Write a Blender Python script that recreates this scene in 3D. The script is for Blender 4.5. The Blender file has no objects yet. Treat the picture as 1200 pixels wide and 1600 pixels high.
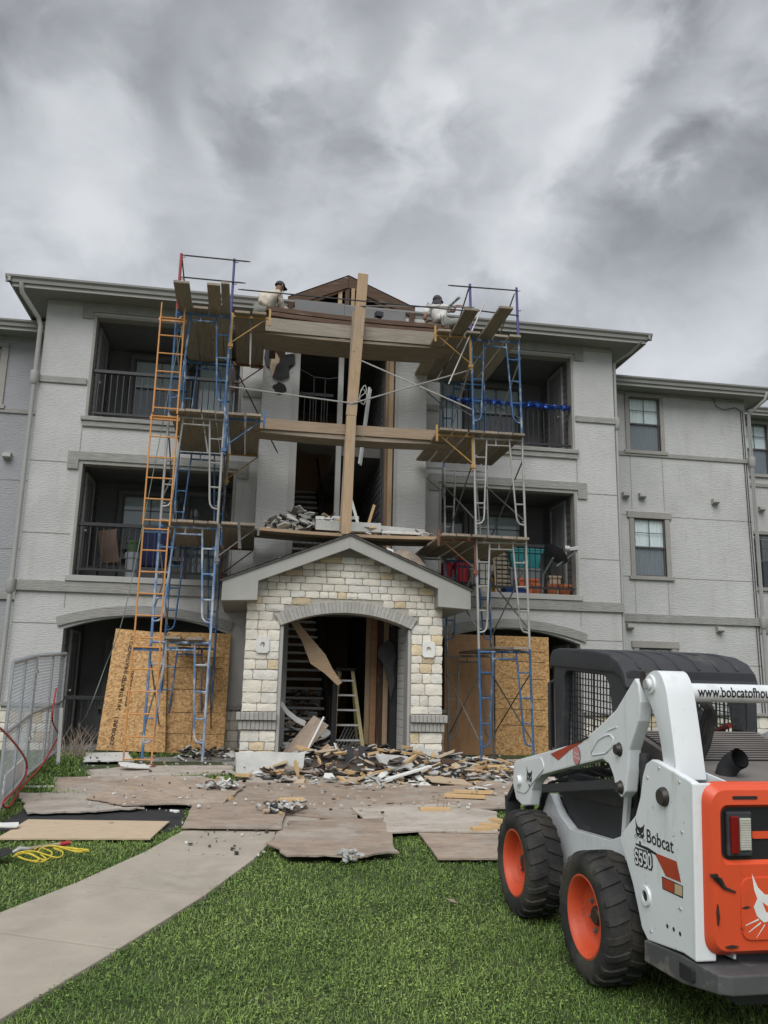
import bpy, bmesh, math, random
import numpy as np
from mathutils import Vector, Matrix, noise as mnoise
rnd = random.Random(7)
SC = bpy.context.scene
COL = SC.collection
PI = math.pi
R_ = math.radians

# ------------------------------------------------------------ camera
CAM = Vector((-1.631, -15.767, 1.69))
RT = Vector((0.98644303, -0.1626995, 0.02142464))
UP = Vector((-0.05412327, -0.19930458, 0.9784418))
FW = Vector((0.15492197, 0.96633667, 0.20540844))
FPX = 1294.0
cd = bpy.data.cameras.new('camera')
cam = bpy.data.objects.new('camera', cd)
COL.objects.link(cam)
cam.matrix_world = Matrix(((RT.x, UP.x, -FW.x, CAM.x), (RT.y, UP.y, -FW.y, CAM.y), (RT.z, UP.z, -FW.z, CAM.z), (0, 0, 0, 1)))
cd.sensor_width = 36
cd.lens = FPX / 1600 * 36
cd.clip_start = 0.05
cd.clip_end = 2000
SC.camera = cam

# ------------------------------------------------------------ sky, sun, exposure
SUN_EL, SUN_AZ = R_(48), R_(200)      # azimuth from +Y clockwise: behind the camera, a little left
W = bpy.data.worlds.new("World")
SC.world = W
W.use_nodes = True
nt = W.node_tree
nt.nodes.clear()
N = nt.nodes.new
L = nt.links.new
def wmath(op, a, b=None, clamp=False):
    n = N('ShaderNodeMath'); n.operation = op; n.use_clamp = clamp
    for i, v in enumerate((a, b)):
        if v is None: continue
        if isinstance(v, (int, float)): n.inputs[i].default_value = v
        else: L(v, n.inputs[i])
    return n.outputs[0]
out = N('ShaderNodeOutputWorld')
bg = N('ShaderNodeBackground')
bg.inputs['Strength'].default_value = 0.1
sky = N('ShaderNodeTexSky')
sky.sky_type = 'NISHITA'
sky.sun_disc = False
sky.sun_elevation = SUN_EL
sky.sun_rotation = SUN_AZ
tc = N('ShaderNodeTexCoord')
sep = N('ShaderNodeSeparateXYZ')
L(tc.outputs['Generated'], sep.inputs[0])
zc = wmath('ADD', wmath('MAXIMUM', sep.outputs[2], 0.0), 0.15)
cx = wmath('DIVIDE', sep.outputs[0], zc)
cy = wmath('DIVIDE', sep.outputs[1], zc)
def wnoise(scale, detail, rough, off, warp=None, amt=0.0):
    mp = N('ShaderNodeMapping')
    mp.inputs['Location'].default_value = off
    mp.inputs['Scale'].default_value = (1.0, 1.0, 1.45)
    L(tc.outputs['Generated'], mp.inputs['Vector'])
    v = mp.outputs[0]
    if warp:
        a = N('ShaderNodeVectorMath'); a.operation = 'MULTIPLY_ADD'
        L(warp, a.inputs[0]); a.inputs[1].default_value = (amt, amt, amt); L(v, a.inputs[2]); v = a.outputs[0]
    n = N('ShaderNodeTexNoise')
    n.inputs['Scale'].default_value = scale
    n.inputs['Detail'].default_value = detail
    n.inputs['Roughness'].default_value = rough
    L(v, n.inputs['Vector'])
    return n
wp = wnoise(5.0, 3.0, 0.5, (2.2, 0.3, 1.1)).outputs['Color']
n1 = wnoise(4.2, 6.0, 0.52, (3.1, 1.7, 0.0), wp, 0.22).outputs['Fac']
n2 = wnoise(11.0, 6.0, 0.55, (8.3, 2.2, 0.0), wp, 0.12).outputs['Fac']
n3 = wnoise(1.6, 2.0, 0.5, (1.3, 5.2, 0.0)).outputs['Fac']
# cloud masses that stand where the photograph shows them (direction space), their edges broken by the noise
def blob(x, y, rx, ry, amp):
    dx = wmath('DIVIDE', wmath('SUBTRACT', wmath('ADD', cx, wmath('MULTIPLY', wmath('SUBTRACT', n1, 0.5), 0.35)), x), rx)
    dy = wmath('DIVIDE', wmath('SUBTRACT', wmath('ADD', cy, wmath('MULTIPLY', wmath('SUBTRACT', n2, 0.5), 0.35)), y), ry)
    r2 = wmath('ADD', wmath('MULTIPLY', dx, dx), wmath('MULTIPLY', dy, dy))
    return wmath('MULTIPLY', wmath('POWER', 2.718, wmath('MULTIPLY', r2, -1.0)), amp)
dens = wmath('ADD', wmath('MULTIPLY', wmath('SUBTRACT', n1, 0.5), 1.15), wmath('MULTIPLY', wmath('SUBTRACT', n2, 0.5), 0.5))
dens = wmath('ADD', dens, wmath('MULTIPLY', wmath('SUBTRACT', n3, 0.5), 0.5))
for b in ((0.455, 0.878, .06, .11, .36), (0.690, 0.970, .10, .10, .32), (0.671, 1.20, .16, .15, .30), (-0.29, 0.93, .18, .12, .34), (0.05, 0.84, .30, .07, .18), (-0.16, 1.05, .075, .15, .22),
          (0.224, 1.20, .12, .17, .26), (-0.017, 1.16, .06, .12, .20), (0.40, 1.05, .045, .22, -.34), (0.185, 0.984, .022, .09, -.22), (0.024, 1.02, .03, .06, -.18),
          (0.578, 1.02, .035, .05, -.30), (-0.093, 1.116, .03, .10, -.16), (1.0, 1.55, .16, .2, -.22), (-0.32, 1.32, .09, .11, -.14), (0.46, 1.34, .07, .12, -.30), (0.104, 0.93, .06, .08, .14)):
    dens = wmath('ADD', dens, blob(*b))
ramp = N('ShaderNodeValToRGB')
L(wmath('ADD', wmath('MULTIPLY', dens, 0.82), 0.48, True), ramp.inputs[0])
el = ramp.color_ramp.elements
el[0].position = 0.12; el[0].color = (4.55, 4.70, 4.90, 1)
el[1].position = 0.95; el[1].color = (1.1, 1.16, 1.25, 1)
e = el.new(0.42); e.color = (3.5, 3.65, 3.84, 1)
e = el.new(0.66); e.color = (2.25, 2.36, 2.51, 1)
mixw = N('ShaderNodeMix'); mixw.data_type = 'RGBA'
mixw.inputs[0].default_value = 0.96
L(sky.outputs[0], mixw.inputs[6]); L(ramp.outputs[0], mixw.inputs[7])
L(mixw.outputs[2], bg.inputs['Color'])
L(bg.outputs[0], out.inputs['Surface'])

sd = bpy.data.lights.new('sun', 'SUN')
sd.energy = 1.5
sd.angle = R_(50)
sd.color = (1.0, 0.985, 0.96)
sun = bpy.data.objects.new('sun', sd)
COL.objects.link(sun)
dirv = Vector((math.sin(SUN_AZ) * math.cos(SUN_EL), math.cos(SUN_AZ) * math.cos(SUN_EL), math.sin(SUN_EL)))
sun.rotation_euler = dirv.to_track_quat('Z', 'Y').to_euler()
sun.location = (0, -30, 40)
SC.view_settings.view_transform = 'Standard'
SC.view_settings.look = 'None'
SC.view_settings.gamma = 1
SC.view_settings.use_curve_mapping = False
SC.view_settings.exposure = 0.78

# ------------------------------------------------------------ helpers
def wm(o):
    m = o.matrix_basis.copy()
    while o.parent:
        o = o.parent
        m = o.matrix_basis @ m
    return m

def tag(o, label=None, cat=None, group=None, kind=None):
    if label: o['label'] = label
    if cat: o['category'] = cat
    if group: o['group'] = group
    if kind: o['kind'] = kind
    return o

def empty(name, loc, label=None, cat=None, group=None, rz=0.0, kind=None, parent=None):
    o = bpy.data.objects.new(name, None)
    COL.objects.link(o)
    o.empty_display_size = 0.2
    if parent:
        o.parent = parent
        o.matrix_basis = wm(parent).inverted() @ (Matrix.Translation(loc) @ Matrix.Rotation(rz, 4, 'Z'))
    else:
        o.location = loc
        o.rotation_euler = (0, 0, rz)
    return tag(o, label, cat, group, kind)

def link_mesh(name, me, parent=None, M=None):
    """M: world matrix of the object"""
    o = bpy.data.objects.new(name, me)
    COL.objects.link(o)
    if parent is not None:
        o.parent = parent
        o.matrix_basis = wm(parent).inverted() @ (M if M is not None else Matrix())
    elif M is not None:
        o.matrix_basis = M
    return o

def copy_tree(o, parent=None):
    c = o.copy()
    COL.objects.link(c)
    if parent: c.parent = parent
    for ch in list(o.children):
        copy_tree(ch, c)
    return c

class MB:
    """collects shapes (world or local coordinates); build() links them as ONE mesh object"""
    def __init__(self):
        self.v = []; self.f = []; self.mi = []; self.cur = 0
    def add(self, vs, fs):
        n = len(self.v)
        self.v += [tuple(p) for p in vs]
        self.f += [tuple(i + n for i in q) for q in fs]
        self.mi += [self.cur] * len(fs)
        return self
    def box(self, x0, x1, y0, y1, z0, z1):
        vs = [(x, y, z) for x in (x0, x1) for y in (y0, y1) for z in (z0, z1)]
        return self.add(vs, [(0, 1, 3, 2), (4, 6, 7, 5), (0, 4, 5, 1), (2, 3, 7, 6), (0, 2, 6, 4), (1, 5, 7, 3)])
    def obox(self, M, sx, sy, sz):
        vs = [M @ Vector((x * sx / 2, y * sy / 2, z * sz / 2)) for x in (-1, 1) for y in (-1, 1) for z in (-1, 1)]
        return self.add(vs, [(0, 1, 3, 2), (4, 6, 7, 5), (0, 4, 5, 1), (2, 3, 7, 6), (0, 2, 6, 4), (1, 5, 7, 3)])
    def bar(self, a, b, w, h, up=(0, 0, 1)):
        a = Vector(a); b = Vector(b)
        return self.obox(frame(a, b, up), (b - a).length, w, h)
    def tube(self, pts, r, n=6, caps=True):
        pts = [Vector(p) for p in pts]
        rs = r if isinstance(r, (list, tuple)) else [r] * len(pts)
        vs = []; fs = []
        prev = None
        for i, p in enumerate(pts):
            t = (pts[min(i + 1, len(pts) - 1)] - pts[max(i - 1, 0)])
            if t.length < 1e-9: t = Vector((0, 0, 1))
            t.normalize()
            if prev is None:
                a = t.orthogonal().normalized()
            else:
                a = (prev - t * prev.dot(t))
                a = a.normalized() if a.length > 1e-6 else t.orthogonal().normalized()
            prev = a
            b = t.cross(a)
            for k in range(n):
                an = 2 * PI * k / n
                vs.append(p + (a * math.cos(an) + b * math.sin(an)) * rs[i])
        for i in range(len(pts) - 1):
            for k in range(n):
                k2 = (k + 1) % n
                fs.append((i * n + k, i * n + k2, (i + 1) * n + k2, (i + 1) * n + k))
        if caps:
            fs.append(tuple(range(n - 1, -1, -1)))
            fs.append(tuple((len(pts) - 1) * n + k for k in range(n)))
        return self.add(vs, fs)
    def prism(self, poly, ax, c0, c1):
        """poly: 2D points; ax 'y': (x,z) extruded along y, 'x': (y,z) along x, 'z': (x,y) along z"""
        def P(q, c):
            return {'y': (q[0], c, q[1]), 'x': (c, q[0], q[1]), 'z': (q[0], q[1], c)}[ax]
        n = len(poly)
        vs = [P(q, c0) for q in poly] + [P(q, c1) for q in poly]
        fs = [tuple(range(n)), tuple(range(2 * n - 1, n - 1, -1))]
        fs += [(i, i + n, (i + 1) % n + n, (i + 1) % n) for i in range(n)]
        return self.add(vs, fs)
    def lathe(self, prof, n=24, M=Matrix(), close=False):
        """prof: (radius, height) pairs turned about local z"""
        vs = []; fs = []
        m = len(prof)
        for k in range(n):
            a = 2 * PI * k / n
            for r, h in prof:
                vs.append(M @ Vector((r * math.cos(a), r * math.sin(a), h)))
        for k in range(n):
            k2 = (k + 1) % n
            for i in range(m - 1 + (1 if close else 0)):
                j = (i + 1) % m
                fs.append((k * m + i, k2 * m + i, k2 * m + j, k * m + j))
        return self.add(vs, fs)
    def mesh(self, name, mats, M=None, smooth=None, bevel=0.0, bevel_seg=2, tri=False):
        me = bpy.data.meshes.new(name)
        inv = M.inverted() if M is not None else None
        vs = [tuple(inv @ Vector(p)) for p in self.v] if inv is not None else self.v
        me.from_pydata(vs, [], self.f)
        mats = mats if isinstance(mats, (list, tuple)) else [mats]
        for m in mats: me.materials.append(m)
        if len(mats) > 1:
            me.polygons.foreach_set('material_index', self.mi)
        bm = bmesh.new(); bm.from_mesh(me)
        bmesh.ops.recalc_face_normals(bm, faces=bm.faces)
        if bevel > 0:
            es = [e for e in bm.edges if e.is_manifold and e.calc_face_angle(0) > 0.5]
            bmesh.ops.bevel(bm, geom=es, offset=bevel, segments=bevel_seg, affect='EDGES', profile=0.6, clamp_overlap=True)
        bm.to_mesh(me); bm.free()
        if smooth is not None:
            me.polygons.foreach_set('use_smooth', [True] * len(me.polygons))
            me.set_sharp_from_angle(angle=R_(smooth))
        me.update()
        return me
    def build(self, name, mats, parent=None, M=None, smooth=None, bevel=0.0, bevel_seg=2, local=False):
        """verts are world coordinates (local=True: coordinates of the object with world matrix M)"""
        if M is None:
            if parent is not None:
                M = wm(parent)
            else:
                a = np.array(self.v)
                M = Matrix.Translation(((a[:, 0].min() + a[:, 0].max()) / 2, (a[:, 1].min() + a[:, 1].max()) / 2, a[:, 2].min()))
        me = self.mesh(name, mats, None if local else M, smooth, bevel, bevel_seg)
        return link_mesh(name, me, parent, M)

def frame(a, b, up=(0, 0, 1)):
    """world matrix at the middle of a-b: x along it, z nearest up"""
    a = Vector(a); b = Vector(b)
    x = (b - a).normalized(); u = Vector(up)
    y = u.cross(x)
    if y.length < 1e-5: y = Vector((0, 1, 0)).cross(x) if abs(x.y) < .9 else Vector((1, 0, 0)).cross(x)
    y.normalize(); z = x.cross(y)
    c = (a + b) / 2
    return Matrix(((x.x, y.x, z.x, c.x), (x.y, y.y, z.y, c.y), (x.z, y.z, z.z, c.z), (0, 0, 0, 1)))

def board(name, a, b, w, t, m, parent=None, up=(0, 0, 1), bev=0.003, rag=0.0, seg=1):
    """a sawn board of its own object, local x along the grain"""
    a = Vector(a); b = Vector(b)
    M = frame(a, b, up); Ln = (b - a).length
    mb = MB()
    n = max(1, seg)
    vs = []; fs = []
    for i in range(n + 1):
        x = -Ln / 2 + Ln * i / n
        sag = -0.012 * Ln * (1 - (2 * i / n - 1) ** 2) * (1 if n > 1 else 0)
        for (yy, zz) in ((-w / 2, -t / 2), (w / 2, -t / 2), (w / 2, t / 2), (-w / 2, t / 2)):
            ox = rnd.uniform(-rag, rag) if i in (0, n) else 0
            vs.append((x + ox, yy, zz + sag))
    for i in range(n):
        for k in range(4):
            k2 = (k + 1) % 4
            fs.append((i * 4 + k, i * 4 + k2, i * 4 + 4 + k2, i * 4 + 4 + k))
    fs += [(0, 3, 2, 1), (n * 4, n * 4 + 1, n * 4 + 2, n * 4 + 3)]
    mb.add(vs, fs)
    return mb.build(name, m, parent, M, bevel=bev, bevel_seg=1, local=True)

def ray(px, py):
    return RT * (px - 600) / FPX - UP * (py - 800) / FPX + FW
def pY(px, py, Y):
    d = ray(px, py); return CAM + d * ((Y - CAM.y) / d.y)
def pX(px, py, X):
    d = ray(px, py); return CAM + d * ((X - CAM.x) / d.x)
def pZ(px, py, Z):
    d = ray(px, py); return CAM + d * ((Z - CAM.z) / d.z)
def g(y):
    return min(0.46, max(-0.16, 0.06 * (y + 10)))
def pG(px, py, h=0.0):
    """point on the lawn's slope, h above it"""
    d = ray(px, py)
    t = (0.06 * (CAM.y + 10) + h - CAM.z) / (d.z - 0.06 * d.y)
    p = CAM + d * t
    if p.y > -2.33:
        return pZ(px, py, 0.46 + h)
    return p

def text_mesh(s, size, ext=0.0, bold=0.0, align='CENTER'):
    cu = bpy.data.curves.new('t', 'FONT')
    cu.body = s; cu.size = size; cu.align_x = align; cu.align_y = 'CENTER'
    cu.extrude = ext; cu.offset = bold; cu.resolution_u = 3
    o = bpy.data.objects.new('t', cu)
    COL.objects.link(o)
    dg = bpy.context.evaluated_depsgraph_get()
    me = bpy.data.meshes.new_from_object(o.evaluated_get(dg))
    bpy.data.objects.remove(o)
    return me

# ------------------------------------------------------------ materials
def new_mat(name):
    m = bpy.data.materials.new(name); m.use_nodes = True
    t = m.node_tree; b = t.nodes['Principled BSDF']
    return m, t, b
def mat(name, col, rough=0.8, var=0.12, scale=4.0, stretch=(1, 1, 1), bump=0.0, bscale=40.0, bstretch=None, metal=0.0,
        spot=None, spot_col=(0.1, 0.1, 0.1), spot_scale=6.0, spot_lo=0.6, spot_hi=0.7, rand=0.0, spec=0.5, bdist=0.01, spot2=None, extra=()):
    m, t, b = new_mat(name)
    A = t.nodes.new; K = t.links.new
    tcn = A('ShaderNodeTexCoord'); vec = tcn.outputs['Object']
    if rand:
        oi = A('ShaderNodeObjectInfo')
        ad = A('ShaderNodeVectorMath'); ad.operation = 'MULTIPLY_ADD'
        K(oi.outputs['Random'], ad.inputs[0]); ad.inputs[1].default_value = (37.0, 23.0, 51.0); K(vec, ad.inputs[2])
        vec = ad.outputs[0]
    def noise(sc, st, det=5.0, ro=0.6):
        mp = A('ShaderNodeMapping'); mp.inputs['Scale'].default_value = st
        K(vec, mp.inputs['Vector'])
        n = A('ShaderNodeTexNoise'); n.inputs['Scale'].default_value = sc; n.inputs['Detail'].default_value = det
        n.inputs['Roughness'].default_value = ro
        K(mp.outputs[0], n.inputs['Vector'])
        return n.outputs['Fac']
    f = noise(scale, stretch)
    rp = A('ShaderNodeValToRGB'); K(f, rp.inputs[0])
    rp.color_ramp.elements[0].position = 0.3; rp.color_ramp.elements[1].position = 0.7
    rp.color_ramp.elements[0].color = (*[c * (1 - var) for c in col], 1)
    rp.color_ramp.elements[1].color = (*[min(1, c * (1 + var)) for c in col], 1)
    c = rp.outputs[0]
    def spots(c, amt, scol, ssc, lo, hi, st):
        sn = noise(ssc, st, 6.0, 0.65)
        mr = A('ShaderNodeMapRange'); K(sn, mr.inputs[0])
        mr.inputs[1].default_value = lo; mr.inputs[2].default_value = hi; mr.inputs[4].default_value = amt
        mx = A('ShaderNodeMix'); mx.data_type = 'RGBA'
        K(mr.outputs[0], mx.inputs[0]); K(c, mx.inputs[6]); mx.inputs[7].default_value = (*scol, 1)
        return mx.outputs[2]
    if spot: c = spots(c, spot, spot_col, spot_scale, spot_lo, spot_hi, stretch)
    if spot2: c = spots(c, *spot2, (1, 1, 1))
    for ex_ in extra: c = spots(c, *ex_)
    if rand:
        hv = A('ShaderNodeHueSaturation')
        mr = A('ShaderNodeMapRange'); K(oi.outputs['Random'], mr.inputs[0])
        mr.inputs[3].default_value = 1 - rand; mr.inputs[4].default_value = 1 + rand
        K(mr.outputs[0], hv.inputs['Value']); K(c, hv.inputs['Color'])
        c = hv.outputs[0]
    K(c, b.inputs['Base Color'])
    b.inputs['Roughness'].default_value = rough
    b.inputs['Metallic'].default_value = metal
    b.inputs['Specular IOR Level'].default_value = spec
    if bump:
        bn = noise(bscale, bstretch or stretch, 4.0, 0.6)
        bp = A('ShaderNodeBump'); bp.inputs['Strength'].default_value = bump; bp.inputs['Distance'].default_value = bdist
        K(bn, bp.inputs['Height']); K(bp.outputs[0], b.inputs['Normal'])
    return m

def wood(name, col, var=0.22, rough=0.75, rand=0.2, spot=0.5, spot_col=(0.09, 0.07, 0.05), st=(0.5, 7, 7), extra=((0.7, (0.06, 0.045, 0.035), 6.0, 0.66, 0.71, (1, 1, 1)), (0.5, (0.36, 0.34, 0.31), 4.0, 0.62, 0.72, (0.5, 3, 3)))):
    return mat(name, col, rough, var, 6.0, st, 0.25, 14.0, (0.8, 9, 9), spot=spot, spot_col=spot_col, spot_scale=3.0, spot_lo=0.55, spot_hi=0.8, rand=rand, spec=0.25, extra=extra)

M_ = {}
def ply(name, col, dirt):
    return mat(name, col, 0.9, 0.16, 6.0, (0.8, 2.2, 3), 0.35, 30.0, (0.7, 3, 5), spot=0.75, spot_col=dirt, spot_scale=1.6, spot_lo=0.46, spot_hi=0.72, rand=0.12, spec=0.2, spot2=(0.7, (0.11, 0.085, 0.07), 14.0, 0.60, 0.70), extra=((0.65, (0.46, 0.43, 0.39), 1.3, 0.50, 0.70, (1, 1, 1)), (0.6, (0.16, 0.13, 0.11), 3.0, 0.58, 0.72, (1, 1, 1))))
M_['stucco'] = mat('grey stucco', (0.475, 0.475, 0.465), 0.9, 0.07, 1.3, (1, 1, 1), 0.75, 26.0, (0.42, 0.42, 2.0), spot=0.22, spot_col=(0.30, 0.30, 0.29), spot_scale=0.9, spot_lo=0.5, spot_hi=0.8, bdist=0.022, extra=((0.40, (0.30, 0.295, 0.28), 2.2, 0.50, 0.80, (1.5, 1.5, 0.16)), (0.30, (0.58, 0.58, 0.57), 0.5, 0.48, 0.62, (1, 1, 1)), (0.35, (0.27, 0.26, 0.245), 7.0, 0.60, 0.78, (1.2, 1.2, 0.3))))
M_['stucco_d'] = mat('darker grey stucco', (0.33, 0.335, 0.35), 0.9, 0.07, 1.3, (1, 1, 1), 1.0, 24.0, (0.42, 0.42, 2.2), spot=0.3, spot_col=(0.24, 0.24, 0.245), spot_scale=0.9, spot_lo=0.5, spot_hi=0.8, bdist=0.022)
M_['trim'] = mat('taupe rough trim', (0.285, 0.28, 0.265), 0.9, 0.12, 5, (1, 1, 1), 0.8, 16.0, (0.35, 1, 2.4), bdist=0.02)
M_['fascia'] = mat('painted fascia', (0.345, 0.34, 0.32), 0.6, 0.06, 3)
M_['gutter'] = mat('gutter paint', (0.25, 0.245, 0.235), 0.45, 0.06, 3)
M_['soffit'] = mat('soffit boards', (0.26, 0.255, 0.245), 0.8, 0.06, 3)
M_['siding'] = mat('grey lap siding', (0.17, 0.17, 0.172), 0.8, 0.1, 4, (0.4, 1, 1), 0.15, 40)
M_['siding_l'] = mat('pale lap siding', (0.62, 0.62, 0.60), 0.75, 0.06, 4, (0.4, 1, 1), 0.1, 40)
M_['door'] = mat('painted door', (0.24, 0.24, 0.24), 0.6, 0.05, 3)
M_['casing'] = mat('window casing paint', (0.30, 0.285, 0.265), 0.75, 0.08, 5, bump=0.2, bscale=30)
M_['pipe'] = mat('downspout paint', (0.36, 0.355, 0.34), 0.5, 0.06, 3)
M_['black_rail'] = mat('black railing paint', (0.018, 0.018, 0.02), 0.4, 0.2, 8)
M_['sash'] = mat('bronze sash', (0.09, 0.085, 0.08), 0.5, 0.1, 5)
M_['curtain'] = mat('pale curtain', (0.82, 0.86, 0.85), 0.9, 0.10, 9, (6, 1, 0.3))
M_['blind'] = mat('window blind', (0.74, 0.79, 0.81), 0.8, 0.05, 5)
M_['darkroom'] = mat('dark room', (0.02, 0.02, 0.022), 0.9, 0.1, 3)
M_['concrete'] = mat('sidewalk concrete', (0.39, 0.345, 0.285), 0.92, 0.12, 2.2, (1, 1, 1), 0.25, 120, spot=0.35, spot_col=(0.25, 0.215, 0.17), spot_scale=1.6, spot_lo=0.5, spot_hi=0.75, spot2=(0.35, (0.22, 0.2, 0.17), 40.0, 0.62, 0.7), extra=((0.55, (0.25, 0.22, 0.175), 0.9, 0.48, 0.7, (1, 1, 1)), (0.5, (0.46, 0.42, 0.36), 1.1, 0.55, 0.7, (1, 1, 1)), (0.6, (0.16, 0.13, 0.10), 9.0, 0.66, 0.72, (1, 1, 1))))
M_['slab'] = mat('porch concrete', (0.22, 0.21, 0.19), 0.95, 0.2, 2)
M_['soil'] = mat('soil under the grass', (0.050, 0.068, 0.022), 1.0, 0.35, 3, bump=0.6, bscale=40)
M_['mortar'] = mat('stone mortar', (0.40, 0.375, 0.33), 0.95, 0.1, 12, bump=0.4, bscale=60)
M_['stone_w'] = mat('cream limestone', (0.70, 0.66, 0.57), 0.85, 0.12, 5, bump=0.7, bscale=22, rand=0.10, spot=0.35, spot_col=(0.55, 0.45, 0.29), spot_scale=5, bdist=0.02)
M_['stone_t'] = mat('honey limestone', (0.60, 0.49, 0.33), 0.85, 0.18, 6, bump=0.7, bscale=22, rand=0.14, spot=0.6, spot_col=(0.60, 0.54, 0.43), spot_scale=4, bdist=0.02)
M_['stone_g'] = mat('pale grey limestone', (0.66, 0.64, 0.58), 0.85, 0.12, 6, bump=0.7, bscale=22, rand=0.08, spot=0.3, spot_col=(0.5, 0.44, 0.33), spot_scale=4, bdist=0.02)
M_['brick_g'] = mat('grey painted brick', (0.37, 0.36, 0.335), 0.9, 0.12, 12, bump=0.5, bscale=40, rand=0.08)
M_['shingle'] = mat('roof shingles', (0.085, 0.08, 0.075), 0.95, 0.3, 9, bump=0.4, bscale=60)
M_['plank'] = wood('weathered scaffold plank', (0.27, 0.22, 0.17), 0.28, 0.8, 0.25)
M_['plank_g'] = wood('grey weathered plank', (0.27, 0.235, 0.195), 0.25, 0.85, 0.2)
M_['plank_d'] = wood('dark stained plank', (0.10, 0.062, 0.042), 0.3, 0.75, 0.2)
M_['lumber'] = wood('tan lumber', (0.40, 0.285, 0.18), 0.18, 0.8, 0.12, 0.6, (0.23, 0.165, 0.11), extra=((0.75, (0.11, 0.07, 0.045), 7.0, 0.66, 0.70, (1, 1, 1)), (0.45, (0.30, 0.27, 0.24), 2.0, 0.5, 0.7, (0.6, 2, 2))))
M_['lumber_w'] = wood('weathered tan lumber', (0.30, 0.225, 0.16), 0.2, 0.8, 0.12, 0.6, (0.2, 0.16, 0.125))
M_['lumber_n'] = wood('new lumber', (0.55, 0.38, 0.2), 0.12, 0.7, 0.12, 0.25, (0.35, 0.2, 0.09))
M_['rafter'] = wood('old brown rafter', (0.085, 0.052, 0.036), 0.3, 0.8, 0.2)
M_['ply'] = ply('worn plywood', (0.36, 0.285, 0.225), (0.20, 0.16, 0.13))
M_['ply_p'] = ply('pale plywood', (0.44, 0.39, 0.34), (0.27, 0.225, 0.185))
M_['ply_t'] = wood('tan plywood', (0.50, 0.395, 0.28), 0.1, 0.85, 0.05, 0.4, (0.40, 0.30, 0.2), st=(1.0, 3.5, 3))
M_['ply_r'] = wood('reddish plywood', (0.33, 0.19, 0.10), 0.16, 0.75, 0.05, 0.4, (0.22, 0.12, 0.06), st=(2.2, 0.6, 2))
M_['drywall'] = mat('broken stucco', (0.45, 0.45, 0.43), 0.9, 0.12, 6, bump=0.6, bscale=30, rand=0.12)
M_['white'] = mat('white scrap', (0.68, 0.68, 0.66), 0.8, 0.08, 6, rand=0.08)
M_['tar'] = mat('black roofing felt', (0.035, 0.035, 0.038), 0.8, 0.3, 4, bump=0.3, bscale=12, rand=0.3)
M_['dirty'] = mat('dirty curled board', (0.26, 0.215, 0.17), 0.9, 0.4, 5, spot=0.6, spot_col=(0.08, 0.065, 0.05), spot_scale=5)
M_['scrap_d'] = mat('dark scrap', (0.10, 0.08, 0.065), 0.9, 0.4, 5, rand=0.35)
M_['blue'] = mat('worn blue frame paint', (0.040, 0.115, 0.25), 0.5, 0.22, 7, spot=0.85, spot_col=(0.36, 0.39, 0.43), spot_scale=7, spot_lo=0.54, spot_hi=0.64, stretch=(1, 1, 0.5), rand=0.15)
M_['blue_w'] = mat('blue paint gone white', (0.10, 0.20, 0.38), 0.55, 0.2, 7, spot=0.9, spot_col=(0.50, 0.51, 0.52), spot_scale=5, spot_lo=0.45, spot_hi=0.56, stretch=(1, 1, 0.4), rand=0.1)
M_['galv'] = mat('galvanised frame', (0.40, 0.39, 0.375), 0.5, 0.15, 6, metal=0.3, spot=0.7, spot_col=(0.22, 0.18, 0.15), spot_scale=5, spot_lo=0.55, spot_hi=0.66, stretch=(1, 1, 0.4), rand=0.12)
M_['steel'] = mat('dull steel rod', (0.17, 0.165, 0.16), 0.5, 0.2, 9, metal=0.4, rand=0.2)
M_['rod_b'] = mat('blackened rod', (0.035, 0.035, 0.04), 0.5, 0.2, 9)
M_['red_p'] = mat('red post paint', (0.32, 0.03, 0.035), 0.5, 0.15, 9)
M_['purple'] = mat('violet blue paint', (0.07, 0.06, 0.22), 0.5, 0.2, 9)
M_['orange_l'] = mat('orange ladder paint', (0.58, 0.27, 0.085), 0.5, 0.15, 8, spot=0.7, spot_col=(0.50, 0.42, 0.36), spot_scale=8, spot_lo=0.62, spot_hi=0.7)
M_['yellow_p'] = mat('yellow bracket paint', (0.40, 0.24, 0.07), 0.5, 0.15, 8, spot=0.5, spot_col=(0.16, 0.09, 0.05), spot_scale=9)
M_['rust'] = mat('rusty bracket', (0.17, 0.075, 0.045), 0.8, 0.3, 9)
M_['chain'] = mat('galvanised wire', (0.40, 0.42, 0.44), 0.4, 0.1, 9, metal=0.5)
M_['red_c'] = mat('red cable', (0.38, 0.025, 0.03), 0.45, 0.1, 9)
M_['yellow_r'] = mat('yellow rope', (0.60, 0.47, 0.05), 0.8, 0.15, 30)
M_['green_r'] = mat('grey green rope', (0.17, 0.22, 0.19), 0.8, 0.1, 30)
M_['alu'] = mat('aluminium', (0.52, 0.52, 0.51), 0.4, 0.06, 9, metal=0.5)
M_['ladder_y'] = mat('yellow fibreglass', (0.36, 0.31, 0.14), 0.5, 0.1, 9)
M_['char'] = mat('charred wood', (0.018, 0.017, 0.018), 0.8, 0.3, 6, bump=0.5, bscale=20)
M_['tread'] = mat('stair tread concrete', (0.60, 0.60, 0.58), 0.9, 0.1, 5, bump=0.2, bscale=40)
M_['steel_d'] = mat('dark stair steel', (0.02, 0.021, 0.024), 0.6, 0.2, 5)

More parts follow.
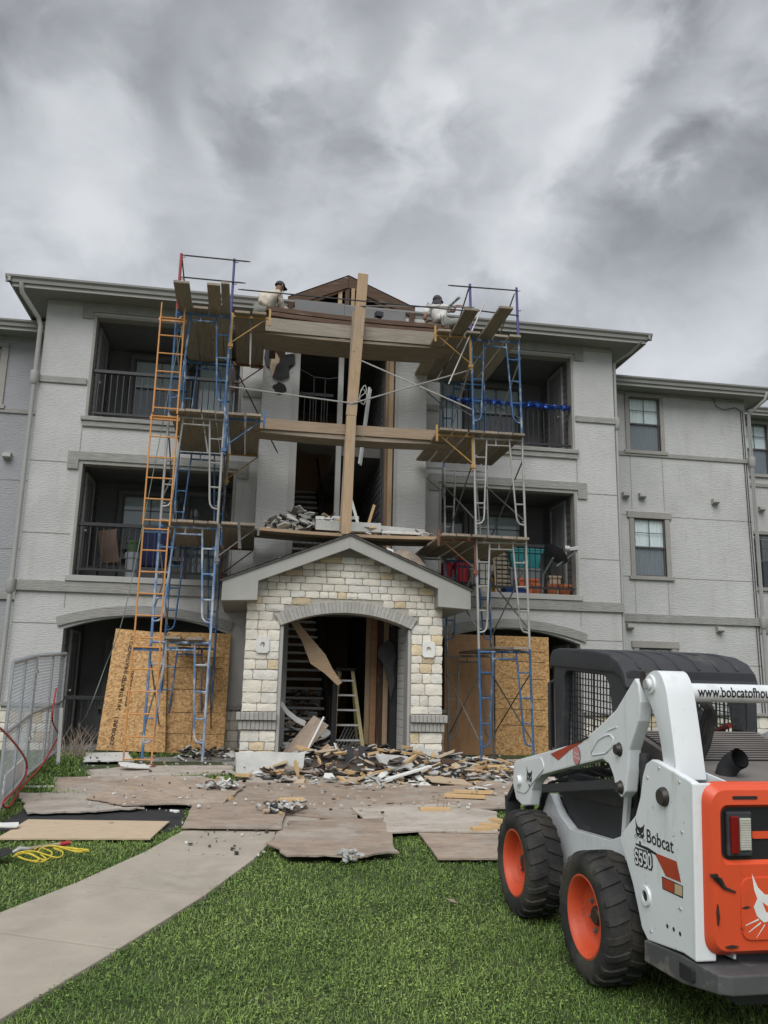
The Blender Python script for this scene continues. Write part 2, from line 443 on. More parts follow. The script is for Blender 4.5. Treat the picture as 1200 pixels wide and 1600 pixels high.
# oriented strand board: flakes from two voronoi layers
def osb(name):
    m, t, b = new_mat(name); A = t.nodes.new; K = t.links.new
    tcn = A('ShaderNodeTexCoord')
    cols = []
    for sc, st in ((38, (1, 1, 0.35)), (55, (0.4, 1, 1.2))):
        mp = A('ShaderNodeMapping'); mp.inputs['Scale'].default_value = st; mp.inputs['Rotation'].default_value = (0, 0.5 * sc / 38, 0)
        K(tcn.outputs['Object'], mp.inputs['Vector'])
        nz = A('ShaderNodeTexNoise'); nz.inputs['Scale'].default_value = 6; K(mp.outputs[0], nz.inputs['Vector'])
        md = A('ShaderNodeMix'); md.data_type = 'RGBA'; md.inputs[0].default_value = 0.08
        K(mp.outputs[0], md.inputs[6]); K(nz.outputs['Color'], md.inputs[7])
        vo = A('ShaderNodeTexVoronoi'); vo.inputs['Scale'].default_value = sc; K(md.outputs[2], vo.inputs['Vector'])
        cols.append(vo.outputs['Color'])
    mx = A('ShaderNodeMix'); mx.data_type = 'RGBA'; mx.inputs[0].default_value = 0.5
    K(cols[0], mx.inputs[6]); K(cols[1], mx.inputs[7])
    bw = A('ShaderNodeRGBToBW'); K(mx.outputs[2], bw.inputs[0])
    rp = A('ShaderNodeValToRGB'); K(bw.outputs[0], rp.inputs[0])
    rp.color_ramp.elements[0].position = 0.22; rp.color_ramp.elements[0].color = (0.26, 0.135, 0.045, 1)
    rp.color_ramp.elements[1].position = 0.72; rp.color_ramp.elements[1].color = (0.60, 0.375, 0.165, 1)
    e = rp.color_ramp.elements.new(0.48); e.color = (0.44, 0.25, 0.095, 1)
    K(rp.outputs[0], b.inputs['Base Color']); b.inputs['Roughness'].default_value = 0.7
    bp = A('ShaderNodeBump'); bp.inputs['Strength'].default_value = 0.3; bp.inputs['Distance'].default_value = 0.005
    K(bw.outputs[0], bp.inputs['Height']); K(bp.outputs[0], b.inputs['Normal'])
    return m
M_['osb'] = osb('oriented strand board')
M_['print'] = mat('black stencil ink', (0.028, 0.02, 0.014), 0.9, 0.3, 30)

def glass(name, tint=(0.93, 0.955, 0.96), refl=0.05):
    m, t, b = new_mat(name); A = t.nodes.new; K = t.links.new
    t.nodes.remove(b)
    tr = A('ShaderNodeBsdfTransparent'); tr.inputs[0].default_value = (*tint, 1)
    gl = A('ShaderNodeBsdfGlossy'); gl.inputs['Roughness'].default_value = 0.03
    fr = A('ShaderNodeFresnel'); fr.inputs[0].default_value = 1.5
    ad = A('ShaderNodeMath'); ad.operation = 'ADD'; ad.inputs[1].default_value = refl; K(fr.outputs[0], ad.inputs[0])
    ge = A('ShaderNodeNewGeometry'); iv = A('ShaderNodeMath'); iv.operation = 'SUBTRACT'; iv.inputs[0].default_value = 1.0; K(ge.outputs['Backfacing'], iv.inputs[1])
    fm = A('ShaderNodeMath'); fm.operation = 'MULTIPLY'; K(ad.outputs[0], fm.inputs[0]); K(iv.outputs[0], fm.inputs[1])
    mx = A('ShaderNodeMixShader'); K(fm.outputs[0], mx.inputs[0]); K(tr.outputs[0], mx.inputs[1]); K(gl.outputs[0], mx.inputs[2])
    K(mx.outputs[0], t.nodes['Material Output'].inputs['Surface'])
    return m
M_['glass'] = glass('window glass')
M_['screen'] = glass('insect screened glass', (0.66, 0.68, 0.70), 0.02)

def grass_mat(name, a, b_, c):
    m, t, b = new_mat(name); A = t.nodes.new; K = t.links.new
    tcn = A('ShaderNodeTexCoord')
    n = A('ShaderNodeTexNoise'); n.inputs['Scale'].default_value = 1.1; n.inputs['Detail'].default_value = 6
    K(tcn.outputs['Object'], n.inputs['Vector'])
    rp = A('ShaderNodeValToRGB'); K(n.outputs['Fac'], rp.inputs[0])
    rp.color_ramp.elements[0].position = 0.34; rp.color_ramp.elements[0].color = (*a, 1)
    rp.color_ramp.elements[1].position = 0.68; rp.color_ramp.elements[1].color = (*b_, 1)
    ge = A('ShaderNodeNewGeometry')
    rp2 = A('ShaderNodeValToRGB'); K(ge.outputs['Random Per Island'], rp2.inputs[0])
    rp2.color_ramp.elements[0].position = 0.0; rp2.color_ramp.elements[0].color = (0.45, 0.5, 0.5, 1)
    rp2.color_ramp.elements[1].position = 0.9; rp2.color_ramp.elements[1].color = (1.55, 1.45, 1.35, 1)
    e = rp2.color_ramp.elements.new(0.97); e.color = (*c, 1)
    mx = A('ShaderNodeMix'); mx.data_type = 'RGBA'; mx.blend_type = 'MULTIPLY'; mx.inputs[0].default_value = 1
    K(rp.outputs[0], mx.inputs[6]); K(rp2.outputs[0], mx.inputs[7])
    K(mx.outputs[2], b.inputs['Base Color']); b.inputs['Roughness'].default_value = 0.55; b.inputs['Specular IOR Level'].default_value = 0.25
    return m
M_['grass'] = grass_mat('lawn grass', (0.100, 0.180, 0.044), (0.200, 0.295, 0.085), (2.0, 1.7, 1.6))
# ------------------------------------------------------------ ground and path
def ground():
    xs = [-60, -25, -12, -8] + [x * 0.5 for x in range(-14, 15)] + [8, 12, 25, 60]
    ys = [-60, -30, -20, -16, -14, -12.6] + [-12.4 + 0.35 * i for i in range(30)] + [-1.5, 0, 5, 20, 60, 200]
    mb = MB(); n = len(xs)
    vs = [(x, y, g(y)) for y in ys for x in xs]
    fs = [(j * n + i, j * n + i + 1, (j + 1) * n + i + 1, (j + 1) * n + i) for j in range(len(ys) - 1) for i in range(n - 1)]
    mb.add(vs, fs)
    o = mb.build('ground', M_['soil'], M=Matrix(), smooth=60)
    tag(o, 'green lawn soil sloping gently up to the building', kind='structure')
ground()

# the concrete walk bends from the lower left towards the entrance; every slab is a piece
PATH_L = [tuple(pG(*q, 0.03)[:2]) for q in ((-900, 2050), (-420, 1600), (-60, 1450), (118, 1380), (227, 1331), (297, 1292), (318, 1262))] + [(-1.3, -2.34)]
PATH_R = [tuple(pG(*q, 0.03)[:2]) for q in ((-420, 2150), (-95, 1650), (184, 1484), (320, 1399), (396, 1343), (440, 1298), (560, 1262))] + [(1.3, -2.34)]
path = empty('path', (-2.2, -8, g(-8)), 'pale concrete walk leading from the lower left to the entrance', kind='structure')
for i in range(len(PATH_L) - 1):
    a, b, c, d = Vector(PATH_L[i]), Vector(PATH_R[i]), Vector(PATH_R[i + 1]), Vector(PATH_L[i + 1])
    gap = 0.009
    ab = (d - a).normalized() * gap; bc = (c - b).normalized() * gap
    q = [a + ab, b + bc, c - bc, d - ab]
    mb = MB()
    top = [(p.x, p.y, g(p.y) + 0.035) for p in q]; bot = [(p.x, p.y, g(p.y) - 0.08) for p in q]
    mb.add(top + bot, [(0, 1, 2, 3), (7, 6, 5, 4), (0, 4, 5, 1), (1, 5, 6, 2), (2, 6, 7, 3), (3, 7, 4, 0)])
    mb.build('slab', M_['concrete'], path, bevel=0.008, bevel_seg=2)
mb = MB(); mb.box(-1.9, 1.9, -2.32, 6, 0.30, 0.475)
tag(mb.build('porch_floor', M_['slab']), 'dark concrete entrance floor under the rubble', kind='structure')

# ------------------------------------------------------------ the apartment building
BLD = empty('apartment_building', (0, 0, 0.46), 'three storey grey stucco apartment building with boarded ground floor and torn open stairwell', 'building')
XW, XO, XI = 5.79, 4.90, 2.0
F1, F2, F3 = 0.48, 3.50, 6.52
def arch_z(x, x0, x1, zs, zc):
    """height of a segmental arch"""
    h = (x1 - x0) / 2; r = zc - zs; Rr = (h * h + r * r) / (2 * r); c = (x0 + x1) / 2
    return zc - Rr + math.sqrt(max(0, Rr * Rr - (x - c) ** 2))
w = MB()
for s in (-1, 1):
    def bx(a, b, *r): w.box(min(s * a, s * b), max(s * a, s * b), *r)
    bx(XO, XW, 0, 0.2, 0.2, 8.95)
    bx(0.95, XI, 0, 0.2, 0.2, 8.95)
    bx(XI, XO, 0, 0.2, 5.70, 6.55)
    bx(XI, XO, 0, 0.2, 8.66, 8.95)
    n = 14; xs = [XI + (XO - XI) * i / n for i in range(n + 1)]
    poly = [(s * x, arch_z(x, XI, XO, 2.58, 2.84)) for x in xs] + [(s * XO, 3.52), (s * XI, 3.52)]
    if s < 0: poly.reverse()
    w.prism(poly, 'y', 0, 0.2)
    bx(XW - 0.2, XW, 0.2, 1.5, 0.2, 8.95)      # flank walls
w.build('wall', M_['stucco'], BLD)
# stair tower pilasters stand 0.6 m proud
w = MB()
for s in (-1, 1):
    w.box(min(s * 1.03, s * 1.6), max(s * 1.03, s * 1.6), -0.6, -0.002, 0.48, 8.9)
w.build('pilaster', M_['stucco'], BLD)
w = MB()
w.box(-1.03, -0.90, -0.622, 0.1, 0.48, 8.9); w.box(0.97, 1.03, -0.622, 0.1, 0.48, 8.9)
w.build('pilaster_trim', M_['pipe'], BLD)
# torn stud bay at the right of the stairwell
board('stud', (0.90, -0.53, 0.5), (0.90, -0.53, 8.8), 0.10, 0.09, M_['lumber'], BLD, up=(1, 0, 0))
board('stud', (0.90, -0.15, 0.5), (0.90, -0.15, 8.8), 0.10, 0.09, M_['lumber'], BLD, up=(1, 0, 0))
board('post_trim', (-0.10, -0.55, 3.5), (-0.10, -0.55, 8.8), 0.10, 0.10, M_['pipe'], BLD, up=(1, 0, 0))

# bands, lintels, sills
def box_part(name, m, *bs, bev=0.006, parent=BLD):
    mb = MB()
    for b in bs: mb.box(*b)
    return mb.build(name, m, parent, bevel=bev, bevel_seg=1)
for s in (-1, 1):
    def sx(a, b): return (min(s * a, s * b), max(s * a, s * b))
    box_part('band', M_['trim'], (*sx(XO + 0.02, XW + 0.02), -0.035, -0.002, 7.20, 7.33))
    box_part('band', M_['trim'], (*sx(1.605, XI - 0.02), -0.035, -0.002, 7.20, 7.33))
    box_part('band', M_['trim'], (*sx(1.62, XW + 0.045), -0.055, -0.002, 3.235, 3.432))
    box_part('sill', M_['trim'], (*sx(XI - 0.1, XO + 0.06), -0.075, -0.002, 6.49, 6.575))
    box_part('sill', M_['trim'], (*sx(XI - 0.07, XO + 0.03), -0.045, -0.002, 6.38, 6.487))
    box_part('sill', M_['pipe'], (*sx(XI - 0.1, XO + 0.05), -0.08, -0.002, 3.436, 3.545))
    for zt, zm, ze in ((5.88, 5.72, 5.54), (8.93, 8.70, 8.56)):
        poly = [(-5.12, ze), (-4.925, ze), (-4.925, zm), (-1.985, zm), (-1.985, ze), (-1.79, ze), (-1.79, zt), (-5.12, zt)]
        if s > 0: poly = [(-x, z) for x, z in poly][::-1]
        mb = MB(); mb.prism(poly, 'y', -0.04, -0.002); mb.build('lintel', M_['trim'], BLD)
    # arch band
    n = 16; mb = MB()
    o_ = [(1.94 + 3.06 * i / n) for i in range(n + 1)]
    poly = [(s * x, arch_z(x, 1.94, 5.00, 2.62, 2.86)) for x in o_]
    polo = [(s * (1.90 + 3.14 * i / n), arch_z(1.90 + 3.14 * i / n, 1.90, 5.04, 2.78, 3.03)) for i in range(n + 1)]
    for i in range(n):
        vs = []
        for y in (-0.05, -0.001):
            for p in (poly[i], poly[i + 1], polo[i + 1], polo[i]): vs.append((p[0], y, p[1]))
        mb.add(vs, [(0, 1, 2, 3), (7, 6, 5, 4), (0, 4, 5, 1), (2, 6, 7, 3)] + ([(0, 3, 7, 4)] if i == 0 else []) + ([(1, 5, 6, 2)] if i == n - 1 else []))
    mb.build('arch_band', M_['trim'], BLD)
    # jamb casings of the openings
    for z0, z1 in ((3.55, 5.70), (6.58, 8.66)):
        box_part('casing', M_['casing'], (*sx(XO - 0.055, XO - 0.001), -0.012, 0.22, z0, z1), (*sx(XI + 0.001, XI + 0.055), -0.012, 0.22, z0, z1), (*sx(XI + 0.056, XO - 0.056), -0.012, 0.22, z1 - 0.055, z1 - 0.001))
    # stucco control joints
    for z in (5.66, 4.30, 2.66):
        box_part('control_joint', M_['trim'], (*sx(XO + (0.23 if z == 5.66 else 0.05), XW), -0.006, -0.001, z, z + 0.014), bev=0)
    for z0, z1 in ((5.90, 6.37), (2.95, 3.23)):
        box_part('control_joint', M_['trim'], (*sx(XO + 0.02, XO + 0.034), -0.006, -0.001, z0, z1), bev=0)

# balconies
def railing(x0, x1, f, y=0.1, parent=BLD, h=1.0):
    mb = MB(); mb.box(x0, x1, y - 0.035, y + 0.035, f + h - 0.07, f + h)
    r = mb.build('railing', M_['black_rail'], parent, M=Matrix.Translation(((x0 + x1) / 2, y, f)), bevel=0.006, bevel_seg=1)
    mb = MB(); mb.box(x0, x1, y - 0.02, y + 0.02, f + 0.10, f + 0.14); mb.build('bottom_rail', M_['black_rail'], r)
    n = int((x1 - x0) / 0.112)
    me = None
    for i in range(1, n):
        x = x0 + (x1 - x0) * i / n
        M = Matrix.Translation((x, y, f + 0.14))
        if me is None:
            b = MB(); b.box(-0.008, 0.008, -0.008, 0.008, 0, h - 0.21); me = b.mesh('baluster', M_['black_rail'])
        link_mesh('baluster', me, r, M)
    return r

def window(x0, x1, z0, z1, y, split=0.5, parent=BLD, trim='casing', blind=None, mull=True, head=0.0, side=0.09, drop=0.0):
    """single hung window, its frame on plane y facing -y"""
    c = ((x0 + x1) / 2, y, z0)
    M = Matrix.Translation(c)
    mb = MB()
    mb.box(x0 - side, x0, y - 0.035, y + 0.08, z0, z1); mb.box(x1, x1 + side, y - 0.035, y + 0.08, z0, z1)
    mb.box(x0 - side - head, x1 + side + head, y - 0.05, y + 0.08, z1, z1 + (0.15 if head else 0.09))
    mb.box(x0 - side - 0.05, x1 + side + 0.05, y - 0.06, y + 0.08, z0 - 0.085, z0)
    wn = mb.build('window', M_[trim], parent, M, bevel=0.005, bevel_seg=1)
    zm = z0 + (z1 - z0) * split
    mb = MB(); t = 0.035
    for (a, b, yy) in ((z0, zm + 0.02, 0.03), (zm - 0.015, z1, 0.012)):
        mb.box(x0, x0 + t, y + yy, y + yy + 0.025, a, b); mb.box(x1 - t, x1, y + yy, y + yy + 0.025, a, b)
        mb.box(x0 + t, x1 - t, y + yy, y + yy + 0.025, a, a + t); mb.box(x0 + t, x1 - t, y + yy, y + yy + 0.025, b - t, b)
    mb.build('sash', M_['sash'], wn)
    for (a, b, yy, mm) in ((z0 + t, zm + 0.02 - t, 0.042, 'screen'), (zm - 0.015 + t, z1 - t, 0.025, 'glass')):
        p = MB(); p.box(x0 + t, x1 - t, y + yy, y + yy + 0.004, a, b); p.build('pane', M_[mm], wn)
    if mull:
        mb = MB(); cx_ = (x0 + x1) / 2; zz = (zm + z1) / 2
        mb.box(cx_ - 0.008, cx_ + 0.008, y + 0.014, y + 0.024, zm, z1 - t); mb.box(x0 + t, x1 - t, y + 0.014, y + 0.024, zz - 0.008, zz + 0.008)
        mb.build('muntin', M_['sash'], wn)
    # room behind
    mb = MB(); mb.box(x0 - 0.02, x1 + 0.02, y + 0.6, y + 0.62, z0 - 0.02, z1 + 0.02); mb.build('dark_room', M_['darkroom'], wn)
    if blind:
        mb = MB(); n = 44; vs = []; fs = []
        for i in range(n + 1):
            xx = x0 + (x1 - x0) * i / n
            yy = y + 0.068 + (0.008 * math.sin(i * 1.25 + x0) if blind == 'curtain' else 0)
            vs += [(xx, yy, z0 + drop * (z1 - z0)), (xx, yy, z1)]
        for i in range(n): fs.append((2 * i, 2 * i + 2, 2 * i + 3, 2 * i + 1))
        mb.add(vs, fs); mb.build('curtain', M_[blind], wn, smooth=80)
    return wn

SB = {}
def lap_board(Ln):
    k = round(Ln, 2)
    if k not in SB:
        mb = MB()   # local: x along, y out of the wall, z up; lower edge stands proud
        h = 0.15
        mb.add([(-Ln / 2, 0, 0), (Ln / 2, 0, 0), (-Ln / 2, 0.016, 0), (Ln / 2, 0.016, 0), (-Ln / 2, 0, h), (Ln / 2, 0, h), (-Ln / 2, 0.004, h), (Ln / 2, 0.004, h)],
               [(0, 1, 3, 2), (2, 3, 7, 6), (6, 7, 5, 4), (0, 2, 6, 4), (1, 5, 7, 3), (0, 4, 5, 1)])
        SB[k] = mb.mesh('siding_board', M_['siding'])
    return SB[k]
def balcony(s, f, top, depth=1.75):
    def sx(a, b): return (min(s * a, s * b), max(s * a, s * b))
    yb = 0.2 + depth
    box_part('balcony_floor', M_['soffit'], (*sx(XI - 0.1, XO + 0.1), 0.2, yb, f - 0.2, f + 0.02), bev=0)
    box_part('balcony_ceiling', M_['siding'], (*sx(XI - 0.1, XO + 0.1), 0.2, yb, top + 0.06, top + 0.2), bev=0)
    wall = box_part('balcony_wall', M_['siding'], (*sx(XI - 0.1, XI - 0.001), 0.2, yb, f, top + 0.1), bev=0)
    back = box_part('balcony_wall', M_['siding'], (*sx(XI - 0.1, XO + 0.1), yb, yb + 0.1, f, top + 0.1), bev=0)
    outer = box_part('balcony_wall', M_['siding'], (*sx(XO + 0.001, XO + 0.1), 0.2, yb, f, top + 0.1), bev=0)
    nrow = int((top - f) / 0.15)
    for i in range(nrow):
        z = f + 0.03 + i * 0.15
        for (ya, yc) in ((0.22, 0.55), (1.42, yb)):
            if z > f + 2.1 and ya < 1: ya, yc = 0.22, yb
            elif z > f + 2.1: continue
            M = Matrix.Translation((s * XO, (ya + yc) / 2, z)) @ Matrix.Rotation(s * PI / 2, 4, 'Z')
            link_mesh('siding_board', lap_board(yc - ya), outer, M)
    # storage door on the outer side wall
    X = s * (XO - 0.03)
    mb = MB(); mb.box(*sorted((X, s * (XO - 0.001))), 0.62, 1.36, f + 0.02, f + 2.04)
    d = mb.build('door', M_['door'], BLD, Matrix.Translation((X, 1.0, f)))
    mb = MB()
    for (a, b) in ((0.56, 0.62), (1.36, 1.42)): mb.box(*sorted((s * (XO - 0.05), s * (XO - 0.001))), a, b, f + 0.02, f + 2.12)
    mb.box(*sorted((s * (XO - 0.05), s * (XO - 0.001))), 0.621, 1.359, f + 2.05, f + 2.12)
    mb.build('frame', M_['pipe'], d)
    for z0, z1 in ((0.2, 0.85), (1.0, 1.9)):
        for a, b in ((0.70, 0.95), (1.03, 1.28)):
            p = MB(); p.box(*sorted((X - s * 0.012, X)), a, b, f + z0, f + z1); p.build('panel', M_['door'], d, bevel=0.008, bevel_seg=1)
    mb = MB(); mb.lathe([(0, 0), (0.028, 0.005), (0.03, 0.03), (0.012, 0.045), (0.012, 0.07)], 10, Matrix.Translation((X - s * 0.07, 0.70, f + 1.0)) @ Matrix.Rotation(s * PI / 2, 4, 'Y'))
    mb.build('handle', M_['alu'], d, smooth=40)
    # window and glazed door on the back wall
    xa, xb = sorted((s * 4.35, s * 3.2))
    window(xa, xb, f + 0.72, f + 2.0, yb - 0.1, 0.5, blind='blind', drop=0.0 if f == F3 else 0.45, trim='siding')
    xa, xb = sorted((s * 3.0, s * 2.15))
    if f != F1: window(xa, xb, f + 0.12, f + 2.05, yb - 0.1, 0.02, blind='blind' if f == F3 else None, mull=False, trim='siding')
    # wall lantern
    if f != F1 and s < 0:
        lx = s * 3.12
        mb = MB(); mb.box(lx - 0.05, lx + 0.05, yb - 0.2, yb - 0.1, f + 1.62, f + 1.80)
        la = mb.build('wall_lantern', M_['black_rail'], BLD)
        mb = MB(); mb.prism([(lx - 0.075, f + 1.80), (lx + 0.075, f + 1.80), (lx, f + 1.90)], 'y', yb - 0.22, yb - 0.08); mb.build('lantern_cap', M_['black_rail'], la)
    if f != F1: railing(min(s * (XI + .056), s * (XO - .056)), max(s * (XI + .056), s * (XO - .056)), f + (0.06 if f == F2 else 0.05))
for s in (-1, 1):
    balcony(s, F3, 8.66); balcony(s, F2, 5.70); balcony(s, F1, 2.84)
railing(-4.84, -3.3, F1, h=0.92)

# stone wainscot at the foot of the walls
def stone_mesh(wd, ht, dp, seed):
    """rock faced stone: local x width, z height, front towards -y"""
    r = random.Random(seed); nx, nz = (4, 3) if wd > ht * 1.4 else (3, 3)
    vs = []; fs = []
    jit = lambda k: r.uniform(-k, k)
    for j in range(nz + 1):
        for i in range(nx + 1):
            e = i in (0, nx) or j in (0, nz)
            c = i in (0, nx) and j in (0, nz)
            x = wd * (i / nx - .5); z = ht * (j / nz - .5)
            if c: x *= 0.965; z *= 0.94
            if e:
                vs.append((x + jit(.006), -dp * 0.72 + jit(.004), z + jit(.005)))
            else:
                vs.append((x + jit(.012), -dp - jit(.009), z + jit(.008)))
    n = nx + 1
    for j in range(nz):
        for i in range(nx): fs.append((j * n + i, j * n + i + 1, (j + 1) * n + i + 1, (j + 1) * n + i))
    ring = [i for i in range(n)] + [j * n + nx for j in range(1, nz + 1)] + [nz * n + i for i in range(nx - 1, -1, -1)] + [j * n for j in range(nz - 1, 0, -1)]
    b0 = len(vs)
    for k in ring: vs.append((vs[k][0], 0.01, vs[k][2]))
    m = len(ring)
    for k in range(m): fs.append((ring[k], b0 + k, b0 + (k + 1) % m, ring[(k + 1) % m]))
    return vs, fs
def stone(parent, x, z, wd, ht, y, dp=0.028, rot=0.0, sm=None):
    sd_ = rnd.randrange(10 ** 6)
    vs, fs = stone_mesh(wd, ht, dp, sd_)
    mb = MB(); mb.add(vs, fs)
    me = mb.mesh('stone', M_[sm or rnd.choices(('stone_w', 'stone_g', 'stone_t'), (64, 25, 11))[0]], smooth=30)
    link_mesh('stone', me, parent, Matrix.Translation((x, y, z)) @ Matrix.Rotation(rot, 4, 'Z'))
def stone_rows(parent, z0, z1, spans, y, rot=0.0, hmin=0.115, hmax=0.175):
    z = z0
    while z < z1 - 0.05:
        h = min(rnd.uniform(hmin, hmax), z1 - z)
        if z1 - (z + h) < 0.07: h = z1 - z
        for a, b in spans(z + 0.01, z + h - 0.01):
            x = a
            while x < b - 0.03:
                wd = rnd.choice((0.15, 0.19, 0.24, 0.30, 0.36, 0.2))
                if b - (x + wd) < 0.13: wd = b - x if b - x < 0.42 else (b - x) / 2
                stone(parent, x + wd / 2, z + h / 2, wd - 0.011, h - 0.011, y, rot=rot)
                x += wd
        z += h
for (a, b, y) in ((-5.80, -4.95, -0.004), (4.95, 5.80, -0.004), (5.95, 9.84, 1.496), (-2.2, -1.7, -0.004), (1.7, 2.2, -0.004), (-9.5, -5.82, 1.496)):
    wn = box_part('wainscot', M_['mortar'], (a, b, y - 0.03, y, 0.3, 1.24), bev=0)
    stone_rows(wn, 0.46, 1.2, lambda p, q: [(a, b)], y - 0.03, hmin=0.13, hmax=0.2)
    mb = MB(); mb.box(a - 0.02, b + 0.02, y - 0.11, y, 1.205, 1.275); mb.build('ledge', M_['trim'], wn, bevel=0.006, bevel_seg=1)

# wings set back on both sides
def wing(s, xa, xb, Y, wins, eave, corner=True, overl=0.5):
    x0, x1 = sorted((s * xa, s * xb))
    w = MB()
    xs = sorted({x0, x1} | {v for q in wins for v in q[:2]})
    if wins:
        wx0, wx1 = wins[0][0], wins[0][1]
        w.box(x0, wx0, Y, Y + 0.2, 0.2, eave - 0.1); w.box(wx1, x1, Y, Y + 0.2, 0.2, eave - 0.1)
        zz = 0.2
        for (_, _, a, b, _) in sorted(wins, key=lambda q: q[2]):
            w.box(wx0, wx1, Y, Y + 0.2, zz, a); zz = b
        w.box(wx0, wx1, Y, Y + 0.2, zz, eave - 0.1)
    else:
        w.box(x0, x1, Y, Y + 0.2, 0.2, eave - 0.1)
    w.box(x0, x0 + 0.2, Y + 0.2, Y + 7, 0.2, eave - 0.1) if s < 0 else w.box(x1 - 0.2, x1, Y + 0.2, Y + 7, 0.2, eave - 0.1)
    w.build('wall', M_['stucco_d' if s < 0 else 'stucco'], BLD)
    box_part('band', M_['trim'], (x0, x1 + (0.03 if s > 0 else 0), Y - 0.055, Y - 0.002, 3.19, 3.37))
    box_part('band', M_['trim'], (x0, x1 + (0.02 if s > 0 else 0), Y - 0.035, Y - 0.002, 7.00, 7.10))
    box_part('band', M_['trim'], (x0, x1, Y - 0.03, Y - 0.002, eave - 0.26, eave - 0.12))
    for z in (5.60, 4.20, 2.3): box_part('control_joint', M_['trim'], (x0, x1, Y - 0.006, Y - 0.001, z, z + 0.012), bev=0)
W_ = [(6.86, 7.62, 7.14, 8.46, 'w3'), (6.87, 7.62, 4.22, 5.56, 'w2'), (6.87, 7.64, 1.4, 2.65, 'w1')]
wing(1, XW + 0.002, 9.82, 1.5, W_, 8.75)
window(6.86, 7.62, 7.14, 8.44, 1.5, 0.5, blind='curtain', side=0.10)
window(6.87, 7.62, 4.22, 5.54, 1.5, 0.5, blind='curtain', side=0.11, head=0.05)
window(6.87, 7.64, 1.4, 2.63, 1.5, 0.5, blind='curtain', side=0.12, head=0.05)
for x in (6.84, 7.63):
    box_part('control_joint', M_['trim'], (x, x + 0.012, 1.494, 1.499, 5.75, 6.99), bev=0); box_part('control_joint', M_['trim'], (x, x + 0.012, 1.494, 1.499, 3.38, 4.12), bev=0)
wing(1, 9.83, 16, 3.5, [(11.0, 11.75, 7.35, 8.75, ''), (11.0, 11.75, 4.35, 5.75, '')], 9.0)
window(11.0, 11.75, 7.35, 8.73, 3.5, 0.5, blind='blind', side=0.10); window(11.0, 11.75, 4.35, 5.73, 3.5, 0.5, blind=None, side=0.11)
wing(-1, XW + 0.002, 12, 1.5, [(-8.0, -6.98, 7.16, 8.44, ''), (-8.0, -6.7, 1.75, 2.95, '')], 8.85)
window(-8.0, -6.98, 7.16, 8.42, 1.5, 0.5, blind='curtain', side=0.14); window(-8.0, -6.7, 1.75, 2.93, 1.5, 0.5, blind=None, side=0.1)
def vent(x, z, y):
    mb = MB(); mb.prism([(y - 0.11, z + 0.06), (y - 0.13, z - 0.03), (y - 0.002, z - 0.07), (y - 0.002, z + 0.07)], 'x', x - 0.075, x + 0.075)
    v = mb.build('vent_hood', M_['fascia'], BLD)
    mb = MB(); mb.box(x - 0.055, x + 0.055, y - 0.135, y - 0.115, z - 0.055, z - 0.02); mb.build('flap', M_['sash'], v)
for x, z in ((6.68, 6.05), (7.08, 6.05), (8.88, 6.02), (6.66, 3.08), (8.80, 3.08), (-6.62, 6.08)): vent(x, z, 1.5)
vent(11.4, 6.4, 3.5)

# eaves, gutters, roofs
def eave(x0, x1, y0, y1, z, slope=0.33, apex_dy=6.0, name='roof', sides=(True, True)):
    """boxed eave round the front and both ends; hipped roof over it"""
    mb = MB(); mb.box(x0 + 0.06, x1 - 0.06, y0 + 0.06, y1, z - 0.16, z - 0.14)
    rf = MB(); h = slope * apex_dy
    a = [(x0, y0, z), (x1, y0, z), (x1, y0 + 2 * apex_dy, z), (x0, y0 + 2 * apex_dy, z), (x0 + apex_dy, y0 + apex_dy, z + h), (x1 - apex_dy, y0 + apex_dy, z + h)]
    if x1 - x0 < 2 * apex_dy: a[4] = a[5] = ((x0 + x1) / 2, y0 + apex_dy, z + h)
    rf.add(a, [(0, 1, 5, 4), (1, 2, 5), (2, 3, 4, 5), (3, 0, 4)])
    r = rf.build('roof', M_['shingle'], BLD, Matrix.Translation((x0, y0, z)))
    mb.build('soffit', M_['soffit'], r)
    f = MB()
    f.box(x0 + 0.05, x1 - 0.05, y0 + 0.03, y0 + 0.06, z - 0.2, z - 0.01)
    if sides[0]: f.box(x0 + 0.03, x0 + 0.06, y0 + 0.061, y1, z - 0.2, z - 0.01)
    if sides[1]: f.box(x1 - 0.06, x1 - 0.03, y0 + 0.061, y1, z - 0.2, z - 0.01)
    f.build('fascia', M_['fascia'], r)
    # ogee gutter swept along the front and the ends
    prof = [(0.0, -0.13), (-0.045, -0.13), (-0.055, -0.07), (-0.095, -0.035), (-0.10, 0.0), (-0.085, 0.0), (0.0, -0.005)]
    def sweep(P0_, P1_, nrm):
        q = MB(); vs = []
        for p in (P0_, P1_):
            for d, zz in prof: vs.append((p[0] + nrm[0] * -d, p[1] + nrm[1] * -d, z + zz))
        k = len(prof)
        q.add(vs, [(i, i + 1, k + i + 1, k + i) for i in range(k - 1)] + [tuple(range(k - 1, -1, -1)), tuple(range(k, 2 * k))])
        q.build('gutter', M_['gutter'], r)
    if apex_dy > 0:
        sweep((x0 - 0.07, y0 + 0.03), (x1 + 0.07, y0 + 0.03), (0, -1))
        if sides[0]: sweep((x0 + 0.03, y1), (x0 + 0.03, y0 - 0.06), (-1, 0))
        if sides[1]: sweep((x1 - 0.03, y0 - 0.06), (x1 - 0.03, y1), (1, 0))
    return r
eave(-6.36, 6.36, -0.56, 6, 9.05)
eave(5.82, 10.28, 0.98, 8, 8.72, apex_dy=3.2, sides=(False, True))
eave(9.9, 17.0, 3.0, 8, 9.02, apex_dy=4, sides=(False, False))
eave(-13, -5.82, 0.98, 8, 8.82, apex_dy=3.2, sides=(False, False))
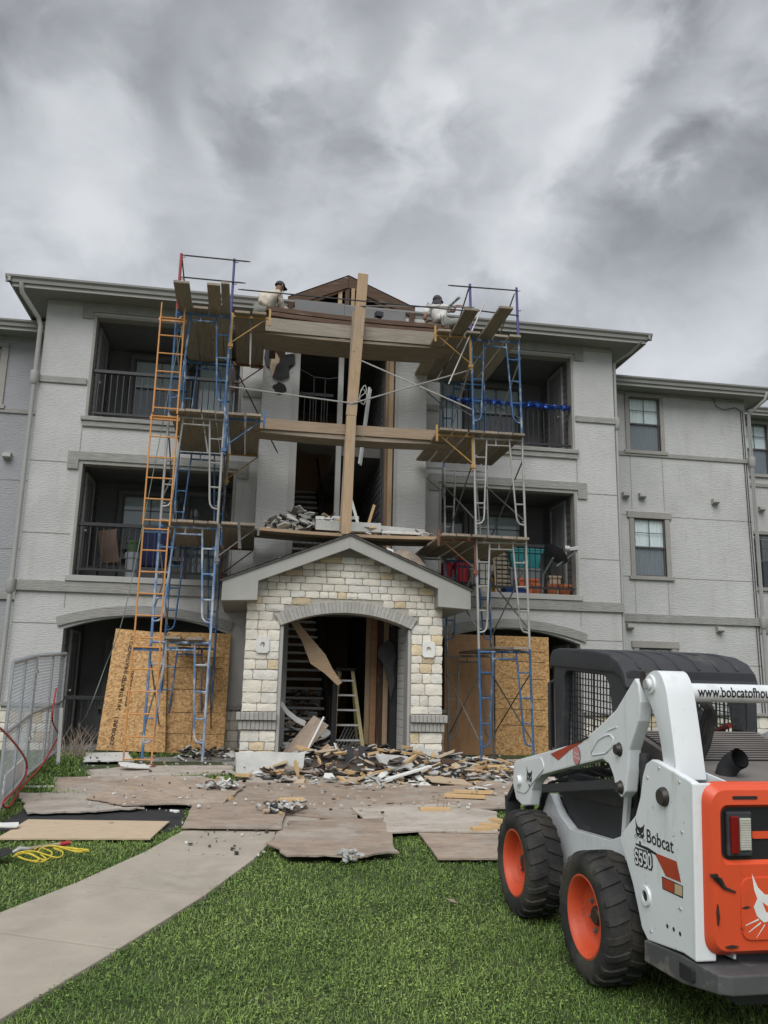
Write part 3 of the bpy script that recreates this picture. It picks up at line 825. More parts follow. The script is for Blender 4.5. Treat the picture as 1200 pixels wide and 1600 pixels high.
box_part('frieze', M_['fascia'], (-XW, -1.65, -0.02, -0.001, 8.80, 8.905))
box_part('frieze', M_['fascia'], (1.65, XW, -0.02, -0.001, 8.80, 8.905))

# downspouts
def pipe(pts, m='pipe', r=0.045, collars=()):
    mb = MB(); mb.tube(pts, r, 8)
    p = mb.build('downspout', M_[m], BLD, smooth=50)
    for c in collars:
        q = MB(); q.lathe([(0.0, -0.16), (0.045, -0.16), (0.085, -0.10), (0.085, 0.1), (0.0, 0.12)], 10, Matrix.Translation(c)); q.build('collector', M_[m], p, smooth=40)
pipe([(-6.15, -0.56, 8.92), (-6.13, -0.52, 8.75), (-5.90, -0.12, 8.45), (-5.86, -0.06, 8.3), (-5.86, -0.06, 0.5)], collars=((-5.86, -0.07, 7.28), (-5.86, -0.07, 3.33)))
pipe([(6.2, -0.54, 8.9), (6.1, -0.3, 8.75), (5.86, 0.06, 8.6), (5.85, 0.08, 0.5)], r=0.035, collars=((5.86, 0.06, 7.26),))
pipe([(10.08, 0.98, 8.62), (10.05, 1.0, 8.45), (9.86, 1.42, 8.2), (9.86, 1.43, 0.5)], collars=((9.86, 1.42, 7.04), (9.86, 1.42, 3.28)))
mb = MB()
for dx, sg in ((0, 0), (0.05, 0.02)):
    mb.tube([(9.70 + dx, 1.48, 8.3), (9.71 + dx, 1.47, 5.0), (9.72 + dx + sg, 1.47, 0.6)], 0.009, 5)
mb.tube([(9.0, 1.47, 8.6), (9.05, 1.45, 8.35), (9.25, 1.45, 8.28), (9.55, 1.46, 8.36), (9.70, 1.48, 8.3)], 0.009, 5)
mb.build('cable', M_['black_rail'], BLD)

# stairwell inside
st = MB()
st.box(-1.02, -0.92, 0.15, 5.2, 0.48, 8.9); st.box(0.90, 1.0, 0.3, 5.2, 0.48, 8.9)
st.box(-1.0, 1.0, 5.2, 5.3, 0.48, 8.9)
st.box(-1.0, 1.0, -0.6, 5.2, 8.74, 8.78)
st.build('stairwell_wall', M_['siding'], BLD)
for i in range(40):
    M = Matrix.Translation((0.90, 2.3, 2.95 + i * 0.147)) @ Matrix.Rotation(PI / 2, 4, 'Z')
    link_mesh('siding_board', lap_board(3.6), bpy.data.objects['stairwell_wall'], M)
box_part('back_panel', M_['ply_r'], (-0.9, 0.88, 5.15, 5.19, 0.5, 8.6))
box_part('landing', M_['slab'], (-0.05, 0.9, -0.4, 5.2, 3.30, 3.48), (-0.9, -0.06, -0.4, 0.6, 3.30, 3.48), bev=0)
box_part('landing', M_['slab'], (-0.05, 0.9, 0.6, 5.2, 6.30, 6.50), (-0.9, -0.06, -0.4, 0.6, 6.30, 6.50), bev=0)
def stairs(x0, x1, y, z, n, run, rise, name='staircase'):
    mb = MB()
    for xx in (x0 - 0.04, x1): mb.prism([(y - 0.1, z - 0.2), (y + n * run, z + n * rise - 0.1), (y + n * run, z + n * rise + 0.12), (y - 0.1, z + 0.06)], 'x', xx, xx + 0.04)
    stc = mb.build(name, M_['steel_d'], BLD, Matrix.Translation((x0, y, z)))
    me = MB().box(-(x1 - x0) / 2 + 0.002, (x1 - x0) / 2 - 0.002, -0.15, 0.15, -0.05, 0.0).mesh('tread', M_['tread'], bevel=0.008, bevel_seg=1)
    for i in range(n):
        link_mesh('tread', me, stc, Matrix.Translation(((x0 + x1) / 2, y + run * (i + .5), z + rise * (i + 1))))
    for i in range(0, n, 2):
        b = MB().box(x1 + 0.012, x1 + 0.03, y + run * i, y + run * i + 0.018, z + rise * i, z + rise * i + 0.95); b.build('baluster', M_['steel_d'], stc)
    b = MB(); b.tube([(x1 + 0.02, y, z + 0.95), (x1 + 0.02, y + n * run, z + n * rise + 0.95)], 0.025, 6); b.build('handrail', M_['steel_d'], stc)
    return stc
stairs(-0.90, -0.08, -0.15, 0.52, 16, 0.275, 0.185)
stairs(-0.90, -0.10, 0.9, 3.48, 16, 0.26, 0.188)
for (x0, x1, f) in ((-0.86, -0.16, 6.48), (-0.04, 0.82, 3.48), (-0.86, -0.16, 3.46)):
    railing(x0, x1, f, y=0.25 if f > 4 else -0.3)
r = MB(); r.tube([(-0.88, -0.3, 7.75), (-0.6, -0.28, 7.62), (-0.3, -0.3, 7.60), (-0.14, -0.3, 7.64)], 0.012, 5)
for x in (-0.6, -0.38): r.tube([(x, -0.3, 6.6), (x, -0.3, 7.62)], 0.014, 5)
r.build('bent_railing', M_['steel_d'], BLD)

# open roof truss over the stairwell
tr = empty('truss_gable', (0, -0.6, 8.8), parent=BLD)
AP, LE, RE = Vector((-0.02, -0.62, 9.60)), Vector((-1.20, -0.62, 9.02)), Vector((1.34, -0.62, 9.04))
for yy in (0.0, 0.55, 1.1, 1.7):
    off = Vector((0, yy, 0))
    for E_, sg in ((LE, -1), (RE, 1)):
        mb = MB(); mb.prism([(AP.x + sg * .003, AP.z + .09), (AP.x + sg * .003, AP.z - .17), (E_.x, E_.z - .13), (E_.x, E_.z + .09)], 'y', AP.y + yy, AP.y + yy + .045); mb.build('rafter', M_['rafter'], tr)
board('rafter', LE + Vector((0.15, 0.08, -0.07)), AP + Vector((-0.05, 0.08, -0.16)), 0.09, 0.045, M_['lumber'], tr, up=(0, -1, 0))
board('rafter', AP + Vector((0.05, 0.08, -0.16)), RE + Vector((-0.15, 0.08, -0.07)), 0.09, 0.045, M_['lumber'], tr, up=(0, -1, 0))
board('king_post', (-0.03, -0.57, 8.85), (-0.03, -0.57, 9.50), 0.09, 0.05, M_['rafter'], tr, up=(0, -1, 0))
board('king_post', (-0.17, -0.55, 8.85), (-0.17, -0.55, 9.42), 0.08, 0.05, M_['lumber'], tr, up=(0, -1, 0))
board('king_post', (0.08, -0.60, 8.85), (0.08, -0.60, 9.42), 0.07, 0.05, M_['lumber'], tr, up=(0, -1, 0))
mb = MB(); mb.add([tuple(LE + Vector((0, 0, 0.10))), tuple(AP + Vector((0, 0, 0.10))), tuple(AP + Vector((0, 3.5, 0.10))), tuple(LE + Vector((0, 3.5, 0.10))),
                   tuple(LE + Vector((0, 0, 0.075))), tuple(AP + Vector((0, 0, 0.075))), tuple(AP + Vector((0, 3.5, 0.075))), tuple(LE + Vector((0, 3.5, 0.075)))],
                  [(0, 1, 2, 3), (7, 6, 5, 4), (0, 4, 5, 1), (2, 6, 7, 3), (0, 3, 7, 4)])
mb.add([tuple(AP + Vector((0, 0, 0.10))), tuple(RE + Vector((0, 0, 0.10))), tuple(RE + Vector((0, 3.5, 0.10))), tuple(AP + Vector((0, 3.5, 0.10))),
        tuple(AP + Vector((0, 0, 0.075))), tuple(RE + Vector((0, 0, 0.075))), tuple(RE + Vector((0, 3.5, 0.075))), tuple(AP + Vector((0, 3.5, 0.075)))],
       [(0, 1, 2, 3), (7, 6, 5, 4), (0, 4, 5, 1), (2, 6, 7, 3), (1, 2, 6, 5)])
mb.build('roof_deck', M_['rafter'], tr)
mb = MB(); mb.box(-1.06, -0.09, -0.645, -0.625, 8.80, 9.06); mb.build('siding_panel', M_['siding'], tr)
mb = MB(); mb.box(-0.085, 1.14, -0.645, -0.625, 8.80, 9.0); mb.build('siding_panel', M_['siding'], tr)
mb = MB(); mb.box(-1.62, 1.62, -0.55, -0.35, 8.76, 8.95); mb.build('header', M_['rafter'], tr)
board('end_stud', (1.27, -0.62, 8.75), (1.27, -0.62, 9.0), 0.10, 0.06, M_['rafter'], tr, up=(0, -1, 0))
board('end_stud', (-1.14, -0.62, 8.75), (-1.14, -0.62, 9.0), 0.10, 0.06, M_['rafter'], tr, up=(0, -1, 0))

# torn hole in the left pilaster
def ragged(cx_, cz, rx, rz, n, seed, jag=0.3):
    r = random.Random(seed)
    return [(cx_ + rx * math.cos(2 * PI * k / n) * (1 + r.uniform(-jag, jag)), cz + rz * math.sin(2 * PI * k / n) * (1 + r.uniform(-jag, jag))) for k in range(n)]
dm = empty('torn_stucco', (-1.28, -0.6, 7.3), parent=BLD)
mb = MB(); mb.prism(ragged(-1.28, 7.86, 0.27, 0.32, 18, 3, .22), 'y', -0.612, -0.598); mb.build('exposed_sheathing', M_['rafter'], dm)
mb = MB(); mb.prism([(-1.55, 7.95), (-1.42, 8.0), (-1.3, 7.8), (-1.33, 7.5), (-1.42, 7.42), (-1.48, 7.62)], 'y', -0.635, -0.613); mb.build('plywood_shard', M_['ply_t'], dm)
mb = MB(); mb.prism([(-1.22, 7.98), (-1.02, 7.9), (-1.0, 7.72), (-1.12, 7.66), (-1.1, 7.45), (-1.26, 7.36), (-1.42, 7.42), (-1.36, 7.66), (-1.25, 7.78)], 'y', -0.66, -0.637); mb.build('felt_flap', M_['tar'], dm)
mb = MB(); mb.prism(ragged(-1.27, 7.22, 0.13, 0.12, 14, 9, .25), 'y', -0.607, -0.598); mb.build('hole', M_['char'], dm)
mb = MB(); mb.prism([(-1.58, 8.0), (-1.5, 7.97), (-1.47, 7.78), (-1.5, 7.6), (-1.56, 7.66), (-1.6, 7.8)], 'y', -0.65, -0.602); mb.build('felt_flap', M_['tar'], dm)
mb = MB(); mb.prism([(-1.2, 8.05), (-1.05, 8.05), (-1.03, 7.92), (-1.2, 7.88)], 'y', -0.68, -0.665); mb.build('white_shard', M_['white'], dm)
for x in (-1.08, -1.04, -1.0): board('lath', (x, -0.625, 7.85), (x, -0.625, 8.25), 0.025, 0.02, M_['lumber_n'], dm, up=(0, -1, 0))
# ------------------------------------------------------------ entrance porch of rubble stone
PO = empty('entrance_porch', (0, -2, 0.46), 'stone clad entrance porch with grey brick arch and pointed gable roof', 'porch')
PY = -2.0
PX0, PX1 = -1.66, 1.62
AX, AZ, SLP = -0.03, 4.14, 0.41
def gable_z(x): return AZ - abs(x - AX) * SLP
def parch_o(x): return arch_z(x, -1.22, 1.20, 2.79, 3.05) if -1.22 < x < 1.20 else 0
def parch_i(x): return arch_z(x, -1.10, 1.08, 2.62, 2.86)
n = 14
inner = [(-1.10 + 2.18 * i / n, parch_i(-1.10 + 2.18 * i / n)) for i in range(n + 1)]
mb = MB()
poly = [(PX0 + .03, 0.3), (-1.10, 0.3)] + inner + [(1.08, 0.3), (PX1 - .03, 0.3), (PX1 - .03, gable_z(PX1) - .14), (AX, AZ - .14), (PX0 + .03, gable_z(PX0) - .14)]
mb.prism(poly, 'y', PY, PY + 0.3)
mb.build('porch_wall', M_['mortar'], PO)
def spans(z0, z1):
    out = []
    gx = (AZ - 0.16 - z1) / SLP
    a, b = max(PX0, AX - gx), min(PX1, AX + gx)
    if b - a < 0.15: return []
    lim = 0.0
    if z0 < 2.79 and z1 < 2.72: L_, R__ = -1.105, 1.085
    elif z0 < 3.05:
        xs = [x / 100 for x in range(-122, 121) if parch_o(x / 100) > z0 + 0.01]
        L_, R__ = (min(xs) - 0.015, max(xs) + 0.015) if xs else (None, None)
        if z0 < 2.79: L_, R__ = min(L_ or 0, -1.225), max(R__ or 0, 1.205)
    else: L_ = None
    if L_ is None: return [(a, b)]
    return [(a, L_), (R__, b)]
stone_rows(PO, 0.46, 0.955, spans, PY, hmin=0.13, hmax=0.19)
stone_rows(PO, 1.245, 2.7, spans, PY, hmin=0.12, hmax=0.20)
stone_rows(PO, 2.7, 4.0, spans, PY, hmin=0.11, hmax=0.15)
# outer flanks of the porch
for x, rot in ((PX0 + .03, -PI / 2), (PX1 - .03, PI / 2)):
    fl = MB(); fl.box(min(x, x * 0.86), max(x, x * 0.86), PY + 0.3, -0.02, 0.3, 3.3)
    flo = fl.build('porch_wall', M_['mortar'], PO)
    z = 0.46
    while z < 3.2:
        h = rnd.uniform(0.13, 0.2); y = PY + 0.02
        while y < -0.15:
            wd = rnd.choice((.25, .32, .4)); stone(PO, x, z + h / 2, wd - .014, h - .014, y + wd / 2, rot=rot); y += wd
        z += h
# brick arch and ledges
mb = MB(); K_ = 24
for i in range(K_):
    q = []
    for k in (i, i + 1):
        t_ = k / K_; xo, xi = -1.20 + 2.38 * t_, -1.10 + 2.18 * t_
        q.append(((xi, parch_i(xi)), (xo, parch_o(xo) if 0 < k < K_ else 2.79)))
    vs = [(p[0], yy, p[1]) for yy in (PY - .052, PY - .001) for p in (q[0][0], q[1][0], q[1][1], q[0][1])]
    mb.add(vs, [(0, 1, 2, 3), (0, 4, 5, 1), (2, 6, 7, 3)])
mb.build('mortar_bed', M_['brick_g'], PO)
me = None
nb = 36
for i in range(nb):
    x0 = -1.16 + 2.30 * i / nb; x1 = x0 + 2.30 / nb
    t = lambda x: ((x + 1.16) / 2.30)
    def pt(x, o): return (-1.20 + 2.38 * t(x), parch_o(-1.20 + 2.38 * t(x)) if 0 < t(x) < 1 else 2.79) if o else (-1.10 + 2.18 * t(x), parch_i(-1.10 + 2.18 * t(x)))
    q = [pt(x0 + .0015, 0), pt(x1 - .0015, 0), pt(x1 - .0015, 1), pt(x0 + .0015, 1)]
    mb = MB(); mb.prism(q, 'y', PY - 0.06 - rnd.uniform(0, .006), PY - 0.001)
    mb.build('brick', M_['brick_g'], PO, Matrix.Translation(((x0 + x1) / 2, PY, 2.7)), bevel=0.004, bevel_seg=1)
for (a, b) in ((-1.735, -1.10), (1.08, 1.695)):
    for (z0, z1, py, ins, nn) in ((1.115, 1.235, 0.11, 0, 9), (0.965, 1.108, 0.06, 0.04, 9)):
        aa, bb = a + (ins if a < 0 else 0), b - (ins if a > 0 else 0)
        for i in range(nn):
            x0 = aa + (bb - aa) * i / nn; x1 = aa + (bb - aa) * (i + 1) / nn
            mb = MB(); mb.box(x0 + .002, x1 - .002, PY - py - rnd.uniform(0, .006), PY + 0.05, z0, z1)
            mb.build('brick', M_['brick_g'], PO, bevel=0.007, bevel_seg=1)
# jambs
for (a, b) in ((-1.098, -1.045), (1.03, 1.078)):
    box_part('jamb', M_['pipe'], (a, b, PY - 0.02, PY + 0.32, 0.475, 2.62), parent=PO)
for i in range(17):
    z = 0.48 + i * 0.13
    M = Matrix.Translation((1.078, -1.29, z)) @ Matrix.Rotation(PI / 2, 4, 'Z')
    mb = MB(); mb.box(-0.37, 0.37, 0, 0.02, 0.002, 0.125)
    mb.build('siding_board', M_['siding_l'], PO, M, local=True)
box_part('jamb', M_['char'], (0.93, 1.04, -0.92, -0.70, 0.48, 2.75), parent=PO)
# ceiling of the porch
box_part('porch_ceiling', M_['siding'], (-1.5, 1.5, PY + 0.3, 0, 2.95, 3.0), parent=PO)
# sconce tiles with their fixtures gone
for x in (-1.375, 1.375):
    z = 2.30
    mb = MB()
    nseg = 20; outer = []; innr = []
    for k in range(nseg):
        a = 2 * PI * k / nseg
        sq = max(abs(math.cos(a)), abs(math.sin(a)))
        outer.append((x + 0.105 * math.cos(a) / sq, z + 0.13 * math.sin(a) / sq)); innr.append((x + 0.04 * math.cos(a), z + 0.045 * math.sin(a)))
    for k in range(nseg):
        k2 = (k + 1) % nseg; vs = []
        for yy in (PY - 0.065, PY - 0.01):
            vs += [(outer[k][0], yy, outer[k][1]), (outer[k2][0], yy, outer[k2][1]), (innr[k2][0], yy, innr[k2][1]), (innr[k][0], yy, innr[k][1])]
        mb.add(vs, [(0, 1, 2, 3), (0, 4, 5, 1), (2, 6, 7, 3)])
    tl = mb.build('sconce_plate', M_['white'], PO)
    mb = MB(); mb.lathe([(0.0, 0.002), (0.055, 0.0)], 16, Matrix.Translation((x, PY - 0.02, z)) @ Matrix.Rotation(PI / 2, 4, 'X')); mb.build('socket_hole', M_['char'], tl)
# roof: rake boards, soffits, shingles
RY = -2.32
def rake(s):
    xe = -2.07 if s < 0 else 2.03
    xi = -1.50 if s < 0 else 1.47
    poly = [(AX, AZ), (AX, AZ - 0.235), (xi, AZ - abs(xi - AX) * SLP - 0.235), (xi, 2.995), (xe, 2.965), (xe, AZ - abs(xe - AX) * SLP)]
    if s > 0: poly = poly[::-1]
    mb = MB(); mb.prism(poly, 'y', RY, RY + 0.05)
    mb.build('rake_board', M_['fascia'], PO, bevel=0.006, bevel_seg=1)
    # boxed return behind the rake and the eave board along the flank
    mb = MB(); ze = AZ - abs(xe - AX) * SLP
    mb.add([(xe, RY + .05, 2.965), (xi, RY + .05, 2.995), (xi, -0.02, 2.995), (xe, -0.02, 2.965), (xe, RY + .05, ze - .02), (xi, RY + .05, AZ - abs(xi - AX) * SLP - .02), (xi, -0.02, AZ - abs(xi - AX) * SLP - .02), (xe, -0.02, ze - .02)],
           [(0, 1, 2, 3), (7, 6, 5, 4), (0, 4, 5, 1), (1, 5, 6, 2), (2, 6, 7, 3), (3, 7, 4, 0)])
    mb.build('soffit_box', M_['soffit'], PO)
    mb = MB()
    a = Vector((AX, 0, AZ + 0.012)); b = Vector((xe + s * 0.04, 0, AZ - abs(xe + s * 0.04 - AX) * SLP + 0.012))
    y0, y1 = RY - 0.03, -0.05
    mb.add([(a.x, y0, a.z), (b.x, y0, b.z), (b.x, y1, b.z), (a.x, y1, a.z), (a.x, y0, a.z - .03), (b.x, y0, b.z - .03), (b.x, y1, b.z - .03), (a.x, y1, a.z - .03)],
           [(0, 1, 2, 3), (7, 6, 5, 4), (0, 4, 5, 1), (1, 5, 6, 2), (2, 6, 7, 3)])
    # shingle courses stepping up the slope
    rf = mb.build('roof', M_['shingle'], PO)
    mb = MB(); nrow = 15
    for i in range(nrow):
        p = b.lerp(a, i / nrow); q = b.lerp(a, (i + 1.15) / nrow)
        nn = Vector((-s * -SLP, 0, 1)).normalized() if False else Vector((s * SLP, 0, 1)).normalized()
        yy = y0 - 0.01
        while yy < y1:
            w_ = rnd.uniform(0.24, 0.33)
            p0 = p + nn * 0.012; q0 = q + nn * 0.004
            mb.add([(p.x, yy, p.z), (p.x, min(y1, yy + w_ - .006), p.z), (p0.x, yy, p0.z), (p0.x, min(y1, yy + w_ - .006), p0.z), (q0.x, yy, q0.z), (q0.x, min(y1, yy + w_ - .006), q0.z)],
                   [(0, 1, 3, 2), (2, 3, 5, 4)])
            yy += w_
    sh = mb.build('shingles', M_['shingle'], rf); sh['kind'] = 'stuff'
rake(-1); rake(1)

# ------------------------------------------------------------ sheets closing the ground floor
def sheet(name, c, t, m, label, cat='board', group=None, bev=0.004, seg=0, jag=0.0, parent=None, kinks=None):
    """a panel with the corner points c (front face), t thick away from its normal; jag breaks up its outline"""
    c = [Vector(p) for p in c]
    nrm = (c[1] - c[0]).cross(c[2] - c[1]).normalized()
    pts = []
    for i in range(len(c)):
        a, b = c[i], c[(i + 1) % len(c)]
        pts.append(a)
        k = seg if (b - a).length > 0.5 else seg // 2
        for j in range(1, k):
            p = a.lerp(b, (j + rnd.uniform(-.3, .3)) / k)
            inw = nrm.cross(b - a).normalized()
            pts.append(p + inw * rnd.uniform(-0.2, 1) * jag)
    n = len(pts)
    mb = MB(); mb.add(pts + [p - nrm * t for p in pts], [tuple(range(n)), tuple(range(2 * n - 1, n - 1, -1))] + [(i, i + n, (i + 1) % n + n, (i + 1) % n) for i in range(n)])
    ctr = sum(c, Vector()) / len(c)
    x = (c[1] - c[0]).normalized(); z = nrm; y = z.cross(x)
    M = Matrix(((x.x, y.x, z.x, ctr.x), (x.y, y.y, z.y, ctr.y), (x.z, y.z, z.z, ctr.z), (0, 0, 0, 1)))
    o = mb.build(name, m, parent, M, bevel=bev if not jag else 0, bevel_seg=1)
    if label: tag(o, label, cat, group)
    return o, M
def stencil(par, M, s, size, x, y, rot):
    me = text_mesh(s, size, 0, size * .03); me.materials.append(M_['print'])
    return link_mesh('printed_marking', me, par, M @ Matrix.Translation((x, y, 0.003)) @ Matrix.Rotation(rot, 4, 'Z'))
# left: one sheet leans against the opening, the other stands behind it
a_, b_, c_, d_ = pY(150, 1172, -0.75), pY(258, 1176, -0.75), pY(262, 989, -0.10), pY(181, 982, -0.10)
L1, ML = sheet('osb_sheet', [a_, b_, c_, d_], 0.012, M_['osb'], 'leaning strand board sheet stencilled with black print, left of the orange ladder', 'board')
w_ = (b_ - a_).length
for s_, yy in (('PS2-10', 0.92), ('RATED SHEATHING', 0.38), ('24/16 7/16', -0.22), ('EXPOSURE 1', -0.80)):
    stencil(L1, ML, s_, 0.088, -w_ / 2 + 0.33 + 0.035 * yy, yy * 0.92, PI / 2 - 0.03)
stencil(L1, ML, 'SIZED FOR SPACING', 0.07, -w_ / 2 + 0.45, 0.0, PI / 2 - 0.03)
a_, b_, c_, d_ = pY(254, 1177, -0.60), pY(349, 1178, -0.60), pY(361, 990, -0.07), pY(262, 987, -0.07)
L2, ML2 = sheet('osb_sheet', [a_, b_, c_, d_], 0.012, M_['osb'], 'strand board sheet ruled with dark nailing lines behind the blue scaffold', 'board')
def rule(par, M, w, h, xs, ys):
    mb = MB()
    for x in xs: mb.box(x - 0.004, x + 0.004, -h / 2 + 0.02, h / 2 - 0.02, 0.0005, 0.0025)
    for y in ys: mb.box(-w / 2 + 0.03, w / 2 - 0.02, y - 0.004, y + 0.004, 0.0026, 0.004)
    return mb.build('ruled_line', M_['print'], par, M, local=True)
rule(L2, ML2, 0.95, 2.0, (-0.02,), (-0.75, -0.38, 0.03, 0.42, 0.62))
# right
a_, b_, c_, d_ = pY(694, 1178, -0.10), pY(772, 1182, -0.10), pY(772, 993, -0.03), pY(695, 990, -0.03)
R1, MR1 = sheet('plywood_sheet', [a_, b_, c_, d_], 0.015, M_['ply_r'], 'reddish plywood sheet closing the opening right of the stone porch', 'board')
a_, b_, c_, d_ = pY(774, 1183, -0.14), pY(862, 1186, -0.14), pY(857, 996, -0.04), pY(774, 993, -0.04)
R2, MR2 = sheet('osb_sheet', [a_, b_, c_, d_], 0.012, M_['osb'], 'strand board sheet closing the opening beside the loader cab', 'board')
rule(R2, MR2, 0.95, 2.0, (), (-0.55, -0.25, -0.05, 0.33, 0.66, 0.86))
a_, b_, c_, d_ = pY(860, 1188, -0.02), pY(905, 1190, -0.02), pY(905, 1040, 0.02), pY(860, 1035, 0.02)

# ------------------------------------------------------------ scaffold towers
LIFT = 1.80
Z0 = 0.52
FYF, FYB = -2.60, -0.42
def scaf_frame(x0, x1, y, z, m, parent, top=True, rungs=3):
    """walk-through frame: outer legs, top bar, inner legs bent into the outer ones"""
    r = 0.021; ri = 0.016
    mb = MB()
    mb.tube([(x0, y, z), (x0, y, z + LIFT)], r, 8); mb.tube([(x1, y, z), (x1, y, z + LIFT)], r, 8)
    mb.tube([(x0, y, z + LIFT - 0.05), (x1, y, z + LIFT - 0.05)], r * .95, 8)
    d0 = 0.23
    for s, xo in ((1, x0), (-1, x1)):
        xt = xo + s * d0; xb = xo + s * (d0 - 0.08)
        pts = [(xt, y, z + LIFT - 0.06), (xb, y, z + 0.42), (xb - s * .012, y, z + 0.34), (xb - s * 0.05, y, z + 0.285), (xb - s * 0.1, y, z + 0.27), (xo, y, z + 0.265)]
        mb.tube(pts, ri, 7)
        for k in range(rungs):
            zz = z + 0.62 + k * 0.40
            xi = xb + (xt - xb) * ((zz - z - 0.42) / (LIFT - 0.48))
            mb.tube([(xo, y, zz), (xi, y, zz)], ri * 0.85, 6)
        for zz in (z + 0.32, z + 1.0, z + 1.45):
            mb.tube([(xo, y, zz), (xo + s * 0.055, y, zz)], 0.007, 5)
    mb.tube([(x0 + d0, y, z + LIFT - 0.16), (x1 - d0, y, z + LIFT - 0.16)], ri, 7)
    mb.tube([(x0 + d0 + 0.16, y, z + LIFT - 0.15), (x0 + d0 + 0.16, y, z + LIFT - 0.06)], ri * .8, 6)
    return mb.build('walk_through_frame', m, parent, Matrix.Translation((x0, y, z)), smooth=50)
def rod(name, a, b, m, parent=None, r=0.013, flat=0.05):
    a, b = Vector(a), Vector(b); d = (b - a).normalized() * flat
    mb = MB(); mb.tube([a, a + d * .98, a + d, b - d, b - d * .98, b], [r * .75, r * .75, r, r, r * .75, r * .75], 6)
    return mb.build(name, m, parent, smooth=50)
def bracket(parent, x, y, z, s, m, ln=0.62):
    """side bracket carrying the walkway planks, s = side it points to"""
    mb = MB()
    mb.bar((x, y, z - 0.02), (x + s * ln, y, z - 0.02), 0.028, 0.03)
    mb.bar((x, y - 0.005, z - 0.62), (x, y - 0.005, z + 0.03), 0.032, 0.036, up=(1, 0, 0))
    mb.tube([(x, y, z - 0.5), (x + s * (ln - 0.07), y, z - 0.04)], 0.012, 7)
    mb.bar((x + s * ln, y, z - 0.13), (x + s * ln, y, z + 0.16), 0.03, 0.035, up=(1, 0, 0))
    mb.box(x - 0.04, x + 0.04, y - 0.035, y + 0.035, z - 0.58, z - 0.52)
    return mb.build('side_bracket', m, parent, smooth=30)
def tower(x0, x1, label, mats_f, mats_b, s):
    T = empty('scaffold_tower', ((x0 + x1) / 2, -1.5, 0.48), label, 'scaffold', 'scaffold towers either side of the porch')
    for k in range(4):
        z = Z0 + LIFT * k
        scaf_frame(x0, x1, FYF, z, M_[mats_f[k]], T); scaf_frame(x0, x1, FYB, z, M_[mats_b[k]], T)
        for x in (x0, x1):
            mm = M_[('steel', 'galv')[k % 2]]
            rod('cross_brace', (x + .022, FYF, z + 1.45), (x + .022, FYB, z + 0.35), mm, T)
            rod('cross_brace', (x - .022, FYF, z + 0.35), (x - .022, FYB, z + 1.45), M_['steel'], T)
    for x in (x0, x1):
        for y in (FYF, FYB):
            mb = MB(); mb.tube([(x, y, g(y) + 0.02), (x, y, Z0 + 0.1)], 0.015, 7); mb.box(x - .07, x + .07, y - .07, y + .07, g(y) + 0.015, g(y) + 0.03)
            mb.build('base_jack', M_['steel'], T)
    return T
LEAN = 0.0235      # the right tower stands slightly out of plumb
def lean_x(x, z): return x - (z - .48) * LEAN
TL = tower(-3.07, -2.19, 'blue scaffold tower left of the porch with a red post at its top', ('blue_w', 'blue_w', 'galv', 'blue'), ('blue', 'blue', 'blue', 'blue'), 1)
TR = tower(2.13, 2.99, 'scaffold tower right of the porch with bare grey upper frames and violet posts', ('blue', 'galv', 'galv', 'blue'), ('steel', 'blue', 'galv', 'blue'), -1)
ZT = Z0 + 4 * LIFT
def post(parent, x, y, z0, z1, m, r=0.024):
    mb = MB(); mb.tube([(x, y, z0), (x, y, z1)], r, 8)
    for zz in (z0 + .55, z1 - .07): mb.tube([(x, y, zz), (x + .07, y - .01, zz + .01)], 0.008, 5)
    return mb.build('guard_post', m, parent, smooth=50)
post(TL, -3.07, FYF, ZT, ZT + 1.02, M_['red_p']); post(TL, -2.19, FYF, ZT, ZT + 1.02, M_['purple'], 0.021)
rod('guard_rail', (-3.05, FYF - .03, ZT + 0.98), (-1.92, FYF - .03, ZT + 0.98), M_['rod_b'], TL)
rod('guard_rail', (-3.05, FYF - .03, ZT + 0.58), (-1.98, FYF - .03, ZT + 0.58), M_['rod_b'], TL)
rod('guard_rail', (-3.06, FYF, ZT + 0.97), (-3.06, FYB, ZT + 0.60), M_['rod_b'], TL)
rod('guard_rail', (-3.04, FYF, ZT + 0.52), (-3.04, FYB, ZT - 0.05), M_['rod_b'], TL)
post(TR, 2.13, FYF, ZT, ZT + 1.0, M_['purple']); post(TR, 2.99, FYF, ZT, ZT + 1.0, M_['purple'])
rod('guard_rail', (1.72, FYF - .03, ZT + 0.93), (3.0, FYF - .03, ZT + 0.93), M_['rod_b'], TR)
rod('guard_rail', (2.1, FYF - .03, ZT + 0.50), (3.0, FYF - .03, ZT + 0.45), M_['rod_b'], TR)
rod('guard_rail', (2.12, FYF + .03, ZT + 0.95), (2.12, FYB, ZT + 0.1), M_['steel'], TR)
rod('guard_rail', (2.96, FYF + .03, ZT + 0.9), (2.96, FYB, ZT + 0.0), M_['steel'], TR)
for k, z in ((2, Z0 + 2 * LIFT), (3, Z0 + 3 * LIFT), (4, ZT)):
    bracket(TL, -2.165, FYF, z, 1, M_[('yellow_p', 'blue', 'yellow_p')[k - 2] if k != 2 else 'steel'])
    bracket(TL, -2.165, FYB, z, 1, M_['yellow_p' if k == 3 else 'rust'])
    bracket(TR, 2.105, FYF, z, -1, M_['rust' if k == 2 else 'yellow_p'])
    bracket(TR, 2.105, FYB, z, -1, M_['steel'])

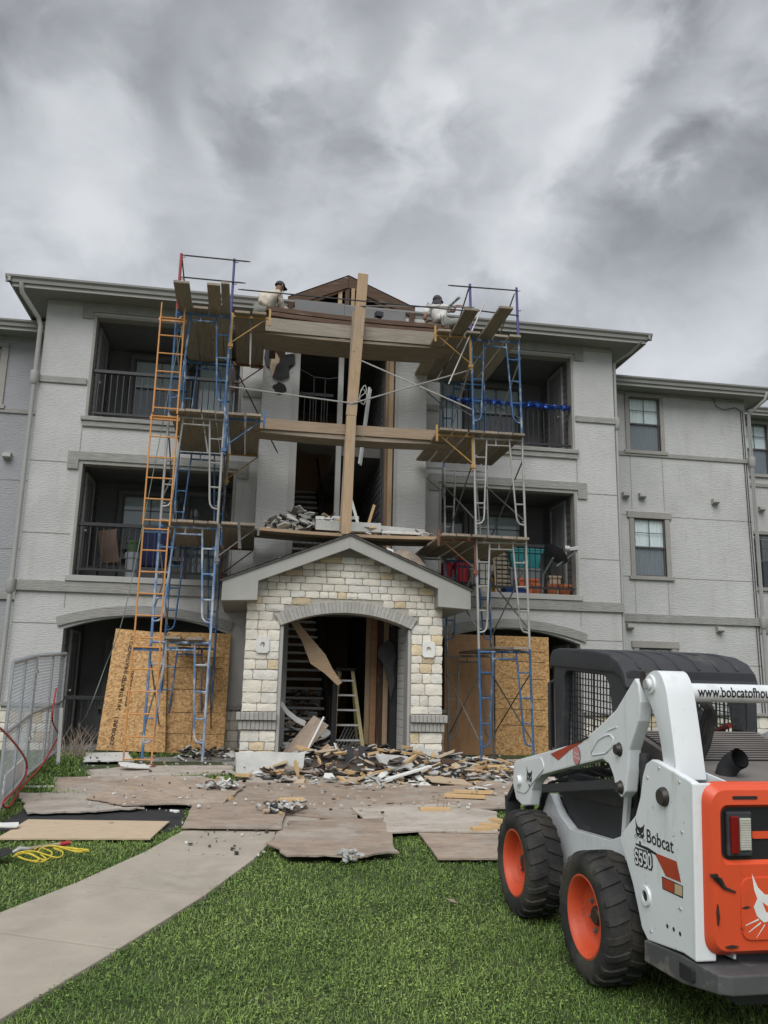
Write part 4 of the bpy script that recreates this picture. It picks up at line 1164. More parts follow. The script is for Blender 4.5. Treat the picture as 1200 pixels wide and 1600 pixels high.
# decks: planks lying front to back across each tower
def plank(a, b, w, t, m, label, group='scaffold planks', rag=0.004, seg=1, up=(0, 0, 1)):
    o = board('scaffold_plank', a, b, w, t, m, None, up, rag=rag, seg=seg)
    return tag(o, label, 'plank', group)
TH_ = 0.042
def deck(tx0, tx1, z, s, xs, ys, side, lvl):
    sidew = {'L': 'left', 'R': 'right'}[side]
    for i, (x, wd) in enumerate(xs):
        y0, y1 = ys[i]
        m = M_[rnd.choice(('plank', 'plank', 'plank_g'))]
        if side == 'R': x = lean_x(x, z)
        z_ = z + rnd.uniform(0, .006) + TH_ / 2 + 0.022 - 0.05 + 0.02
        plank((x, y0, z_), (x + rnd.uniform(-.02, .02), y1, z_), wd, TH_, m, f'{lvl} deck plank of the {sidew} scaffold tower, {["first","second","third","fourth","fifth","sixth"][i]} from its left edge')
LV = ('low', 'middle', 'upper', 'topmost')
XL = [(-2.93, .24), (-2.68, .24), (-2.44, .20), (-2.26, .13), (-2.0, .25), (-1.72, .23)]
XR = [(1.62, .23), (1.87, .23), (2.14, .24), (2.40, .23), (2.65, .24), (2.89, .2)]
for k in range(4):
    z = Z0 + LIFT * (k + 1)
    if k == 0:
        deck(-3.07, -2.19, z, 1, [(-2.75, .24), (-2.42, .24)], [(-2.75, -0.3), (-2.72, -0.35)], 'L', LV[k])
        deck(2.13, 2.99, z, -1, [(2.5, .23), (2.8, .23)], [(-2.7, -0.3), (-2.72, -0.35)], 'R', LV[k])
    elif k == 3:
        deck(-3.07, -2.19, z, 1, XL, [(-3.60, -.45), (-2.75, -.4), (-3.62, -.5), (-3.7, -.5), (-2.72, -.3), (-2.74, -.25)], 'L', LV[k])
        deck(2.13, 2.99, z, -1, XR, [(-2.72, -.35), (-3.6, -.4), (-2.74, -.35), (-3.78, -.4), (-2.7, -.5), (-2.74, -.5)], 'R', LV[k])
    else:
        deck(-3.07, -2.19, z, 1, XL, [(-2.74 - rnd.uniform(0, .06), -.4)] * 6, 'L', LV[k])
        deck(2.13, 2.99, z, -1, XR, [(-2.74 - rnd.uniform(0, .06), -.4 if k != 2 else -.75)] * 6, 'R', LV[k])

TR.matrix_basis = TR.matrix_basis @ Matrix.Rotation(-math.atan(LEAN), 4, 'Y')
# walkways: planks spanning from tower to tower
zt = ZT + 0.06
YF = -1.92
plank((-1.76, YF - .12, zt + .075), (1.82, YF - .14, zt + .075), 0.25, .05, M_['plank_g'], 'pale plank on edge along the front of the top walkway', 'walkway planks', .01, 6, up=(0, -1, 0))
plank((-1.78, YF + .04, zt - .05), (1.80, YF + .02, zt - .05), 0.25, .05, M_['plank'], 'front plank of the top walkway, seen from below', 'walkway planks', .01, 6)
plank((-1.76, YF + .29, zt - .035), (1.82, YF + .27, zt - .035), 0.26, .05, M_['plank'], 'middle plank of the top walkway seen from below', 'walkway planks', .01, 6)
plank((-1.74, YF + .57, zt - .03), (1.8, YF + .55, zt - .03), 0.26, .05, M_['plank'], 'rear plank of the top walkway seen from below', 'walkway planks', .01, 6)
# two dark planks the workers sit on, raised behind
zs = 8.48
plank((-1.62, -1.15, zs + .05), (1.9, -1.12, zs + .02), 0.25, .09, M_['plank_d'], 'dark brown seat plank behind the top walkway, upper one', 'walkway planks', .01, 6)
plank((-1.55, -1.2, zs - .07), (1.88, -1.16, zs - .10), 0.22, .08, M_['plank_d'], 'dark brown seat plank behind the top walkway, lower one', 'walkway planks', .01, 6)
for x in (-1.45, 1.78):
    tag(board('packing_block', (x, -1.42, ZT + .045), (x, -0.75, ZT + .045), 0.12, .045, M_['plank_d']), ('left' if x < 0 else 'right') + ' end timber packing under the dark seat planks', 'block', 'packing under the seat planks')
    mb = MB(); mb.box(x - .05, x + .05, -1.26, -1.08, ZT + .07, zs - .115)
    tag(mb.build('packing_block', M_['plank_d']), ('left' if x < 0 else 'right') + ' end upright block holding the dark seat planks', 'block', 'packing under the seat planks')
zm = Z0 + 3 * LIFT + 0.06
plank((-1.76, YF - .11, zm + .06), (1.78, YF - .13, zm + .06), 0.185, .05, M_['lumber_w'], 'tan plank on edge along the front of the middle walkway', 'walkway planks', .01, 6, up=(0, -1, 0))
plank((-1.74, YF + .05, zm - .04), (1.77, YF + .04, zm - .04), 0.25, .075, M_['plank'], 'brown front plank of the middle walkway, behind the tan one', 'walkway planks', .01, 6)
plank((-1.74, YF + .33, zm - .02), (1.77, YF + .3, zm - .02), 0.25, .05, M_['plank'], 'rear plank of the middle walkway behind the timber post', 'walkway planks', .01, 6)
zl = Z0 + 2 * LIFT + 0.09
for i, (y, m) in enumerate(((-1.62, 'lumber'), (-1.36, 'plank'), (-1.10, 'plank'))):
    plank((-1.78, y, zl + .065), (1.72, y, zl + .05), 0.25, .055, M_[m], f'{("front yellowish", "middle", "rear")[i]} plank of the debris laden walkway above the porch roof', 'walkway planks', .01, 6)

# timber post standing on the porch ridge, two lapped pieces
TP = empty('timber_post', (-0.08, -2.02, 4.16), 'tall tan timber post standing on the porch ridge in front of the walkways', 'post')
pa, pb, pc = Vector((-0.09, -2.18, 4.16)), Vector((-0.06, -2.18, 6.22)), Vector((0.075, -2.18, 8.92))
board('timber', pa, pb + Vector((0, 0, .02)), 0.165, 0.05, M_['lumber'], TP, up=(0, -1, 0))
board('timber', Vector((-0.063, -2.18, 6.245)), pc, 0.185, 0.05, M_['lumber'], TP, up=(0, -1, 0))
board('timber', (-0.135, -2.13, 4.2), (-0.03, -2.13, 8.2), 0.13, 0.045, M_['plank'], TP, up=(0, -1, 0))

# loose rods tied between the towers
def loose(a, b, m, label, r=0.013):
    tag(rod('steel_rod', a, b, m, None, r), label, 'rod', 'loose brace rods')
loose(pY(358, 604, FYF + .1), pY(549, 630, -2.2), M_['galv'], 'pale rod running from the left tower to the timber post')
loose(pY(545, 632, -2.2), pY(735, 578, FYF + .1), M_['galv'], 'pale rod rising from the timber post to the right tower')
loose(pY(561, 562, -2.2), pY(738, 640, FYF + .1), M_['galv'], 'pale rod falling from the timber post to the right tower')
loose(pY(372, 452, FYF - .05), pY(742, 487, FYF - .05), M_['rod_b'], 'black guard rod stretched in front of the workers', .012)
loose(pY(562, 478, -2.2), pY(740, 480, FYF - .03), M_['steel'], 'grey guard rod from timber post to right tower', .012)
loose(pY(360, 560, FYF + .2), pY(434, 708, -1.0), M_['rod_b'], 'dark diagonal rod beside the left tower')
loose(pY(768, 437, FYF + .03), pY(700, 598, FYF + .6), M_['galv'], 'long pale rod leaning across the right tower top') if False else None
loose(pY(758, 470, FYF - .04), pY(701, 600, FYF - .1), M_['galv'], 'long pale rod hanging slanted beside the right tower')

# climbing ladder clamped to the front of the left tower
LD = empty('access_ladder', (-3.11, -2.78, 0.46), 'orange sectional climbing ladder on the front of the left scaffold', 'ladder')
zj = (0.46, 2.22, 4.02, 5.84, 7.52)
for k in range(4):
    z0, z1 = zj[k], zj[k + 1]
    mb = MB(); x0, x1 = -3.31 + (0.012 if k % 2 else 0), -2.91 - (0.012 if k % 2 else 0)
    for x in (x0, x1): mb.tube([(x, -2.79, z0 + .02), (x, -2.79, z1)], 0.0135, 7)
    sc_ = mb.build('ladder_section', M_['orange_l'], LD, Matrix.Translation((x0, -2.79, z0)), smooth=50)
    nr = 6
    me = None
    for i in range(nr):
        zz = z0 + 0.10 + (z1 - z0 - 0.14) * i / (nr - 1)
        q = MB(); q.tube([(x0, -2.79, zz), (x1, -2.79, zz)], 0.0115, 6); q.build('rung', M_['orange_l'], sc_, smooth=50)
    q = MB(); q.box(x0 - .03, x1 + .03, -2.775, -2.735, z1 - .09, z1 - .035)
    for x in (x0, x1): q.tube([(x, -2.79, z1 - .05), (x, -2.79, z1 + .22 if k == 3 else z1)], 0.011, 6)
    q.build('clamp_bar', M_['orange_l' if k >= 2 else 'blue'], sc_)
q = MB(); q.box(-3.36, -2.86, -2.85, -2.72, 0.462, 0.50); q.build('foot_board', M_['rust'], LD)

# ropes
def rope(name, pts, r, m, label, cat, group=None, n=8, sm=5):
    """smooth line through points"""
    P = [Vector(p) for p in pts]; out = []
    for i in range(len(P) - 1):
        p0, p1, p2, p3 = P[max(i - 1, 0)], P[i], P[i + 1], P[min(i + 2, len(P) - 1)]
        for k in range(n):
            t = k / n
            out.append(0.5 * ((2 * p1) + (p2 - p0) * t + (2 * p0 - 5 * p1 + 4 * p2 - p3) * t * t + (3 * p1 - p0 - 3 * p2 + p3) * t ** 3))
    out.append(P[-1])
    mb = MB(); mb.tube(out, r, sm)
    o = mb.build(name, m, smooth=60)
    if label: tag(o, label, cat, group)
    return o
rope('rope', [pY(286, 505, -2.66), pY(262, 620, -2.68), pY(243, 720, -2.7), pY(196, 950, -2.9), pY(165, 1040, -2.6), pY(132, 1122, -2.0), pG(112, 1140, .1)], 0.007, M_['green_r'], 'grey green rope slanting down from the ladder top to the left', 'rope')
rope('rope', [pY(283, 478, FYF - .03), pY(288, 492, FYF - .05), pY(281, 497, FYF - .06), pY(291, 503, FYF - .05), pY(284, 513, FYF - .06), pY(286, 540, FYF - .05)], 0.011, M_['chain'], 'white lashing knotted round the left tower top', 'rope')
# ------------------------------------------------------------ skid steer loader
M_['lw'] = mat('loader white paint', (0.74, 0.775, 0.79), 0.38, 0.04, 2.5, spot=0.45, spot_col=(0.42, 0.42, 0.40), spot_scale=2.2, spot_lo=0.62, spot_hi=0.85, spot2=(0.8, (0.09, 0.08, 0.07), 24.0, 0.675, 0.70), bump=0.03, bscale=60, extra=((0.45, (0.36, 0.33, 0.28), 5.0, 0.56, 0.74, (1.5, 1.5, 0.35)), (0.55, (0.30, 0.27, 0.22), 1.1, 0.58, 0.78, (1, 1, 1))))
M_['lo'] = mat('loader orange paint', (0.68, 0.085, 0.03), 0.36, 0.06, 2.0, spot=0.5, spot_col=(0.36, 0.055, 0.025), spot_scale=2.5, spot_lo=0.58, spot_hi=0.8, spot2=(0.9, (0.07, 0.035, 0.025), 9.0, 0.685, 0.70), stretch=(1, 1, 0.6))
M_['rim'] = mat('orange wheel paint', (0.60, 0.085, 0.03), 0.5, 0.12, 6, spot=0.5, spot_col=(0.22, 0.07, 0.04), spot_scale=8, spot_lo=0.62, spot_hi=0.7)
M_['lk'] = mat('loader black plastic', (0.033, 0.035, 0.040), 0.62, 0.12, 4, bump=0.08, bscale=90, spot=0.5, spot_col=(0.12, 0.11, 0.10), spot_scale=3, extra=((0.5, (0.15, 0.135, 0.115), 9.0, 0.6, 0.75, (1, 1, 1)),))
M_['lkm'] = mat('black mesh steel', (0.020, 0.021, 0.023), 0.6, 0.1, 6)
M_['rub'] = mat('tyre rubber', (0.017, 0.017, 0.018), 0.78, 0.3, 6, bump=0.35, bscale=45, spot=0.5, spot_col=(0.085, 0.075, 0.06), spot_scale=5, spot_lo=0.45, spot_hi=0.72, spot2=(0.6, (0.24, 0.22, 0.19), 26.0, 0.68, 0.72), extra=((0.6, (0.10, 0.085, 0.06), 1.8, 0.5, 0.7, (1, 1, 1)),))
M_['hood'] = mat('dusty hood grey', (0.165, 0.15, 0.14), 0.7, 0.15, 4, spot=0.4, spot_col=(0.22, 0.2, 0.17), spot_scale=3)
M_['bump'] = mat('worn bumper steel', (0.085, 0.085, 0.09), 0.6, 0.2, 4, spot=0.8, spot_col=(0.30, 0.26, 0.20), spot_scale=4, spot_lo=0.5, spot_hi=0.62)
M_['dblk'] = mat('decal black', (0.012, 0.012, 0.014), 0.5, 0.05, 6, spot=0.6, spot_col=(0.5, 0.12, 0.05), spot_scale=14, spot_lo=0.72, spot_hi=0.74)
M_['dred'] = mat('decal red', (0.42, 0.05, 0.018), 0.45, 0.15, 8)
M_['dpink'] = mat('decal pink', (0.62, 0.24, 0.24), 0.5, 0.05, 8)
M_['dtan'] = mat('decal tan', (0.55, 0.42, 0.25), 0.5, 0.05, 8)
M_['lampr'] = mat('red lamp lens', (0.20, 0.008, 0.008), 0.15, 0.2, 20)
M_['lampw'] = mat('clear lamp lens', (0.55, 0.54, 0.48), 0.15, 0.15, 20)
M_['grease'] = mat('greasy pin', (0.03, 0.026, 0.022), 0.45, 0.3, 12)
LTH, LPT = 0.04, 0.06
LO_ = Vector((1.305, -10.55, -0.033))
lf = Vector((-math.sin(LTH), math.cos(LTH), 0)); ll = Vector((-lf.y, lf.x, 0))
lx = lf * math.cos(LPT) + Vector((0, 0, 1)) * math.sin(LPT); lu = Vector((0, 0, 1)) * math.cos(LPT) - lf * math.sin(LPT)
LM = Matrix(((lx.x, ll.x, lu.x, LO_.x), (lx.y, ll.y, lu.y, LO_.y), (lx.z, ll.z, lu.z, LO_.z), (0, 0, 0, 1)))
LI = LM.inverted()
LO = bpy.data.objects.new('skid_steer_loader', None); COL.objects.link(LO); LO.matrix_basis = LM
tag(LO, 'white and orange skid steer loader with black cab parked on the lawn', 'loader')
def lS(px, py, y=None, x=None):
    c = LI @ CAM; d = LI.to_3x3() @ ray(px, py)
    t = (y - c.y) / d.y if y is not None else (x - c.x) / d.x
    return c + d * t
def LB(mb, name, m, parent=None, **k):
    return mb.build(name, m, parent or LO, LM, local=True, **k)
def plate(name, poly, y0, y1, m, parent=None, bevel=0.008, mirror=True, smooth=None, seg=2):
    o = None
    for s in ((1, -1) if mirror else (1,)):
        p = poly if s > 0 else poly[::-1]
        mb = MB(); mb.prism(p, 'y', min(s * y0, s * y1), max(s * y0, s * y1))
        q = LB(mb, name, m, parent, bevel=bevel, bevel_seg=seg)
        o = o or q
    return o
def rpoly(c, r, seg=4):
    """polygon with rounded corners"""
    out = []; n = len(c)
    rs = r if isinstance(r, (list, tuple)) else [r] * n
    for i in range(n):
        p, a, b = Vector(c[i]), Vector(c[i - 1]), Vector(c[(i + 1) % n])
        da, db = (a - p), (b - p); rr = min(rs[i], da.length * .48, db.length * .48)
        p0 = p + da.normalized() * rr; p1 = p + db.normalized() * rr
        for k in range(seg + 1):
            t = k / seg
            q = p0.lerp(p, t).lerp(p.lerp(p1, t), t)
            out.append((q.x, q.y))
    return out
def ringprism(outer, inner, ax, c0, c1):
    mb = MB(); n = len(outer)
    P = {'y': lambda q, c: (q[0], c, q[1]), 'x': lambda q, c: (c, q[0], q[1])}[ax]
    vs = [P(q, c0) for q in outer] + [P(q, c0) for q in inner] + [P(q, c1) for q in outer] + [P(q, c1) for q in inner]
    fs = []
    for i in range(n):
        j = (i + 1) % n
        fs += [(i, j, n + j, n + i), (2 * n + i, 3 * n + i, 3 * n + j, 2 * n + j), (i, 2 * n + i, 2 * n + j, j), (n + i, n + j, 3 * n + j, 3 * n + i)]
    return mb.add(vs, fs)

# chassis
plate('chassis', [(1.46, .42), (1.50, .62), (1.46, .80), (1.28, .86), (1.10, .74), (0.92, .68), (0.30, .745), (0.16, .80), (-.04, .86), (-.45, .80), (-.45, .28), (1.35, .28)], 0.44, 0.505, M_['lw'], bevel=0.006)
mb = MB(); mb.box(-0.95, 1.40, -0.44, 0.44, 0.24, 0.70); LB(mb, 'belly', M_['lk'], bevel=0.01)
mb = MB(); mb.box(-0.90, 0.10, -0.44, 0.44, 0.701, 1.30); LB(mb, 'engine_bay', M_['lk'])
plate('cab_lower_panel', [(1.22, .66), (1.20, 1.05), (0.06, 1.12), (0.10, .70)], 0.40, 0.435, M_['lk'], bevel=0.01)
plate('strut', [(0.07, .78), (0.115, .78), (0.03, 1.28), (-0.02, 1.26)], 0.49, 0.52, M_['lw'], bevel=0.004)
# engine side screen
mb = MB()
for i in range(7): mb.box(-0.30 + i * .05, -0.296 + i * .05, 0.448, 0.456, 0.85, 1.3)
for i in range(9): mb.box(-0.30, 0.02, 0.446, 0.454, 0.86 + i * .05, 0.866 + i * .05)
LB(mb, 'engine_screen', M_['lkm'])
# rear uprights with the wheel arch cut
up_ = [(-.20, .88), (-.26, .935), (-.40, 1.05), (-.455, 1.16), (-.485, 1.28), (-.525, 1.355), (-.59, 1.39), (-.655, 1.385), (-.92, 1.345), (-.985, 1.335), (-.985, .475), (-.88, .475), (-.52, .415), (-.455, .46), (-.42, .54), (-.36, .66), (-.29, .76)]
plate('rear_upright', up_, 0.645, 0.69, M_['lw'], bevel=0.008)
plate('rear_upright', [(-.50, .42), (-.985, .475), (-.985, 1.33), (-.60, 1.36), (-.5, 1.2)], 0.46, 0.475, M_['lw'], bevel=0.003)
for s in (-1, 1):
    mb = MB(); mb.box(-1.0, -0.975, min(s * .58, s * .692), max(s * .58, s * .692), 0.475, 1.33)
    LB(mb, 'rear_post', M_['lw'], bevel=0.008)
# tailgate: rounded slab with a recessed lamp panel
o1 = rpoly([(0.645, 0.505), (0.645, 1.335), (-0.645, 1.335), (-0.645, 0.505)], 0.10, 7)
o2 = rpoly([(0.615, 0.535), (0.615, 1.305), (-0.615, 1.305), (-0.615, 0.535)], 0.085, 7)
i1 = rpoly([(0.575, 0.945), (0.575, 1.235), (-0.575, 1.235), (-0.575, 0.945)], 0.05, 7)
i2 = rpoly([(0.555, 0.962), (0.555, 1.218), (-0.555, 1.218), (-0.555, 0.962)], 0.045, 7)
mb = MB(); n = len(o1)
lay = [(o1, -0.96), (o1, -1.005), (o2, -1.045), (i1, -1.052), (i2, -1.028)]
vs = [(x, q[0], q[1]) for lst, x in lay for q in lst]; fs = []
for k in range(len(lay) - 1):
    for i in range(n):
        j = (i + 1) % n; fs.append((k * n + i, k * n + j, (k + 1) * n + j, (k + 1) * n + i))
mb.add(vs, fs)
tg = LB(mb, 'tailgate', M_['lo'], smooth=38)
mb = MB(); mb.add([(-1.0285, q[0], q[1]) for q in i2], [tuple(range(len(i2)))]); LB(mb, 'lamp_panel', M_['dblk'], tg)
mb = MB(); mb.prism(rpoly([(0.47, 0.585), (0.47, 0.885), (-0.47, 0.885), (-0.47, 0.585)], 0.06, 5), 'x', -1.056, -1.046); LB(mb, 'pressed_panel', M_['lo'], tg, bevel=0.005)
mb = MB(); mb.prism(rpoly([(0.50, 1.262), (0.50, 1.277), (0.36, 1.277), (0.36, 1.262)], 0.006, 3), 'x', -1.0535, -1.046); LB(mb, 'latch_slot', M_['lkm'], tg)
mb = MB(); mb.prism(rpoly([(0.385, 1.065), (0.385, 1.10), (-0.385, 1.10), (-0.385, 1.065)], 0.01, 3), 'x', -1.036, -1.029); LB(mb, 'reflector_bar', M_['lo'], tg)
def tail_lamp(s):
    y0, y1 = (0.395, 0.535)
    mb = MB(); mb.box(-1.052, -1.029, *sorted((s * y0, s * y1)), 0.985, 1.20)
    h = LB(mb, 'tail_lamp', M_['lk'], tg, bevel=0.008)
    mb = MB(); mb.box(-1.066, -1.0525, *sorted((s * 0.478, s * 0.522)), 1.0, 1.182); LB(mb, 'red_lens', M_['lampr'], h, bevel=0.006)
    mb = MB(); mb.box(-1.060, -1.0525, *sorted((s * 0.408, s * 0.468)), 1.015, 1.170)
    for i in range(13): mb.box(-1.064, -1.0601, *sorted((s * 0.410, s * 0.466)), 1.019 + i * .0118, 1.0255 + i * .0118)
    LB(mb, 'clear_lens', M_['lampw'], h)
tail_lamp(1); tail_lamp(-1)
# worn scuffs on the tailgate
for poly in ([(.665 - .03, .90), (.60, .905), (.585, .87), (.565, .83), (.55, .835), (.578, .885), (.63, .89)], [(.56, .845), (.50, .82), (.50, .812), (.56, .83)], [(.47, .74), (.44, .75), (.42, .742), (.45, .735)], [(.60, .76), (.592, .70), (.60, .66), (.606, .72)], [(.56, .56), (.52, .566), (.49, .56), (.53, .553)]):
    mb = MB(); mb.prism(poly, 'x', -1.0585, -1.04); LB(mb, 'scuff', M_['grease'], tg)
# cat head emblem, seen half turned
def emblem(name, M, s, m, parent, whisk=True):
    head = [(-.42, .52), (-.30, .20), (-.12, .12), (.12, .10), (.34, .22), (.40, .50), (.20, .36), (.02, .30), (-.16, .34)]
    head = [(-.46, .55), (-.34, .30), (-.20, .17), (.08, .16), (.25, .24), (.46, .42), (.40, .16), (.36, .02), (.42, -.16), (.30, -.30), (.20, -.34), (.10, -.28), (.02, -.36), (-.12, -.30), (-.24, -.32), (-.38, -.20), (-.44, -.04), (-.36, .10), (-.42, .26)]
    eye = [(-.26, .04), (-.02, -.12), (-.18, -.14)]
    eye2 = [(.34, .0), (.16, -.12), (.28, -.13)]
    nose = [(-.06, -.22), (.10, -.22), (.02, -.30)]
    chin = [(-.10, -.50), (.10, -.50), (.08, -.66), (-.06, -.66)]
    mb = MB()
    mb.add([M @ Vector((x * s, y * s, 0.0015)) for x, y in head], [tuple(range(len(head)))])
    mb.add([M @ Vector((x * s, y * s, 0.0015)) for x, y in chin], [(0, 1, 2, 3)])
    if whisk:
        for a, b in (((-.34, -.26), (-.62, -.36)), ((-.30, -.32), (-.56, -.48)), ((-.22, -.36), (-.40, -.58)), ((.30, -.36), (.46, -.52)), ((.36, -.3), (.56, -.40))):
            a, b = Vector((*a, 0)), Vector((*b, 0)); nn = Vector((0, .018, 0))
            mb.add([M @ ((p + q) * s + Vector((0, 0, .0015))) for p, q in ((a, -nn), (b, -nn * .4), (b, nn * .4), (a, nn))], [(0, 1, 2, 3)])
    o = LB(mb, name, m[0], parent)
    mb = MB()
    for e in (eye, eye2, nose): mb.add([M @ Vector((x * s, y * s, 0.003)) for x, y in e], [(0, 1, 2)])
    LB(mb, 'emblem_eye', m[1], parent)
    return o
MR = lambda y, z, x=-1.056: Matrix(((0, 0, -1, x), (-1, 0, 0, y), (0, 1, 0, z), (0, 0, 0, 1)))   # text facing the rear
ML_ = lambda x, z, y=0.69: Matrix(((-1, 0, 0, x), (0, 0, 1, y), (0, 1, 0, z), (0, 0, 0, 1)))        # text facing left
def oriented(c, r, u, nrm):
    r = Vector(r).normalized(); nrm = Vector(nrm).normalized(); u = nrm.cross(r).normalized(); r = u.cross(nrm)
    return Matrix(((r.x, u.x, nrm.x, c[0]), (r.y, u.y, nrm.y, c[1]), (r.z, u.z, nrm.z, c[2]), (0, 0, 0, 1)))
emblem('emblem', MR(0.285, 0.755), 0.27, (M_['white'], M_['lo']), tg)
# bumper
mb = MB()
mb.add([(-.50, .70, .41), (-.88, .70, .465), (-1.13, .66, .465), (-1.16, .60, .465), (-1.16, -.60, .465), (-1.13, -.66, .465), (-.88, -.70, .465), (-.50, -.70, .41),
        (-.50, .70, .30), (-.88, .70, .33), (-1.13, .66, .375), (-1.16, .60, .375), (-1.16, -.60, .375), (-1.13, -.66, .375), (-.88, -.70, .33), (-.50, -.70, .30)],
       [tuple(range(8)), tuple(range(15, 7, -1))] + [(i, i + 8, (i + 1) % 8 + 8, (i + 1) % 8) for i in range(8)])
bp_ = LB(mb, 'bumper', M_['bump'], bevel=0.008)
mb = MB(); mb.prism(rpoly([(-.86, .355), (-.86, .43), (-.98, .43), (-.98, .37)], .012, 3), 'y', 0.62, 0.703); LB(mb, 'tie_down_slot', M_['char'], bp_)
# hood louvres and exhaust
mb = MB(); mb.prism([(.09, 1.29), (.09, 1.465), (.06, 1.47), (-.46, 1.36), (-.96, 1.315), (-.96, 1.29)], 'y', -0.46, 0.46); LB(mb, 'hood', M_['hood'], bevel=0.006)
mb = MB(); mb.prism([(.05, 1.464), (.05, 1.4705), (-.45, 1.365), (-.45, 1.358)], 'y', -0.42, 0.42); LB(mb, 'vent_gap', M_['char'])
me = MB().box(-0.0105, 0.0105, -0.415, 0.415, 0, 0.006).mesh('louvre', M_['hood'], bevel=0.003, bevel_seg=1)
for i in range(13):
    link_mesh('louvre', me, LO, LM @ Matrix.Translation((0.035 - i * .0392, 0, 1.470 - i * .00827)) @ Matrix.Rotation(R_(-12), 4, 'Y'))
ex = [lS(1132, 1242, x=-.74), lS(1132, 1216, x=-.74), lS(1136, 1203, x=-.75), lS(1143, 1193, x=-.77), lS(1150, 1188, x=-.80), lS(1156, 1185, x=-.83)]
mb = MB(); mb.tube(ex, 0.055, 16, caps=False); mb.tube(ex[::-1], 0.048, 16, caps=False)
LB(mb, 'exhaust_pipe', M_['lkm'], smooth=50)
mb = MB(); mb.lathe([(0.052, -.01), (0.052, .012), (0.04, .014)], 16, Matrix.Translation(ex[0])); LB(mb, 'exhaust_clamp', M_['lkm'])
# cab: side frames, roof, rear frame
outer = rpoly([(1.20, .86), (1.30, 1.93), (.13, 1.90), (.10, .98)], [.05, .12, .16, .05], 5)
inner_ = rpoly([(1.13, 1.0), (1.10, 1.81), (.36, 1.81), (.21, 1.06)], [.05, .09, .12, .05], 5)
for s in (1, -1):
    cs = LB(ringprism(outer, inner_, 'y', s * .405, s * .475), 'cab_side', M_['lk'], bevel=0.012)
    mb = MB()
    for i in range(20): mb.box(.20 + i * .048, .2075 + i * .048, min(s * .418, s * .424), max(s * .418, s * .424), 1.0, 1.83)
    for i in range(18): mb.box(.18, 1.14, min(s * .424, s * .430), max(s * .424, s * .430), 1.02 + i * .046, 1.027 + i * .046)
    mb.box(.70, .715, min(s * .412, s * .418), max(s * .412, s * .418), 1.0, 1.83)
    LB(mb, 'side_screen', M_['lkm'], cs)
    mb = MB(); mb.tube([(1.26, s * .49, 1.72), (1.27, s * .52, 1.70), (1.25, s * .52, 1.2), (1.23, s * .49, 1.18)], .014, 7); LB(mb, 'grab_handle', M_['lkm'], smooth=50)
prof = [(1.345, 1.80), (1.345, 1.90), (1.30, 1.955), (1.18, 1.975), (.60, 1.975), (.34, 1.955), (.20, 1.915), (.12, 1.85), (.075, 1.74), (.11, 1.735), (.16, 1.80), (.26, 1.83), (1.30, 1.83)]
mb = MB(); mb.prism(prof, 'y', -.49, .49); rf = LB(mb, 'cab_roof', M_['lk'], bevel=0.03, bevel_seg=3, smooth=40)
for i in range(6):
    y = .36 - i * .144
    mb = MB(); mb.tube([(.62, y, 1.972), (.36, y, 1.958), (.20, y, 1.912), (.13, y, 1.865)], [.006, .011, .012, .006], 6); LB(mb, 'roof_rib', M_['lk'], rf, smooth=60)
ro = rpoly([(.475, 1.38), (.475, 1.86), (-.475, 1.86), (-.475, 1.38)], .05, 5)
ri_ = rpoly([(.40, 1.445), (.40, 1.745), (-.40, 1.745), (-.40, 1.445)], .06, 5)
rw = LB(ringprism(ro, ri_, 'x', .10, .145), 'rear_window', M_['lk'], bevel=0.008)
mb = MB(); mb.add([(.112, q[0], q[1]) for q in ri_], [tuple(range(len(ri_)))]); LB(mb, 'pane', M_['glass'], rw)
mb = MB()
for i in range(14): mb.box(.150, .154, .39 - i * .06, .394 - i * .06, 1.44, 1.75)
for i in range(6): mb.box(.155, .159, -.40, .40, 1.46 + i * .054, 1.464 + i * .054)
LB(mb, 'rear_screen', M_['lkm'], rw)
# seat, bar and levers inside
mb = MB(); mb.prism(rpoly([(.62, .78), (.22, .80), (.17, 1.38), (.25, 1.42), (.32, 1.36), (.36, .95), (.62, .92)], .04, 3), 'y', -.24, .24); LB(mb, 'seat', M_['lk'], bevel=0.03)
mb = MB(); mb.prism(rpoly([(.19, 1.40), (.17, 1.60), (.25, 1.62), (.27, 1.41)], .03, 3), 'y', -.13, .13); LB(mb, 'headrest', M_['lk'], bevel=0.02)
mb = MB(); mb.tube([(.24, .36, 1.50), (.62, .36, 1.36), (.86, .34, 1.28), (.86, -.34, 1.28), (.62, -.36, 1.36), (.24, -.36, 1.50)], .02, 8); LB(mb, 'seat_bar', M_['red_c'], smooth=60)
for s in (1, -1):
    mb = MB(); mb.tube([(.98, s * .24, .80), (.92, s * .24, 1.15), (.90, s * .24, 1.22)], [.013, .013, .026], 8); LB(mb, 'lever', M_['lk'], smooth=60)

